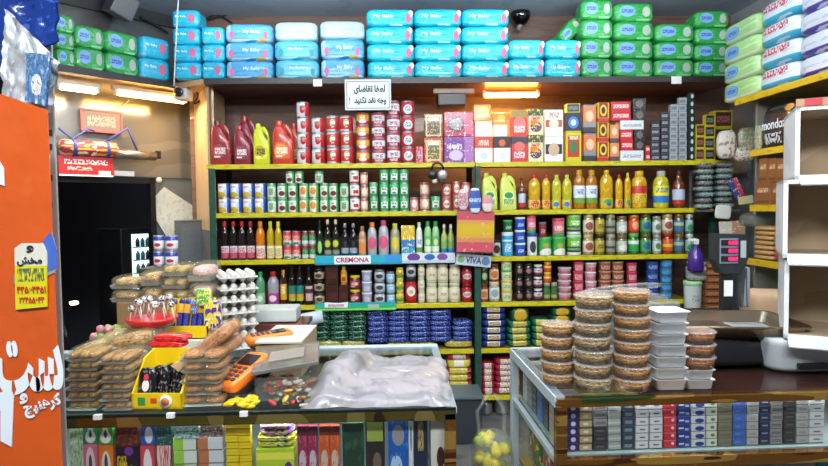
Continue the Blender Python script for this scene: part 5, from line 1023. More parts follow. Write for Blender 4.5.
# pale brown paper and dark bags right of the display
flat('cardboard_sheet', Plane((1.8, 3.0), (1, -.05)), 745, 800, 290, 318, .2, mat('pale brown card', 'b89878', .7), 'pale brown cardboard bundle behind the metal scale tray', 'cardboard', R(3))
e = empty('side_cabinet', (1.85, 3.1, 0)); zc = Plane((1.8, 3.0), (1, -.05)).hit(775, 318).z
MB().box((0, 0, zc / 2), (.5, .5, zc - .006), mat('dark cabinet', '1e1c1a', .5), .01).obj('cabinet_body', e); tag(e, 'dark low cabinet below the side wall shelving', 'cabinet')

# =====================================================================
# right glass counter
# =====================================================================
CZ = .95
rA = at_z(556, 398.5, CZ); rB = at_z(828, 385, CZ)
RC = Plane(rA[:2], (1, (rB - rA).y / (rB - rA).x * .3)); RD, RN = RC.d, RC.n; RLEN = 1.55; RDEP = (at_z(510, 350, CZ) - rA).length
rc = empty('glass_counter', (rA.x, rA.y, 0), RC.rz)
GOLD = pr('gold trim painted reflections', '8a5c24', ('n', (2.5, 2.5, 30), .54, 'c09648'), ('n', (3.5, 3.5, 40), .58, '5a3214'), ('n', (2, 2, 9), .68, '3c5a2a'), rough=.18, metal=.7, coat=.3, obj=True)  # streaky patches paint reflections of the goods into the trim colour
ALU = mat('aluminium frame', 'c2d2da', .3, .15); GTOP = thin('counter glass', '1a2222', .3, .03); DARKW = mat('dark counter board', '6a3426', .22, 0, .6)  # board's red tone stands in for the brown reflection in the glass top
TH = .026
def rbox(name, c, d, m, bev=.002, par=None): return MB().box(c, d, m, bev).obj(name, par or rc)
rbox('front_top_trim', (RLEN / 2, .0, CZ - TH / 2), (RLEN, .03, TH), GOLD)
rbox('glass_top', (RLEN / 2, RDEP / 2, CZ + .003), (RLEN, RDEP, .006), GTOP, 0)
rbox('top_board', (RLEN / 2 + .14, RDEP / 2 + .0, CZ - .007), (RLEN - .3, RDEP - .06, .01), DARKW, 0)
rbox('side_top_frame', (.012, RDEP / 2, CZ - .012), (.034, RDEP, .036), ALU)
rbox('back_top_frame', (RLEN / 2, RDEP, CZ - .012), (RLEN, .034, .036), ALU)
rbox('corner_post', (.014, .0, CZ / 2), (.034, .034, CZ - .02), GOLD); rbox('back_post', (.012, RDEP, CZ / 2), (.03, .03, CZ - .03), ALU)
IZ = RC.hit(560, 458).z
rbox('front_lower_trim', (RLEN / 2, .0, IZ - .02), (RLEN, .03, .036), GOLD); rbox('glass_shelf', (RLEN / 2 + .01, RDEP / 2, IZ - .006), (RLEN - .03, RDEP - .05, .008), mat('shelf glass', '8aa09c', .1, 0, .3), 0)
rbox('side_lower_frame', (.012, RDEP / 2, IZ - .02), (.02, RDEP, .02), ALU); rbox('base_board', (RLEN / 2, RDEP / 2, .1), (RLEN - .04, RDEP - .04, .06), mat('shelf board', '8d7a35', .5))
rbox('front_glass', (RLEN / 2, -.008, CZ / 2 + .05), (RLEN - .04, .004, CZ - .14), thin('case glass', '202828', .07, .03), 0); rbox('side_glass', (-.003, RDEP / 2, CZ / 2), (.004, RDEP - .03, CZ - .06), thin('case glass', '202828', .07, .03), 0)
rbox('added_glow_strip', (RLEN / 2, .03, CZ - .02), (RLEN - .2, .012, .008), mat('added glow strip', 'f4f8ff', .4, emit=3), 0)  # glowing strip added to brighten the inside of the case
tag(rc, 'glass display counter with gold-brown trim holding cigarette packs', 'counter')
l = bpy.data.lights.new('added_case_fill', 'AREA'); l.shape = 'RECTANGLE'; l.size = RLEN - .2; l.size_y = .02; l.energy = 3; l.color = (.95, .97, 1)  # added fill light for the cigarette shelf
lo = bpy.data.objects.new('added_case_fill', l); COL.objects.link(lo); lo.parent = rc; lo.location = (RLEN / 2, .05, CZ - .026); lo.rotation_euler = (R(20), 0, 0)
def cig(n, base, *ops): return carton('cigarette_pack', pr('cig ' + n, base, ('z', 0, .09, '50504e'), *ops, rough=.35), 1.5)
cg = dict(cream=cig('cream', 'b8b09a', ('s', .1, .9, .3, .7, '8a7a5a')), purple=cig('purple', '2f2a6c', ('e', .6, .5, .2, .3, 'c8c4dc')), tan=cig('tan', 'a89878', ('r', .3, .7, .3, .6, 'd4ccb8'), ('z', .85, 1, '6a5a3a')),
          grey=cig('grey', '8a8c8a', ('s', .1, .9, .3, .7, '4a4c4e')), dark=cig('dark', '3a3838', ('s', .2, .8, .4, .6, '7a7878')), lgrey=cig('pale grey', '9aa29c', ('z', .4, .6, 'b8c0ba')), slate=cig('slate', '34404c', ('s', .2, .8, .3, .7, '8a9aa8')),
          white=cig('white', 'c4cacc', ('r', .3, .75, .4, .6, '5a6a7c')), red=cig('red', 'b8303a', ('e', .7, .6, .12, .2, 'e8c8c8'), ('z', .9, 1, 'd86a6a')), blue=cig('blue', '2a3c84', ('r', .1, .5, .4, .6, 'c8d0e8'), ('r', .6, .9, .2, .5, '9aa8d0')),
          bw=cig('blue white', 'c0c8d0', ('e', .6, .4, .34, .3, '2a3c84')), wg=cig('white green', 'c4ccc0', ('e', .6, .5, .2, .2, '5a7a4a')), khaki=cig('khaki', '7a7860', ('s', .1, .9, .3, .6, '5a5a48')), sky=cig('mid blue', '3f66b0', ('r', .2, .6, .4, .6, '5a80c4')),
          navy=cig('navy', '2a3050', ('r', .2, .8, .4, .6, '8a90b0')), lg2=cig('silver', 'a4a8a6', ('s', .2, .8, .3, .6, '7a8080')))
RI = RC.off(.03); cols = [('cream', 559, 566), ('purple', 567, 580), ('tan', 581, 594), ('grey', 595, 609), ('lgrey', 610, 623), ('slate', 624, 637), ('white', 638, 651), ('white', 652, 665), ('red', 666, 679), ('blue', 680, 693), ('bw', 694, 708), ('wg', 709, 720), ('khaki', 721, 735), ('sky', 736, 749), ('lg2', 750, 762), ('navy', 763, 773), ('grey', 774, 786), ('dark', 787, 799), ('lg2', 800, 812), ('white', 813, 828)]
names = dict(cream='cream', purple='purple', tan='tan', grey='mid grey', lgrey='pale grey', slate='slate blue', white='white dashed', red='red', blue='royal blue', bw='blue-and-white', wg='white and green', khaki='khaki', sky='bright blue', navy='navy', lg2='silver', dark='charcoal')
RH = RI.hit(600, 405).z - IZ
cseen = {}
for (nm, a, b) in cols:
    A, B = RI.hit(a, 425), RI.hit(b, 425); wd = (B - A).length * .96; c = (A + B) / 2 + RN * .06; k2 = cseen.get(nm, 0); cseen[nm] = k2 + 1
    nn = 6
    for k in range(nn):
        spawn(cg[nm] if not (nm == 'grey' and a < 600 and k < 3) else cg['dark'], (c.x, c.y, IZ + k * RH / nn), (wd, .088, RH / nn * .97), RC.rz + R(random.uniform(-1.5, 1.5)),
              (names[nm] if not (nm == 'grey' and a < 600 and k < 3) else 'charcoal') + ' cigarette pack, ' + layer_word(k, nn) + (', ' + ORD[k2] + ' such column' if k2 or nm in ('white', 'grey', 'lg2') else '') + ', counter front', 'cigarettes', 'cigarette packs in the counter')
SPN = Plane((rA + RD * .03)[:2], RN[:2])
sd = [('bw', 547, 553), ('dark', 541, 546), ('sky', 535, 540.5), ('slate', 530, 534.5), ('grey', 525, 529.5), ('white', 521, 524.5), ('dark', 517.5, 520.5)]
for j, (nm, a, b) in enumerate(sd):
    A, B = SPN.hit(a, 395), SPN.hit(b, 395); wd = (B - A).length * .94; c = (A + B) / 2 + RD * .05
    for k in range(6):
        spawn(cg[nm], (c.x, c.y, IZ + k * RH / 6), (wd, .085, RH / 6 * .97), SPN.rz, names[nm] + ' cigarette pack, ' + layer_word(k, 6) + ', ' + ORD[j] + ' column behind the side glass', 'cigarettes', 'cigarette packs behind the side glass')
# lower interior: snack bags and plastic bags
low = [('snack_bag', (-.0 + .09, .2), .12, pr('red snack film', 'b02a34', ('n', 6, .56, '2a4a8a'), ('n', 8, .62, 'd8d4cc'), rough=.25, coat=.4), 'red and blue snack bag low behind the counter side glass', .2),
       ('snack_bag', (.09, .42), .12, pr('green red film', '3a7a4c', ('n', 6, .56, 'b8343c'), ('n', 8, .62, 'd8c86a'), rough=.25, coat=.4), 'green and red snack bag low behind the counter side glass', .2),
       ('plastic_bag', (.36, .14), .34, pr('lilac grey film', '8c8aa0', ('n', 4, .6, 'a3a2b4'), rough=.3), 'lilac-grey plastic bag on the low counter shelf', .2), ('plastic_bag', (.74, .14), .34, pr('grey film', '77767c', ('n', 4, .6, '8c8b90'), rough=.3), 'grey plastic bag on the low counter shelf', .22),
       ('plastic_bag', (1.12, .14), .3, pr('cyan film', '2c9ac8', ('n', 4, .6, '6abce0'), rough=.3), 'bright cyan plastic bag on the low counter shelf', .17)]
sh = rbox('lower_shelf', (RLEN / 2, RDEP / 2, .5), (RLEN - .05, RDEP - .05, .015), mat('shelf board', '8d7a35', .5))
for (n_, (x, y), wd, m, l, h) in low:
    o = MB().pillow((0, 0, h / 2), (wd, .2, h), m, 4, 8, .1, .06, x * 9).obj(n_); o.location = rA + RD * x + RN * y; o.location.z = .53; o.rotation_euler.z = RC.rz; tag(o, l, 'bag')

# ---- on the right counter
CT = CZ + .006
LID = thin('clear lid', 'c8cac8', .3, .1, .3, 40); TUBC = thin('clear tub', 'b4b0a8', .16, .1)
def cookie_tub(seed, c1, c2, name='cookie_tub'):
    fd = pr('cookies %s' % c1, c1, ('n', 9, .52, c2), ('n', 16, .6, '5a3418'), rough=.7, obj=False, bump=1, bscale=10)
    a = MB().lathe([(0, .03), (.42, .03), (.455, .78), (.38, .84), (0, .86)], fd, 28)
    for k in range(26):
        t = k * 2.4; rr = .1 + .32 * ((k * 7) % 10) / 10
        a.pillow((rr * math.cos(t), rr * math.sin(t), .84 + .03 * math.sin(k)), (.17, .13, .1), fd, 3, 1, 0, .1, k)
    b = MB().lathe([(0, 0), (.43, 0), (.44, .02), (.47, .8), (.48, .82)], TUBC, 32)
    l = MB().lathe([(.47, .8), (.5, .81), (.5, .9), (.47, .93), (.45, .99), (.42, .99), (.41, .95), (0, .95)], LID, 32)
    return Proto(name, [('cookie_filling', a.mesh('cookie_filling'), []), ('tub_body', b.mesh('tub_body'), []), ('lid', l.mesh('lid'), [])])
ck1, ck2, ck3 = cookie_tub(1, 'c88a3c', 'e4ac5c'), cookie_tub(2, 'ac8850', 'd8b884'), cookie_tub(3, 'c07e34', 'dca050')
def pile_on(p, x0, x1, yb, yt, n, desc, cat, z=CT, ratio=1, where='on the counter'):
    f = at_z((x0 + x1) / 2, yb, z); pl = PY(f.y + .002); wd = 0
    for _ in range(3):
        plc = PY(f.y + wd / 2 + .002); A, B = plc.hit(x0, (yb + yt) / 2), plc.hit(x1, (yb + yt) / 2); wd = (B - A).length
    zt = plc.hit((x0 + x1) / 2, yt).z; h = (zt - z) / n
    for k in range(n):
        spawn(p, ((A.x + B.x) / 2 + random.uniform(-.003, .003), f.y + wd * ratio / 2, z + k * h), (wd, wd * ratio, h * .985), R(random.uniform(-9, 9)) if ratio == 1 else R(random.uniform(-2, 2)), desc + (', ' + layer_word(k, n) if n > 1 else '') + ', ' + where, cat, desc)
    return zt, (A.x + B.x) / 2, f.y + wd * ratio / 2
pile_on(ck1, 540, 575, 388, 322, 5, 'round cookie tub in the shortest stack', 'food tub', where='beside the aluminium frame')
pile_on(ck2, 573, 612, 394, 293, 7, 'round pale cookie tub, middle stack', 'food tub')
pile_on(ck3, 612, 650, 394, 289, 8, 'round brown cookie tub, tallest stack', 'food tub')
FOAM = pr('white foam', 'f2f4f5', ('n', 20, .62, 'e6eaec'), rough=.6)
def foam():
    v = MB()
    pr_ = [(.5, .5, 1.0), (.5, .5, .93), (.46, .44, .9), (.43, .42, .1), (.42, .41, 0)]
    vs = []; fs = []
    def ring(a, b, z, r=.1):
        out = []
        for (sx, sy) in ((1, 1), (-1, 1), (-1, -1), (1, -1)):
            t0 = {(1, 1): 0, (-1, 1): 90, (-1, -1): 180, (1, -1): 270}[(sx, sy)]
            for k in range(4):
                t = R(t0 + k * 30); out.append((sx * (a - r) + r * math.cos(t), sy * (b - r) + r * math.sin(t), z))
        return out
    secs = [(.5, .5, 1.0), (.5, .5, .9), (.45, .45, .86), (.41, .41, .02), (.4, .4, 0), (.36, .36, .0), (.38, .38, .1), (.43, .43, .95), (.5, .5, 1.0)]
    for s in secs: vs += ring(*s)
    for i in range(len(secs) - 1):
        for k in range(16): fs.append((i * 16 + k, i * 16 + (k + 1) % 16, (i + 1) * 16 + (k + 1) % 16, (i + 1) * 16 + k))
    fs.append([4 * 16 + k for k in range(16)]); v.add(vs, fs, FOAM, True); return v
fm = Proto('foam_box', [('foam_box', foam().mesh('foam_box'), [])], 1)
pile_on(fm, 649, 682, 391, 309, 7, 'white foam food box, tall stack', 'food box', ratio=.999)
z_, x_, y_ = pile_on(fm, 680, 709, 390, 366, 2, 'white foam food box, low stack', 'food box', ratio=.999)
car = cookie_tub(4, 'a8581c', 'c87a2c', 'caramel_tub')
for k in range(3): spawn(car, (x_ + .006, y_, z_ + k * .041), (.118, .118, .04), R(k * 20), 'round caramel snack tub, ' + layer_word(k, 3) + ', on the low foam boxes', 'food tub', 'caramel tubs')
# loose clear lids behind the tall cookie stack
lp = PY(2.18); c = lp.hit(628, 290)
for k in range(3):
    o = MB().lathe([(.0, .0), (.1, .0), (.115, .004), (.12, .0), (.125, .006), (.115, .01)], LID, 30).obj('plastic_cover'); o.location = (c.x + .02 * k - .03, c.y, c.z + .0 - .02 * k); o.rotation_euler = (R(-16 + 5 * k), R(9 * k - 4), 0); o.scale = (1.25, .8, 1)
    tag(o, ('uppermost', 'middle', 'lowest')[k] + ' loose clear plastic lid behind the tallest cookie stack', 'lid', 'loose clear lids')
o = MB().box((0, 0, 0), (.34, .16, lp.hit(630, 300).z - CT - .0), thin('clear box', 'a8aeac', .3, .12), .01).obj('clear_box'); o.location = (c.x, c.y + .02, (lp.hit(630, 300).z + CT) / 2); tag(o, 'large clear plastic box behind the cookie stacks supporting loose lids', 'box')

# ---- scale
SX, SY, SW = None, None, None
f0 = at_z(690, 372, CT); f1 = at_z(792, 366, CT); bw = (f1 - f0).length
e = empty('weighing_scale', ((f0.x + f1.x) / 2, (f0.y + f1.y) / 2 + .14, CT), RC.rz)
SBK = mat('scale black', '17191b', .4); TZ = PY(f0.y + .02).hit(730, 332).z - CT
MB().loft([(.012, 0, 0, bw * .5, .14), (.03, 0, 0, bw * .5, .145), (.07, 0, 0, bw * .44, .13), (TZ - .02, 0, 0, bw * .4, .12)], SBK, 28, .3).obj('scale_body', e)
for sx in (-1, 1):
    for sy in (-1, 1): MB().lathe([(0, 0), (.018, 0), (.018, .014), (0, .014)], SBK, 12, Matrix.Translation((sx * bw * .42, sy * .11, 0))).obj('foot', e)
tw = bw * 1.22
secs = [(TZ + .012, .5, .5), (TZ, .51, .51), (TZ - .02, .47, .47)]
STEEL = mat('steel with reflection tint', 'a08c74', .2, .85); mb = MB(); vs = []; fs = []  # warm lamp reflection tinted into the steel's base colour
def rr(a, b, z, r):
    out = []
    for t0, sx, sy in ((0, 1, 1), (90, -1, 1), (180, -1, -1), (270, 1, -1)):
        for k in range(5): t = R(t0 + k * 22.5); out.append((sx * (a - r) + r * math.cos(t), sy * (b - r) + r * math.sin(t), z))
    return out
TA, TB = tw / 2, .17
for (a, b, z) in ((TA - .05, TB - .04, TZ - .018), (TA - .03, TB - .025, TZ - .014), (TA - .01, TB - .008, TZ + .022), (TA, TB, TZ + .024), (TA + .004, TB + .004, TZ + .018), (TA - .008, TB - .006, TZ + .01), (TA - .028, TB - .022, TZ - .02)): vs += rr(a, b, z, .035)
for i in range(6):
    for k in range(20): fs.append((i * 20 + k, i * 20 + (k + 1) % 20, (i + 1) * 20 + (k + 1) % 20, (i + 1) * 20 + k))
fs.append(list(range(20))); fs.append([120 + k for k in range(20)]); mb.add(vs, fs, STEEL, True).obj('steel_tray', e).rotation_euler.z = R(-9)
# display head
DP = PY(e.location.y + .19); dA, dB = DP.hit(713, 260), DP.hit(746, 260); Mi = Matrix.Rotation(-RC.rz, 4, 'Z')
hc = (DP.hit(729, 253) - e.location); hc = Mi @ hc; hw = (dB - dA).length; hh = DP.hit(729, 235).z - DP.hit(729, 275).z
MB().box((hc.x, hc.y + .02, (hc.z) / 2 + .01), (.045, .03, hc.z), SBK, .004).obj('display_pole', e)
hd = MB().prism([(-hw / 2, hh * .5), (-hw * .5, -hh * .16), (-hw * .32, -hh * .5), (hw * .32, -hh * .5), (hw * .5, -hh * .16), (hw * .5, hh * .46)], -.02, .03, mat('display housing', '20262c', .4)).obj('display_head', e); hd.location = hc
MB().box((-hw * .1, -.022, hh * .06), (hw * .56, .004, hh * .62), mat('display frame', '7a8894', .35), .002).obj('screen_frame', hd)
for k in range(3):
    MB().box((-hw * .1, -.026, hh * (.27 - .2 * k)), (hw * .5, .003, hh * .14), mat('display window', '2a1420', .2)).obj('display_window', hd)
    lettering(('0.000', '0000', '0000')[k], mat('red digits', 'e8205a', .4, emit=1.6), hd, (-hw * .0, -.029, hh * (.27 - .2 * k)), hw * .28, hh * .1, bold=.03)
MB().box((hw * .34, -.022, hh * .1), (hw * .16, .003, hh * .42), mat('pale sticker', 'a8b4bc', .5)).obj('side_label', hd)
tag(e, 'black weighing scale with steel tray and red digit display', 'scale')
ccp = DP.off(-.0).hit(727, 288); o = MB().box((0, 0, 0), (.035, .004, .065), WHT).obj('price_note'); o.location = (ccp.x, DP.pt.y - .01, ccp.z); tag(o, 'small white note taped to the scale display pole', 'note')
STM = thin('hanging bag film', 'a8b0b8', .5, .15, .4)
o = MB().pillow((0, 0, 0), (.042, .02, .17), pr('bag bundle', '4a5058', ('n', (90, 9, 2), .52, 'a8aeb4'), rough=.3, obj=True), 9, 6, 0, .05, 2).obj('bag_bundle'); o.location = DP.off(.08).hit(744, 287); tag(o, 'bundle of clear plastic bags hanging beside the scale pole', 'bags')
o = MB().pillow((0, 0, 0), (.2, .1, .06), mat('slate film', '4c5258', .35), 4, 6, .3, .06, 3).obj('folded_bag'); o.location = at_z(768, 330, CT + .12) ; o.location.y += .25; o.location.z = PY(o.location.y).hit(768, 322).z; tag(o, 'grey folded bag lying beside the white cartons', 'bag')

# ---- white cartons stacked at the counter end
WC = pr('white carton side', 'c9cdd2', ('n', (6, 6, 6), .62, 'bcc1c6'), rough=.6, obj=True); BRC = pr('brown carton inside', 'b8a488', ('n', (4, 4, 14), .58, 'ac977a'), rough=.75, obj=True)
def open_carton(x0, x1, y0, y1, yd, dep, label, rz=0, badge=False):
    pl = Plane((1.3, yd), (math.cos(rz), math.sin(rz))); A = pl.hit(x0, (y0 + y1) / 2); B = pl.hit(x1, (y0 + y1) / 2); zt, zb_ = pl.hit(x0, y0).z, pl.hit(x0, y1).z
    wd = (B - A).length; ht = zt - zb_; e = empty('open_carton', (A.x, A.y, zb_), rz); t = .012
    mb = MB(); mb.box((wd / 2, dep / 2, t / 2), (wd, dep, t), BRC).box((wd / 2, dep / 2, ht - t / 2), (wd, dep, t), WC).box((t / 2, dep / 2, ht / 2), (t, dep, ht), WC).box((wd - t / 2, dep / 2, ht / 2), (t, dep, ht), WC).box((wd / 2, dep - t / 2, ht / 2), (wd, t, ht), BRC)
    mb.box((wd / 2, dep / 2, ht - t - .001), (wd - 2 * t, dep - t, .002), BRC).box((t + .001, dep / 2, ht / 2), (.002, dep - t, ht - 2 * t), BRC).obj('carton_body', e)
    mb = MB(); mb.box((wd / 2, -.002, ht - .007), (wd, .006, .014), WHT).box((.007, -.002, ht / 2), (.014, .006, ht), WHT).box((wd / 2, -.002, .008), (wd, .006, .016), WHT).obj('cut_edge', e)
    fl = MB().box((0, -.03, 0), (wd * .9, .06, .005), WC).obj('lower_flap', e); fl.location = (wd / 2, -.004, .006); fl.rotation_euler.x = R(24)
    if badge: MB().box((wd * .5, -.006, ht + .012), (wd, .004, .026), mat('pale brown strip', 'b08a6c', .6)).box((.05, -.009, ht + .012), (.05, .004, .024), mat('red badge', 'b8303a', .5)).obj('printed_strip', e)
    return tag(e, label, 'carton'), zb_
open_carton(795, 880, 107, 180, 2.05, .3, 'topmost open white carton with red badge, brown inside', R(-27), True)
open_carton(783, 872, 180, 258, 2.05, .32, 'middle open white carton of the stack, brown inside', R(-29))
open_carton(784, 872, 260, 338, 2.05, .34, 'lowest open white carton of the stack, brown inside', R(-30))
e = empty('white_tray_box', at_z(800, 372, CT)); e.location.z = CT; zt = PY(2.0).hit(800, 340).z - CT
MB().loft([(0.004, .2, .16, .29, .17), (.02, .2, .16, .3, .18), (zt - .03, .2, .16, .3, .18), (zt - .004, .2, .16, .31, .19)], mat('white plastic tray', 'b9c0c4', .35), 28, .25).obj('tray_body', e); MB().box((.02, -.035, .03), (.1, .02, .02), SBK, .003).obj('dark_slot', e)
tag(e, 'white plastic machine base under the open cartons', 'machine')
# =====================================================================
# left glass counter
# =====================================================================
lF = at_z(456, 408, CZ); lx1 = lF.x; ly0 = lF.y; lx0 = -1.75; lD = at_z(438, 352, CZ).y - ly0 + .1
lc2 = empty('glass_counter', (lx0, ly0, 0)); LL = lx1 - lx0
GOL2 = pr('brass trim painted reflections', '6a5f2c', ('n', (6, 6, 2), .56, '9a8a4c'), ('n', (8, 8, 3), .62, '3a3216'), rough=.2, metal=.7, coat=.3, obj=True)  # lighter and darker patches paint reflections into the brass
def lbox(name, c, d, m, bev=.002): return MB().box(c, d, m, bev).obj(name, lc2)
lbox('glass_top', (LL / 2, lD / 2, CZ + .002), (LL, lD, .008), GTOP, 0); lbox('front_edge', (LL / 2, -.004, CZ), (LL, .006, .008), mat('dark glass edge', '0f1a1a', .2))
lbox('front_top_trim', (LL / 2, .01, CZ - .02), (LL, .03, .03), GOL2); lbox('right_top_frame', (LL - .012, lD / 2, CZ - .008), (.03, lD, .018), ALU); lbox('back_top_frame', (LL / 2, lD, CZ - .008), (LL, .05, .03), ALU)
lbox('corner_post', (LL - .018, .012, CZ / 2), (.034, .034, CZ - .03), GOLD); lbox('back_post', (LL - .016, lD - .02, CZ / 2), (.03, .03, CZ - .03), ALU)
LFP = PY(ly0 + .03); LIZ = .70
lbox('glass_shelf', (LL / 2, lD / 2, LIZ - .006), (LL - .05, lD - .05, .01), mat('shelf glass', '8aa09c', .1, 0, .3), 0); lbox('front_glass', (LL / 2, -.004, CZ / 2 + .03), (LL - .05, .004, CZ - .12), thin('case glass', '202828', .07, .03), 0)
lbox('base_board', (LL / 2, lD / 2, .08), (LL - .04, lD - .04, .06), DARKW); lbox('side_panel', (LL - .003, lD / 2, CZ / 2 - .02), (.006, lD - .04, CZ - .08), mat('dark side panel', '2c3a3c', .3))
lbox('back_panel', (LL / 2, lD - .01, CZ / 2 - .02), (LL - .06, .01, CZ - .08), mat('dark side panel', '2c3a3c', .3)); lbox('added_glow_strip', (LL / 2, .034, CZ - .024), (LL - .3, .012, .008), mat('added glow strip', 'f4f8ff', .4, emit=3), 0)  # glowing strip here is added to lift the dark interior
for px in (98, 171, 244): 
    c = PY(ly0 - .008).hit(px, 415); MB().box((c.x - lx0, -.01, CZ), (.022, .012, .014), WHT).obj('glass_clip', lc2)
tag(lc2, 'glass display counter with brass trim covered in cakes and candy', 'counter')
l = bpy.data.lights.new('added_case_fill', 'AREA'); l.shape = 'RECTANGLE'; l.size = LL - .4; l.size_y = .02; l.energy = 3.4; l.color = (.95, .97, 1)  # added fill light for the goods behind the front glass
lo = bpy.data.objects.new('added_case_fill', l); COL.objects.link(lo); lo.parent = lc2; lo.location = (LL / 2, .055, CZ - .03); lo.rotation_euler = (R(20), 0, 0)
def gb(n, base, *ops, kind='candy_carton', ratio=.6): return carton(kind, pr(n, base, *ops, rough=.35), ratio)
LW_ = 'front of the brass counter'
wave = ('e', .5, .5, .3, .34, 'dfe4e0')
stock(LFP, LIZ, LW_, [
    (gb('mint white pack', 'b4cfae', ('n', (5, 3, 4), .55, '7ab06a'), ('n', 6, .62, 'dfe8dc')), 66, 80, 424, 1, 2, 'mint and white packet box', 'carton'),
    (gb('pink cow box', 'cf6a84', ('e', .5, .6, .34, .36, 'ded4d8'), ('e', .5, .6, .12, .2, '5a3a5a')), 81, 95, 446, 1, 1, 'pink carton with white shape', 'carton'), (gb('teal cow box', '2a8a5c', ('e', .5, .35, .38, .3, 'dfe4e0'), ('e', .5, .6, .2, .3, 'c4cccc'), ('e', .5, .5, .1, .2, '3a2a5a')), 81, 95, 425, 1, 1, 'teal carton with white shape', 'carton', 446.2),
    (gb('orange cow box', 'dc7a2c', ('e', .5, .5, .34, .36, 'e4ddd0'), ('e', .5, .6, .12, .2, '4a4a5a')), 96, 111, 446, 1, 1, 'orange carton with white shape', 'carton'), (gb('green cow box', '3c9a3c', ('e', .5, .35, .38, .3, 'dfe4e0'), ('e', .5, .6, .2, .3, 'c4cccc'), ('e', .5, .5, .1, .2, '3a2a5a')), 96, 111, 425, 1, 1, 'green carton with white shape', 'carton', 446.2),
    (gb('dark purple box', '241a30', ('s', .05, .5, .5, .8, 'c8a81c'), ('e', .7, .4, .12, .2, '6ab04a'), ('e', .6, .9, .2, .1, '6a3a8a')), 113, 136, 448, 1, 1, 'dark purple carton with yellow marks', 'carton'), (gb('brown gum box', '4a2a22', ('n', 5, .56, '8a3c2a'), ('n', 8, .62, '2a2a34')), 113, 136, 427, 1, 1, 'dark brown and red carton', 'carton', 448.2),
    (gb('red figure box', 'c04450', ('e', .5, .5, .3, .42, 'd8d4d8')), 138, 153, 447, 1, 1, 'red carton with white figure', 'carton'), (gb('blue figure box', '25509a', ('e', .55, .5, .28, .42, 'c4ccd4')), 138, 153, 427, 1, 1, 'blue carton with white figure', 'carton', 447.2),
    (gb('pink stripe box', 'd8c0b8', ('n', (14, 3, 2), .52, 'b0344a')), 155, 169, 447, 1, 1, 'pink and white striped carton', 'carton'), (gb('teal dark box', '1f5a4c', ('n', 5, .55, '3a3a44'), ('n', 7, .62, '6aa0a4')), 155, 170, 427, 1, 1, 'dark teal carton', 'carton', 447.2),
    (gb('lime white paste', 'c8d4cc', ('g', 0, .45, '8fc44a'), ('z', 0, .1, '7aa04a')), 171, 195, 440, 1, 4, 'lime and white toothpaste carton', 'toothpaste', ), (gb('brown white paste', 'c2cbce', ('g', 0, .42, 'b0724c'), ('z', 0, .1, '8a5a3c')), 196, 222, 439, 1, 4, 'brown and white toothpaste carton', 'toothpaste'),
    (gb('teal white sachet box', '9ac0c0', ('n', 5, .55, '3a8a6a'), ('n', 8, .6, 'd8e0e0')), 172, 198, 427, 1, 1, 'teal and white carton tilted on toothpaste', 'carton', 440.2), (gb('grey brown box', '8a7870', ('n', 5, .55, '5a4a44'), ('n', 8, .6, 'c8c8c8')), 199, 222, 427, 1, 1, 'grey brown carton above toothpaste', 'carton', 439.2),
    (gb('yellow gum pack', 'dcc21c', ('z', 0, .14, '8a7a10'), ('z', .5, .58, 'b89c14')), 224, 250, 424, 2, 10, 'yellow gum pack', 'gum'),
    (gb('lime candy box', 'a8c42c', ('r', .08, .9, .3, .52, '8a4a8c'), ('e', .84, .5, .1, .16, '5a2a7a'), ('z', .72, .9, 'd8d84a')), 254, 294, 450, 1, 1, 'lime candy carton with purple mark', 'candy'),
    (pack('candy_sachet', pr('yellow green sachet', 'c8c42c', ('n', (6, 3, 4), .54, '2a5a30'), ('n', 7, .62, 'e8e4d0'), rough=.25), .8, .4, 4, .06, seed=61), 255, 294, 438, 1, 2, 'yellow and green candy sachet', 'candy', 450.2),
    (pack('candy_sachet', pr('purple sachet', '7a3a9a', ('n', (6, 3, 4), .56, 'd8cc3a'), ('n', 7, .62, 'd8c8e0'), rough=.25), .8, .4, 4, .06, seed=62), 258, 292, 426, 1, 2, 'purple candy sachet above yellow ones', 'candy', 438.2),
    (gb('plum badge box', '8a2c4c', ('e', .5, .45, .34, .16, 'b8b4bc'), ('n', 7, .62, 'c85a7a'), ('z', .85, 1, '5a2030')), 296, 317, 427, 2, 1, 'plum carton with grey round badge', 'carton'), (gb('orange badge box', 'b85028', ('e', .5, .45, .34, .16, 'b8b0a8'), ('n', 7, .62, 'd87a3a'), ('z', .85, 1, '6a2a1a')), 318, 339, 427, 2, 1, 'orange carton with grey round badge', 'carton'),
    (gb('dark green box', '1f3c2a', ('n', 4, .6, '2c5438')), 341, 363, 424, 1, 1, 'dark green tall carton', 'carton'), (gb('coffee green top', '2c2622', ('r', .08, .92, .68, .97, '8aa044'), ('e', .6, .35, .22, .16, '6a5a4c'), ('s', .1, .7, .1, .3, 'b8b0a8')), 365, 385, 421, 1, 1, 'dark coffee carton with green top', 'carton'),
    (gb('blue picture box', '1f56a8', ('e', .5, .75, .3, .16, '8a8a8a'), ('e', .4, .25, .3, .2, 'a8c4dc'), ('n', 6, .64, '3c7ac8')), 387, 408, 420, 1, 1, 'blue picture carton', 'carton'), (gb('white strip box', 'ccd2d4', ('e', .5, .7, .2, .2, '6a6a70')), 408.5, 413, 420, 1, 1, 'narrow white carton beside blue', 'carton'),
    (gb('navy text box', '20263e', ('s', .3, .7, .5, .95, 'b8a05a'), ('z', 0, .1, '3a4a6a')), 413.5, 428, 419, 1, 1, 'navy carton with gold marks', 'carton'), (gb('white diamond box', 'cfd0c4', ('e', .65, .4, .24, .16, '4a1c20'), ('g', 0, .05, '3a3a3a'), ('z', 0, .08, '6a3a2c')), 430, 447, 418, 1, 1, 'white carton with dark red diamond', 'carton'),
], depth=.12, jit=1)

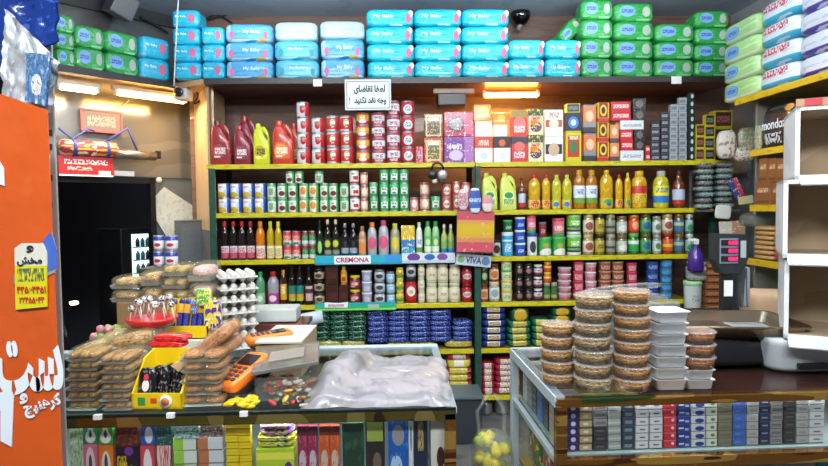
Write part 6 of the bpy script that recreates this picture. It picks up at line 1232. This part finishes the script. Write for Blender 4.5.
# =====================================================================
# things standing on the left counter
# =====================================================================
def up(p, x0, x1, yb, yt, n, label, cat, z=CT, rz=0, dr=None, where=''):
    f = at_z((x0 + x1) / 2, yb, z); pl = PY(f.y); A, B = pl.hit(x0, yb), pl.hit(x1, yb); wd = (B - A).length; zt = pl.hit((x0 + x1) / 2, yt).z; h = (zt - z) / n; dp = wd * p.ratio if dr is None else dr
    for k in range(n):
        spawn(p, ((A.x + B.x) / 2 + random.uniform(-.004, .004), f.y + dp / 2, z + k * h), (wd * .97, dp, h * .97), R(rz + random.uniform(-3, 3)), label + (', ' + layer_word(k, n) if n > 1 else '') + where, cat, label if n > 1 else None)
    return zt
FILM = thin('crinkled film', 'c0b490', .2, .08, .6, 18)
def cake_pack(name, c1, c2, c3, tray='b8bcb4', rows=3, seed=0):
    cm = pr('cake ' + c1 + c3, c1, ('n', 6, .54, c2), ('n', 9, .6, c3), rough=.6, bump=.5, bscale=12)
    a = MB()
    for k in range(rows):
        a.pillow((-.5 + (k + .5) / rows, 0, .45), (.9 / rows, .8, .66), cm, 3, 4, 0, .08, k + seed)
    b = MB().lathe([(0, 0), (.5, 0), (.55, .25), (.56, .3), (.53, .28), (.5, .06)], mat('clear tray plastic', tray, .2, 0, .3, 0, .6), 4, Matrix.Scale(1.25, 4) @ Matrix.Rotation(PI / 4, 4, 'Z') if False else Matrix.Diagonal((1.22, 1.2, 1, 1)) @ Matrix.Rotation(PI / 4, 4, 'Z'), False)
    w_ = MB().pillow((0, 0, .52), (1.06, .98, .96), FILM, 4, 8, .55, .07, seed)
    return Proto(name, [('cake_filling', a.mesh('cake_filling'), []), ('plastic_tray', b.mesh('plastic_tray'), []), ('film_wrap', w_.mesh('film_wrap'), [])], .9)
k1 = cake_pack('cookie_pack', 'a8742c', 'c8964a', '5c6a2a', seed=1); k2 = cake_pack('cookie_pack', '94682e', 'b8843c', '6f3a20', seed=2); k3 = cake_pack('cake_pack', 'a8622c', 'c88448', '7a3c1c', rows=2, seed=3)
k4 = cake_pack('cake_pack', 'c89c60', 'd8b884', '8a5430', rows=1, seed=4); k5 = cake_pack('cake_pack', 'd8a8a8', 'e0bcb8', 'e8d4cc', rows=1, seed=5); k6 = cake_pack('cake_pack', 'b89a58', 'd0b478', '94783c', rows=2, seed=6)
up(k1, 64, 97, 412, 352, 6, 'greenish cookie pack, stack nearest the banner', 'cookies', dr=.15); up(k2, 98, 130, 412, 356, 6, 'brownish cookie pack, second stack', 'cookies', dr=.15)
zt = up(k3, 178, 222, 408, 352, 5, 'golden sponge cake pack beside the card reader', 'cake', dr=.17)
# sloping big film packs
def film_pack(x0, x1, y0, y1, yd, m, label, cat='cookies', ry=0, rx=0, dp=.14, nm='cookie_bag'):
    pl = PY(yd); A = pl.hit(x0, (y0 + y1) / 2); B = pl.hit(x1, (y0 + y1) / 2); zt, zb_ = pl.hit(x0, y0).z, pl.hit(x0, y1).z
    e = empty(nm, ((A.x + B.x) / 2, yd + dp / 2, (zt + zb_) / 2), 0, rx, ry); wd, h = (B - A).length, zt - zb_
    MB().pillow((0, 0, 0), (wd * .86, dp * .8, h * .72), m, 3, 6, 0, .1, x0, wav=5).obj('cookie_filling', e)
    MB().pillow((0, 0, 0), (wd, dp, h), FILM, 4, 9, .6, .07, x0 + 1).obj('film_wrap', e); tag(e, label, cat)
GC = pr('green gold cookies', 'b09450', ('n', 7, .52, '8a8a4a'), ('n', 9, .58, 'cdb488'), rough=.6); BC = pr('brown gold cookies', 'a87840', ('n', 7, .52, 'c8a060'), ('n', 9, .6, '6a3a20'), rough=.6)
film_pack(64, 100, 345, 358, 2.0, GC, 'large cookie bag sloping toward the banner', ry=R(-16)); film_pack(84, 122, 334, 352, 2.08, GC, 'large cookie bag below the green and pink candies', ry=R(-20)); film_pack(100, 146, 335, 356, 2.0, BC, 'brown cookie bag below the lollipop jar', ry=R(-12))
film_pack(119, 137, 352, 385, 1.86, BC, 'upright round-biscuit bag beside the yellow display', nm='biscuit_bag')
CEL = mat('cellophane tan', 'd8b888', .25, 0, .4)
def flared(x0, x1, y0, y1, yd, label, seed):
    pl = PY(yd); A = pl.hit(x0, y1); B = pl.hit(x1, y0); L_ = (B - A).length; ang = math.atan2(B.z - A.z, B.x - A.x)
    e = empty('cake_pack', (A + B) / 2, 0, 0, -ang)
    MB().pillow((.04, .07, 0), (L_ * .72, .13, .045), pr('golden loaf', 'b06c3c', ('n', 6, .54, 'c88a5c'), ('n', 9, .6, '8a4a28'), rough=.5), 3, 6, 0, .05, seed).obj('cake_filling', e)
    MB().pillow((.04, .07, .002), (L_ * .8, .15, .056), FILM, 4, 8, .4, .06, seed).obj('film_wrap', e)
    MB().prism([(-L_ * .36, .006), (-L_ * .62, .018), (-L_ * .58, -.012), (-L_ * .36, -.006)], .0, .15, CEL).obj('flared_end', e)
    tag(e, label, 'cake')
flared(180, 228, 330, 366, 1.86, 'uppermost golden loaf pack with flared film end', 3); flared(178, 232, 345, 374, 1.9, 'second golden loaf pack with flared film end', 7)
# shelf block at the back of the counter carrying the cake packs
BRW = pr('carton brown', '8f6c44', ('n', 5, .6, '7f5e3a'), rough=.7, obj=True)
def solid(name, x0, x1, yb, yt, dp, m, label, cat, z=CT, rz=0):
    f = at_z((x0 + x1) / 2, yb, z); pl = PY(f.y); A, B = pl.hit(x0, yb), pl.hit(x1, yb); zt = pl.hit((x0 + x1) / 2, yt).z
    o = MB().box((0, dp / 2, (zt - z) / 2), ((B - A).length, dp, zt - z), m, .004).obj(name); o.location = ((A.x + B.x) / 2, f.y, z); o.rotation_euler.z = R(rz); tag(o, label, cat); return zt, f.y
zb1, yb1 = solid('cardboard_carton', 118, 208, 357, 302, .13, BRW, 'brown cardboard carton raising the wrapped cakes', 'carton')
def on(p, x0, x1, yt, n, label, cat, z, y, dr=None):
    pl = PY(y); A, B = pl.hit(x0, 290), pl.hit(x1, 290); wd = (B - A).length; h = (pl.hit((x0 + x1) / 2, yt).z - z) / n; dp = dr or wd * p.ratio
    for k in range(n): spawn(p, ((A.x + B.x) / 2, y + dp / 2, z + k * h), (wd * .97, dp, h * .97), R(random.uniform(-5, 5)), label + (', ' + layer_word(k, n) if n > 1 else ''), cat, label if n > 1 else None)
on(k4, 108, 138, 276, 2, 'brown striped cake pack at the doorway side', 'cake', zb1, yb1, .16); on(k4, 139, 160, 270, 2, 'brown swirl cake pack, second pair', 'cake', zb1, yb1, .16); on(k6, 160, 186, 264, 3, 'cream cake pack beside the pink one', 'cake', zb1, yb1, .16); on(k5, 187, 211, 262, 2, 'pink and cream cake pack beside the egg trays', 'cake', zb1, yb1, .18)
zz = zb1
# energy cans behind
CB_ = LW.off(-.22); ecan = can('energy_can', pr('red blue white can', 'd4d6de', ('z', .7, 1, '2a3a8c'), ('e', .5, .38, .3, .14, 'c02a34'), ('z', .0, .1, '8a8a9a'), rough=.25))
for j, (a, b) in enumerate(((151, 162), (163, 176))):
    for k, (y1, y0) in enumerate(((267, 252), (251, 236))):
        A, B = PY(2.67).hit(a, y1), PY(2.67).hit(b, y1); spawn(ecan, ((A.x + B.x) / 2, 2.7, A.z), ((B - A).length * .95, (B - A).length * .95, PY(2.67).hit(a, y0).z - A.z), 0, ('outer' if j == 0 else 'inner') + ' energy drink can, ' + ('lower' if k == 0 else 'upper') + ', behind the wrapped cakes', 'can', 'energy cans')
e = empty('back_stand', (-.0, 2.7, 0)); A, B = PY(2.67).hit(140, 268), PY(2.67).hit(180, 268); MB().box(((A.x + B.x) / 2, .03, A.z / 2), (B.x - A.x, .16, A.z - .004), mat('dark stand', '2a2622', .5), .004).obj('stand_body', e); tag(e, 'dark narrow stand carrying energy drink cans', 'stand')
# egg trays
TRM = pr('egg tray pulp', 'cfd0cc', ('n', 9, .6, 'bfc0bc'), rough=.8, bump=.3); EGG = mat('egg shell', 'bdb9b2', .55)
def egg_tray():
    mb = MB(); n = 20; vs = []; fs = []
    for i in range(n + 1):
        for j in range(n + 1):
            u, v = i / n, j / n; b = abs(math.sin(u * PI * 4)) * abs(math.sin(v * PI * 4)); ed = min(u, v, 1 - u, 1 - v) < .03
            vs.append((u - .5, v - .5, .55 if ed else .75 - .7 * b))
    for i in range(n):
        for j in range(n): k = i * (n + 1) + j; fs.append((k, k + n + 1, k + n + 2, k + 1))
    N = len(vs); vs += [(x, y, z - .08) for x, y, z in vs]; fs += [tuple(N + t for t in f[::-1]) for f in fs]; mb.add(vs, fs, TRM)
    rim = []
    for s in (-1, 1): mb.box((0, s * .49, .55), (1, .03, .14), TRM).box((s * .49, 0, .55), (.03, 1, .14), TRM)
    return mb.mesh('egg_tray')
etm = egg_tray(); ef = at_z(229, 358, CT); ezt = PY(ef.y + .1).hit(234, 270).z; NT = 7; eh = (ezt - CT) / NT; erz = R(24); ec = Vector((ef.x + .0, ef.y + .13, CT)); EW = .15
eggm = MB().lathe([(0, -.5), (.25, -.44), (.42, -.2), (.44, 0), (.38, .24), (.22, .43), (0, .5)], EGG, 14).mesh('egg')
for k in range(NT):
    o = bpy.data.objects.new('egg_tray', etm); COL.objects.link(o); o.location = ec + Vector((0, 0, k * eh)); o.scale = (EW, EW, eh * .8); o.rotation_euler.z = erz + R((k % 2) * 3)
    tag(o, 'white pulp egg tray, ' + layer_word(k, NT) + ', beside the pink cake pack', 'egg tray', 'stacked egg trays')
    cells = [(i, 0) for i in range(4)] + [(3, j) for j in range(1, 4)] if k < NT - 1 else [(i, j) for i in range(4) for j in range(4)]
    for (i, j) in cells:
        c = Matrix.Rotation(erz, 4, 'Z') @ Vector(((i - 1.5) * EW / 4, (j - 1.5) * EW / 4, 0)); g = bpy.data.objects.new('egg', eggm); COL.objects.link(g)
        g.location = ec + c + Vector((0, 0, k * eh + eh * .6)); g.scale = (.032, .032, .036)
        tag(g, 'white egg in the ' + ('top' if k == NT - 1 else 'bottom' if k == 0 else ORD[k]) + ' tray, ' + ORD[i] + ' across, ' + ORD[j] + ' back from the counter front', 'egg', 'eggs in the trays')
# lollipop stand and candies
RD_ = mat('red plastic dish', 'c8221e', .3, 0, .3); lp_ = at_z(146, 380, CT); e = empty('lollipop_jar', (lp_.x, lp_.y + .07, CT)); PL_ = PY(lp_.y + .02); dz = PL_.hit(146, 328).z - CT; rw = (PL_.hit(172, 325) - PL_.hit(121, 325)).length / 2
MB().lathe([(0, 0), (rw * .7, 0), (rw * .72, .01), (rw * .72, dz - .01), (rw * .6, dz)], thin('clear tub', 'c4c0b8', .3, .12), 26).obj('jar_body', e)
MB().lathe([(0, dz), (rw * .8, dz), (rw, dz + .022), (rw * 1.0, dz + .03), (rw * .93, dz + .03), (rw * .75, dz + .008), (0, dz + .008)], RD_, 30).obj('red_dish', e); MB().lathe([(0, .003), (rw * .66, .003), (rw * .66, dz * .7), (0, dz * .74)], pr('grey wrapped candy', '8a8e90', ('n', 6, .54, 'c4c4c0'), ('n', 8, .62, '7a3a34'), rough=.4), 20).obj('candy_filling', e)
tag(e, 'clear candy jar with red dish top holding lollipops', 'jar')
BALL = pr('black white ball', 'd8d8d4', ('n', 3.2, .52, '1a1a1c'), rough=.25, coat=.4, obj=False); STK = mat('lollipop stick', 'e0dcd4', .5)
lol = Proto('lollipop', [('candy_ball', MB().lathe([(0, -.5), (.25, -.43), (.43, -.25), (.5, 0), (.43, .25), (.25, .43), (0, .5)], BALL, 14, Matrix.Translation((0, 0, 0))).mesh('candy_ball'), []), ('stick', MB().lathe([(0, -2.6), (.09, -2.6), (.09, -.4), (0, -.4)], STK, 8).mesh('stick'), [])])
for i in range(15):
    t = i * 2.399; rr2 = rw * (.15 + .75 * (i / 15) ** .5); c = e.location + Vector((rr2 * math.cos(t), rr2 * math.sin(t) * .7, dz + .075 + .012 * (i % 3) - .01 * (i > 9)))
    spawn(lol, c, (.024, .024, .024), R(i * 40), 'black and white ball lollipop, ' + ORD[i] + ' outward from the dish centre', 'lollipop', 'ball lollipops', rx=R(-9 * math.sin(t)), ry=R(16 * math.cos(t)))
cf = at_z(110, 366, CT); PC = PY(cf.y + .03); e = empty('candy_jar', (PC.hit(108, 345).x, cf.y + .05, CT)); hj = PC.hit(108, 340).z - CT; rj = .07
MB().lathe([(0, 0), (rj * .9, 0), (rj, .01), (rj, hj), (rj * .96, hj)], thin('clear tub', 'c4c0b8', .3, .12), 24).obj('jar_body', e); tag(e, 'clear jar topped with pink and green candies beside the lollipops', 'jar')
for i in range(14):
    t = i * 2.399; rr2 = rj * .85 * (i / 14) ** .5; g = MB().pillow((0, 0, 0), (.034, .028, .026), mat(('pink candy', 'green candy')[i % 2], ('c8848c', '7ab04a')[i % 2], .35), 3, 3).obj('round_candy')
    g.location = e.location + Vector((rr2 * math.cos(t) * 1.1, rr2 * math.sin(t) * .8, hj + .012 + (.026 if i < 6 else 0))); g.rotation_euler = (i, i * 2, i); tag(g, ('pink' if i % 2 == 0 else 'green') + ' wrapped candy heaped on the clear jar by the lollipops', 'candy', 'pink candies' if i % 2 == 0 else 'green candies')
# yellow displays
YBX = pr('yellow display card', 'e0c010', ('n', 6, .68, 'caa90c'), rough=.4, obj=True)
def display(x0, x1, yb, yf, yt, dp, label, z=CT, rz=0):
    f = at_z((x0 + x1) / 2, yb, z); pl = PY(f.y); A, B = pl.hit(x0, yb), pl.hit(x1, yb); wd = (B - A).length; hf = pl.hit(x0, yf).z - z; ht = pl.hit(x0, yt).z - z
    e = empty('yellow_display_box', ((A.x + B.x) / 2, f.y, z), R(rz)); t = .005
    MB().box((0, dp / 2, t / 2), (wd, dp, t), YBX).box((0, t / 2, hf / 2), (wd, t, hf), YBX).box((0, dp - t / 2, ht / 2), (wd, t, ht), YBX).obj('card_body', e)
    for s in (-1, 1):
        M = Matrix.Translation((s * (wd / 2 - t / 2), 0, 0)) @ Matrix.Rotation(PI / 2, 4, 'Z')
        MB().prism([(0, 0), (dp, 0), (dp, ht), (dp * .55, ht * .9), (0, hf)], -t / 2, t / 2, YBX, M).obj('side_wing', e)
    return tag(e, label, 'display box'), wd, hf, ht
e1, wd, hf, ht = display(131, 183, 409, 394, 360, .15, 'yellow candy display box with black pouches at the counter front', rz=-4)
MB().box((-wd * .3, -.001, hf * .5), (wd * .14, .003, hf * .5), mat('green mark', '3c8a4a', .5)).box((-wd * .06, -.001, hf * .55), (wd * .12, .003, hf * .3), mat('red mark', 'c8402a', .5)).obj('printed_mark', e1); MB().lathe([(0, -.002), (hf * .4, -.002), (hf * .4, .002), (0, .002)], WHT, 20, Matrix.Translation((wd * .18, -.003, hf * .5)) @ Matrix.Rotation(PI / 2, 4, 'X')).lathe([(0, -.003), (hf * .26, -.003), (hf * .26, .003), (0, .003)], mat('orange mark', 'c86a3a', .5), 20, Matrix.Translation((wd * .18, -.003, hf * .5)) @ Matrix.Rotation(PI / 2, 4, 'X')).obj('round_badge', e1)
bp1 = pr('black pouch film', '141416', ('n', 6, .6, '5a5c60'), ('e', .5, .5, .2, .16, 'd8d8d8'), ('e', .5, .72, .14, .1, 'c03a4a'), rough=.2, coat=.5); bp2 = pr('black gloss pouch', '121214', ('n', 7, .6, '6a6c70'), rough=.2, coat=.5)
for k in range(4):
    p_ = pack('candy_pouch', bp1 if k == 0 else bp2, .25, .2, 4, .05, seed=70 + k); c = e1.location + Vector((-wd * .3 + wd * .2 * k, .03 + .022 * k, .007))
    spawn(p_, c, (wd * .36, .02, ht * .72), R(-4), ('black pouch with pink and white print' if k == 0 else 'plain glossy black pouch, ' + ORD[k - 1] + ' behind the printed one') + ', yellow display', 'candy', 'black pouches', rx=R(-14))
zs2, ys2 = solid('white_carton', 160, 214, 368, 340, .12, mat('white carton board', 'c8c4bc', .6), 'white carton under the blue candy bar display', 'carton')
e2, wd2, hf2, ht2 = display(160, 206, 341, 328, 304, .12, 'yellow display box of dark blue candy bars', z=zs2)
e2.location.y = ys2 + .01
bb_ = pack('candy_bar', pr('navy bar film', '1c2474', ('z', .62, .86, 'd8a83a'), ('s', .2, .8, .2, .6, '4a54a8'), rough=.25, coat=.4), .4, .1, 5, .04, seed=81)
for k in range(6): spawn(bb_, e2.location + Vector((-wd2 * .4 + wd2 * .16 * k, .03 + .012 * (k % 2), .006)), (wd2 * .14, .02, ht2 * 1.02), R(3), 'dark blue candy bar with gold mark, ' + ORD[k] + ' from the left in the yellow display', 'candy', 'blue candy bars', rx=R(-8), ry=R(6))
rp = pack('red_candy_packet', pr('red gloss film', 'c41c22', ('n', 5, .62, 'e8545a'), rough=.2, coat=.5), .6, .4, 4, .06, seed=85)
zr = e1.location.z + ht
for k, (x0, x1, y0, y1) in enumerate(((147, 186, 341, 349), (152, 190, 335, 342))): 
    pl = PY(e1.location.y + .17); A, B = pl.hit(x0, y1), pl.hit(x1, y1); spawn(rp, ((A.x + B.x) / 2, pl.pt.y + .02, A.z), ((B - A).length, .06, pl.hit(x0, y0).z - A.z), R(-8), ('lower' if k == 0 else 'upper') + ' glossy red candy packet over the yellow display', 'candy', 'red packets')
PK_ = PY(2.28)
for k, (x0, x1, y0, y1, c1, c2, l) in enumerate(((196, 212, 288, 306, '5aa84a', 'd8d04a', 'green'), (190, 202, 300, 314, '3a8ad0', 'c84a2a', 'blue'), (204, 222, 300, 330, 'd8c43a', '5a3a8a', 'yellow and violet'), (208, 224, 330, 360, 'c83a3c', 'd8d0c8', 'red and white'))):
    flat('snack_packet', PK_.off(.03 * k - .06 * (k > 1)), x0, x1, y0, y1, .02, pr('mixed packet ' + l, c1, ('n', 4, .54, c2), ('n', 7, .62, 'e0dcd0'), rough=.25), l + ' snack packet wedged between cakes and egg trays', 'packet')
# white carton box behind the card readers
WCB = pr('off white carton', 'a08c6c', ('n', 5, .62, '94805f'), rough=.65, obj=True)
e = empty('parcel_carton', at_z(272, 390, CT)); e.location = at_z(300, 372, CT) + Vector((-.2, .22, 0)); 
x0c, y0c = PY(2.2).hit(250, 300).x, 2.25
A = at_z(262, 372, CT); 
pb = MB(); W_, Dp, Hh = .16, .3, PY(2.5).hit(285, 322).z - CT
pb.prism([(0, 0), (W_, 0), (W_, Hh), (0, Hh * .92)], 0, Dp, WCB); e.location = (PY(2.1).hit(301, 330).x - W_, 2.1, CT); e.rotation_euler.z = R(-3); pb.obj('carton_body', e)
MB().box((W_ * .5, Dp * .5, Hh + .004), (W_ * 1.02, Dp * 1.02, .006), mat('carton top board', 'c4bcac', .6)).obj('top_flap', e); MB().box((W_ + .001, Dp * .4, Hh * .5), (.003, .05, .06), INK).obj('printed_emblem', e)
tag(e, 'off-white parcel carton standing behind the orange card readers', 'carton')
o = MB().box((0, 0, 0), (.26, .14, .06), mat('clear white box', 'b8c0bc', .35, 0, .3), .008).obj('plastic_container'); o.location = PY(2.74).hit(270, 313); tag(o, 'pale plastic container below the magenta soda bottle', 'container')
e = empty('back_bench', (PY(2.74).hit(270, 324).x, 2.74, 0)); zb_ = o.location.z - .032; MB().box((0, 0, zb_ - .012), (.36, .2, .02), DARKW).obj('bench_top', e)
for sx in (-.15, .15): MB().box((sx, 0, zb_ / 2 - .01), (.03, .16, zb_ - .02), DARKW).obj('leg', e)
tag(e, 'dark narrow bench behind the left counter under the pale container', 'bench')
# white roll on the shelf below CREMONA strip
rp_ = PY(D - .12); A, B = rp_.hit(292, 322), rp_.hit(323, 316); e = MB().tube([A, A.lerp(B, .5), B], .045, mat('white roll film', 'c8d4e0', .25, 0, .3), 16).obj('plastic_roll'); tag(e, 'white plastic film roll lying in front of the green bean packs', 'roll')
# ---- card readers
PO = mat('orange plastic', 'e8781c', .35, 0, .2); 
def pos(x, y, z, sc, rz, rx, label):
    e = empty('card_reader', (x, y, z), rz, rx); e.scale = (sc, sc, sc)
    MB().loft([(0, 0, 0, .036, .075), (.012, 0, 0, .042, .085), (.03, 0, 0, .041, .084), (.036, 0, -.002, .036, .078)], PO, 24, .35).obj('top_shell', e)
    MB().loft([(-.035, 0, .03, .03, .04), (-.03, 0, .02, .036, .06), (0, 0, 0, .037, .078)], BKP, 24, .35).obj('base_shell', e)
    MB().box((0, .035, .038), (.056, .05, .004), mat('reader screen', '2a2226', .15, 0, .5), .002).obj('screen', e)
    for r_ in range(4):
        for c in range(3): MB().box((-.02 + .02 * c, -.005 - .018 * r_, .038), (.014, .011, .005), mat('reader key', '4a3a3c', .5), .002).obj('key', e)
    return tag(e, label, 'card reader')
a = at_z(239, 402, CT); pos(a.x, a.y + .08, CT + .055, 1.08, R(-30), R(22), 'orange and black card reader facing the shopper')
b = at_z(262, 380, CT); pos(b.x + .0, b.y + .14, CT + .1, 1.0, R(-68), R(4), 'second orange card reader lying flat behind the first')
o = MB().box((0, 0, 0), (.13, .1, .07), BKP, .01).obj('reader_dock'); o.location = (b.x, b.y + .14, CT + .036); o.rotation_euler.z = R(-60); tag(o, 'black dock under the flat orange card reader', 'dock')
# ---- clear sweet box with lid
f = at_z(288, 400, CT); pl = PY(f.y); A, B = pl.hit(256, 400), pl.hit(316, 400); wd = (B - A).length; zl = pl.hit(285, 377).z - CT
e = empty('sweet_box', ((A.x + B.x) / 2, f.y, CT), R(6)); mb = MB(); t = .003; dp = .2; CLB = thin('acrylic', '8a9490', .12, .05)
mb.box((0, t / 2, zl / 2), (wd, t, zl), CLB).box((0, dp, zl / 2), (wd, t, zl), CLB).box((-wd / 2, dp / 2, zl / 2), (t, dp, zl), CLB).box((wd / 2, dp / 2, zl / 2), (t, dp, zl), CLB).box((0, dp / 2, t / 2), (wd, dp, t), CLB).obj('box_body', e)
ld_ = MB().box((0, dp / 2, 0), (wd * 1.12, dp * 1.1, .012), thin('smoky lid', '75756f', .72, .1), .003).box((.0, dp / 2, .009), (wd * .6, dp * .5, .004), mat('lid label', '8a8078', .4)).obj('lid', e); ld_.location.z = zl + .03; ld_.rotation_euler = (R(4), R(-7), 0)
tag(e, 'clear acrylic sweet box with smoky tilted lid beside the card readers', 'box')
SWC = [('b8302a', 'red'), ('8a5a3c', 'brown'), ('cfc8bc', 'white'), ('7a8a4a', 'olive')]
def sweet(loc, i, where, cols=SWC, s=1, grp='sweets'):
    c, nm = cols[i % len(cols)]; g = MB().pillow((0, 0, 0), (.042 * s, .02 * s, .014 * s), mat('wrapper ' + nm, c, .25, 0, .4), 3, 3, .6, .05, i).obj('wrapped_candy'); g.location = loc; g.rotation_euler = (random.uniform(-.4, .4), random.uniform(-.4, .4), random.uniform(0, 3)); tag(g, nm + ' wrapped candy ' + where, 'candy', nm + ' ' + grp)
for i in range(60):
    lx, ly, lz = random.uniform(-wd * .42, wd * .42), random.uniform(.02, dp * .6), .014 + .014 * (i % 3); c = Matrix.Rotation(R(6), 4, 'Z') @ Vector((lx, ly, lz)); sweet(e.location + c, i, 'inside the clear acrylic box', grp='sweets in the acrylic box')
YC = [('dcc41c', 'yellow'), ('d8b414', 'golden yellow')]
for i in range(28): c = at_z(random.uniform(228, 258), random.uniform(398, 408), CT + .008); sweet(c + Vector((0, 0, .008 * (i % 2))), i, 'scattered at the counter edge before the card reader', YC, .75, 'scattered sweets')
RC_ = [('c02c30', 'crimson'), ('b8a898', 'cream'), ('8a5a2c', 'toffee'), ('c8a02c', 'honey'), ('5a6a34', 'olive green')]
for i in range(26): c = at_z(random.uniform(268, 308), random.uniform(384, 406), CT + .008); sweet(c + Vector((0, 0, .01 * (i % 3))), i, 'scattered beside the large plastic bag', RC_, .75, 'sweets by the bag')
# ---- large plastic bag of flatbread
FL = at_z(300, 409, CT); FR = at_z(452, 406, CT); BL = at_z(326, 362, CT); BR = at_z(446, 360, CT)
e = empty('bread_bag', ((FL.x + FR.x) / 2, (FL.y + BL.y) / 2, CT)); o0 = e.location
PLB = pr('milky plastic', 'a6a2a6', ('n', (10, 4, 4), .6, '98949a'), rough=.3, coat=.4, bump=.4, bscale=14)
PLB.node_tree.nodes['Principled BSDF'].inputs['Alpha'].default_value = .66
def hump(u, v):
    e_ = max(0, 1 - abs(2 * u - 1) ** 4) ** .5 * max(0, 1 - abs(2 * v - 1) ** 3) ** .6
    h = .04 * e_
    d2 = ((u - .12 - .2 * v) / .13) ** 2 + ((v - .5) / .45) ** 2; h += .045 * math.exp(-d2 ** 2 * .9) * (e_ > 0)
    h += (noise.noise(Vector((u * 5 + v * 2, v * 13, 2))) * .014 + abs(noise.noise(Vector((u * 16 + v * 10, v * 6, 7)))) * .01) * min(1, e_ * 3)
    return max(.001, h)
n1, n2 = 84, 48; vs = []; fs = []
for i in range(n1 + 1):
    for j in range(n2 + 1):
        u, v = i / n1, j / n2; p = FL.lerp(FR, u).lerp(BL.lerp(BR, u), v) - o0
        wob = .012 * noise.noise(Vector((u * 6, v * 6, 4))); vs.append((p.x + wob, p.y + wob, hump(u, v)))
for i in range(n1):
    for j in range(n2): k = i * (n2 + 1) + j; fs.append((k, k + n2 + 1, k + n2 + 2, k + 1))
MB().add(vs, fs, PLB).obj('plastic_wrap', e)
BRD = pr('pale flatbread', 'c9b4ae', ('n', 5, .58, 'b89c98'), ('n', 9, .62, 'd8c4bc'), rough=.7)
for k, (u, v, w_, d_, h_, rz) in enumerate(((.62, .42, .62, .5, .022, 2), (.64, .5, .5, .36, .034, -3), (.22, .5, .15, .5, .055, 14))):
    p = FL.lerp(FR, u).lerp(BL.lerp(BR, u), v) - o0; W = (FR - FL).length * w_; Dd = (BL - FL).length * d_
    b_ = MB().pillow((0, 0, h_ / 2), (W, Dd, h_), BRD, 3, 6, 0, .04, k).obj('flatbread', e); b_.location = (p.x, p.y, .002); b_.rotation_euler.z = R(rz)
tag(e, 'large milky plastic bag of flatbread lying on the left counter', 'bag')
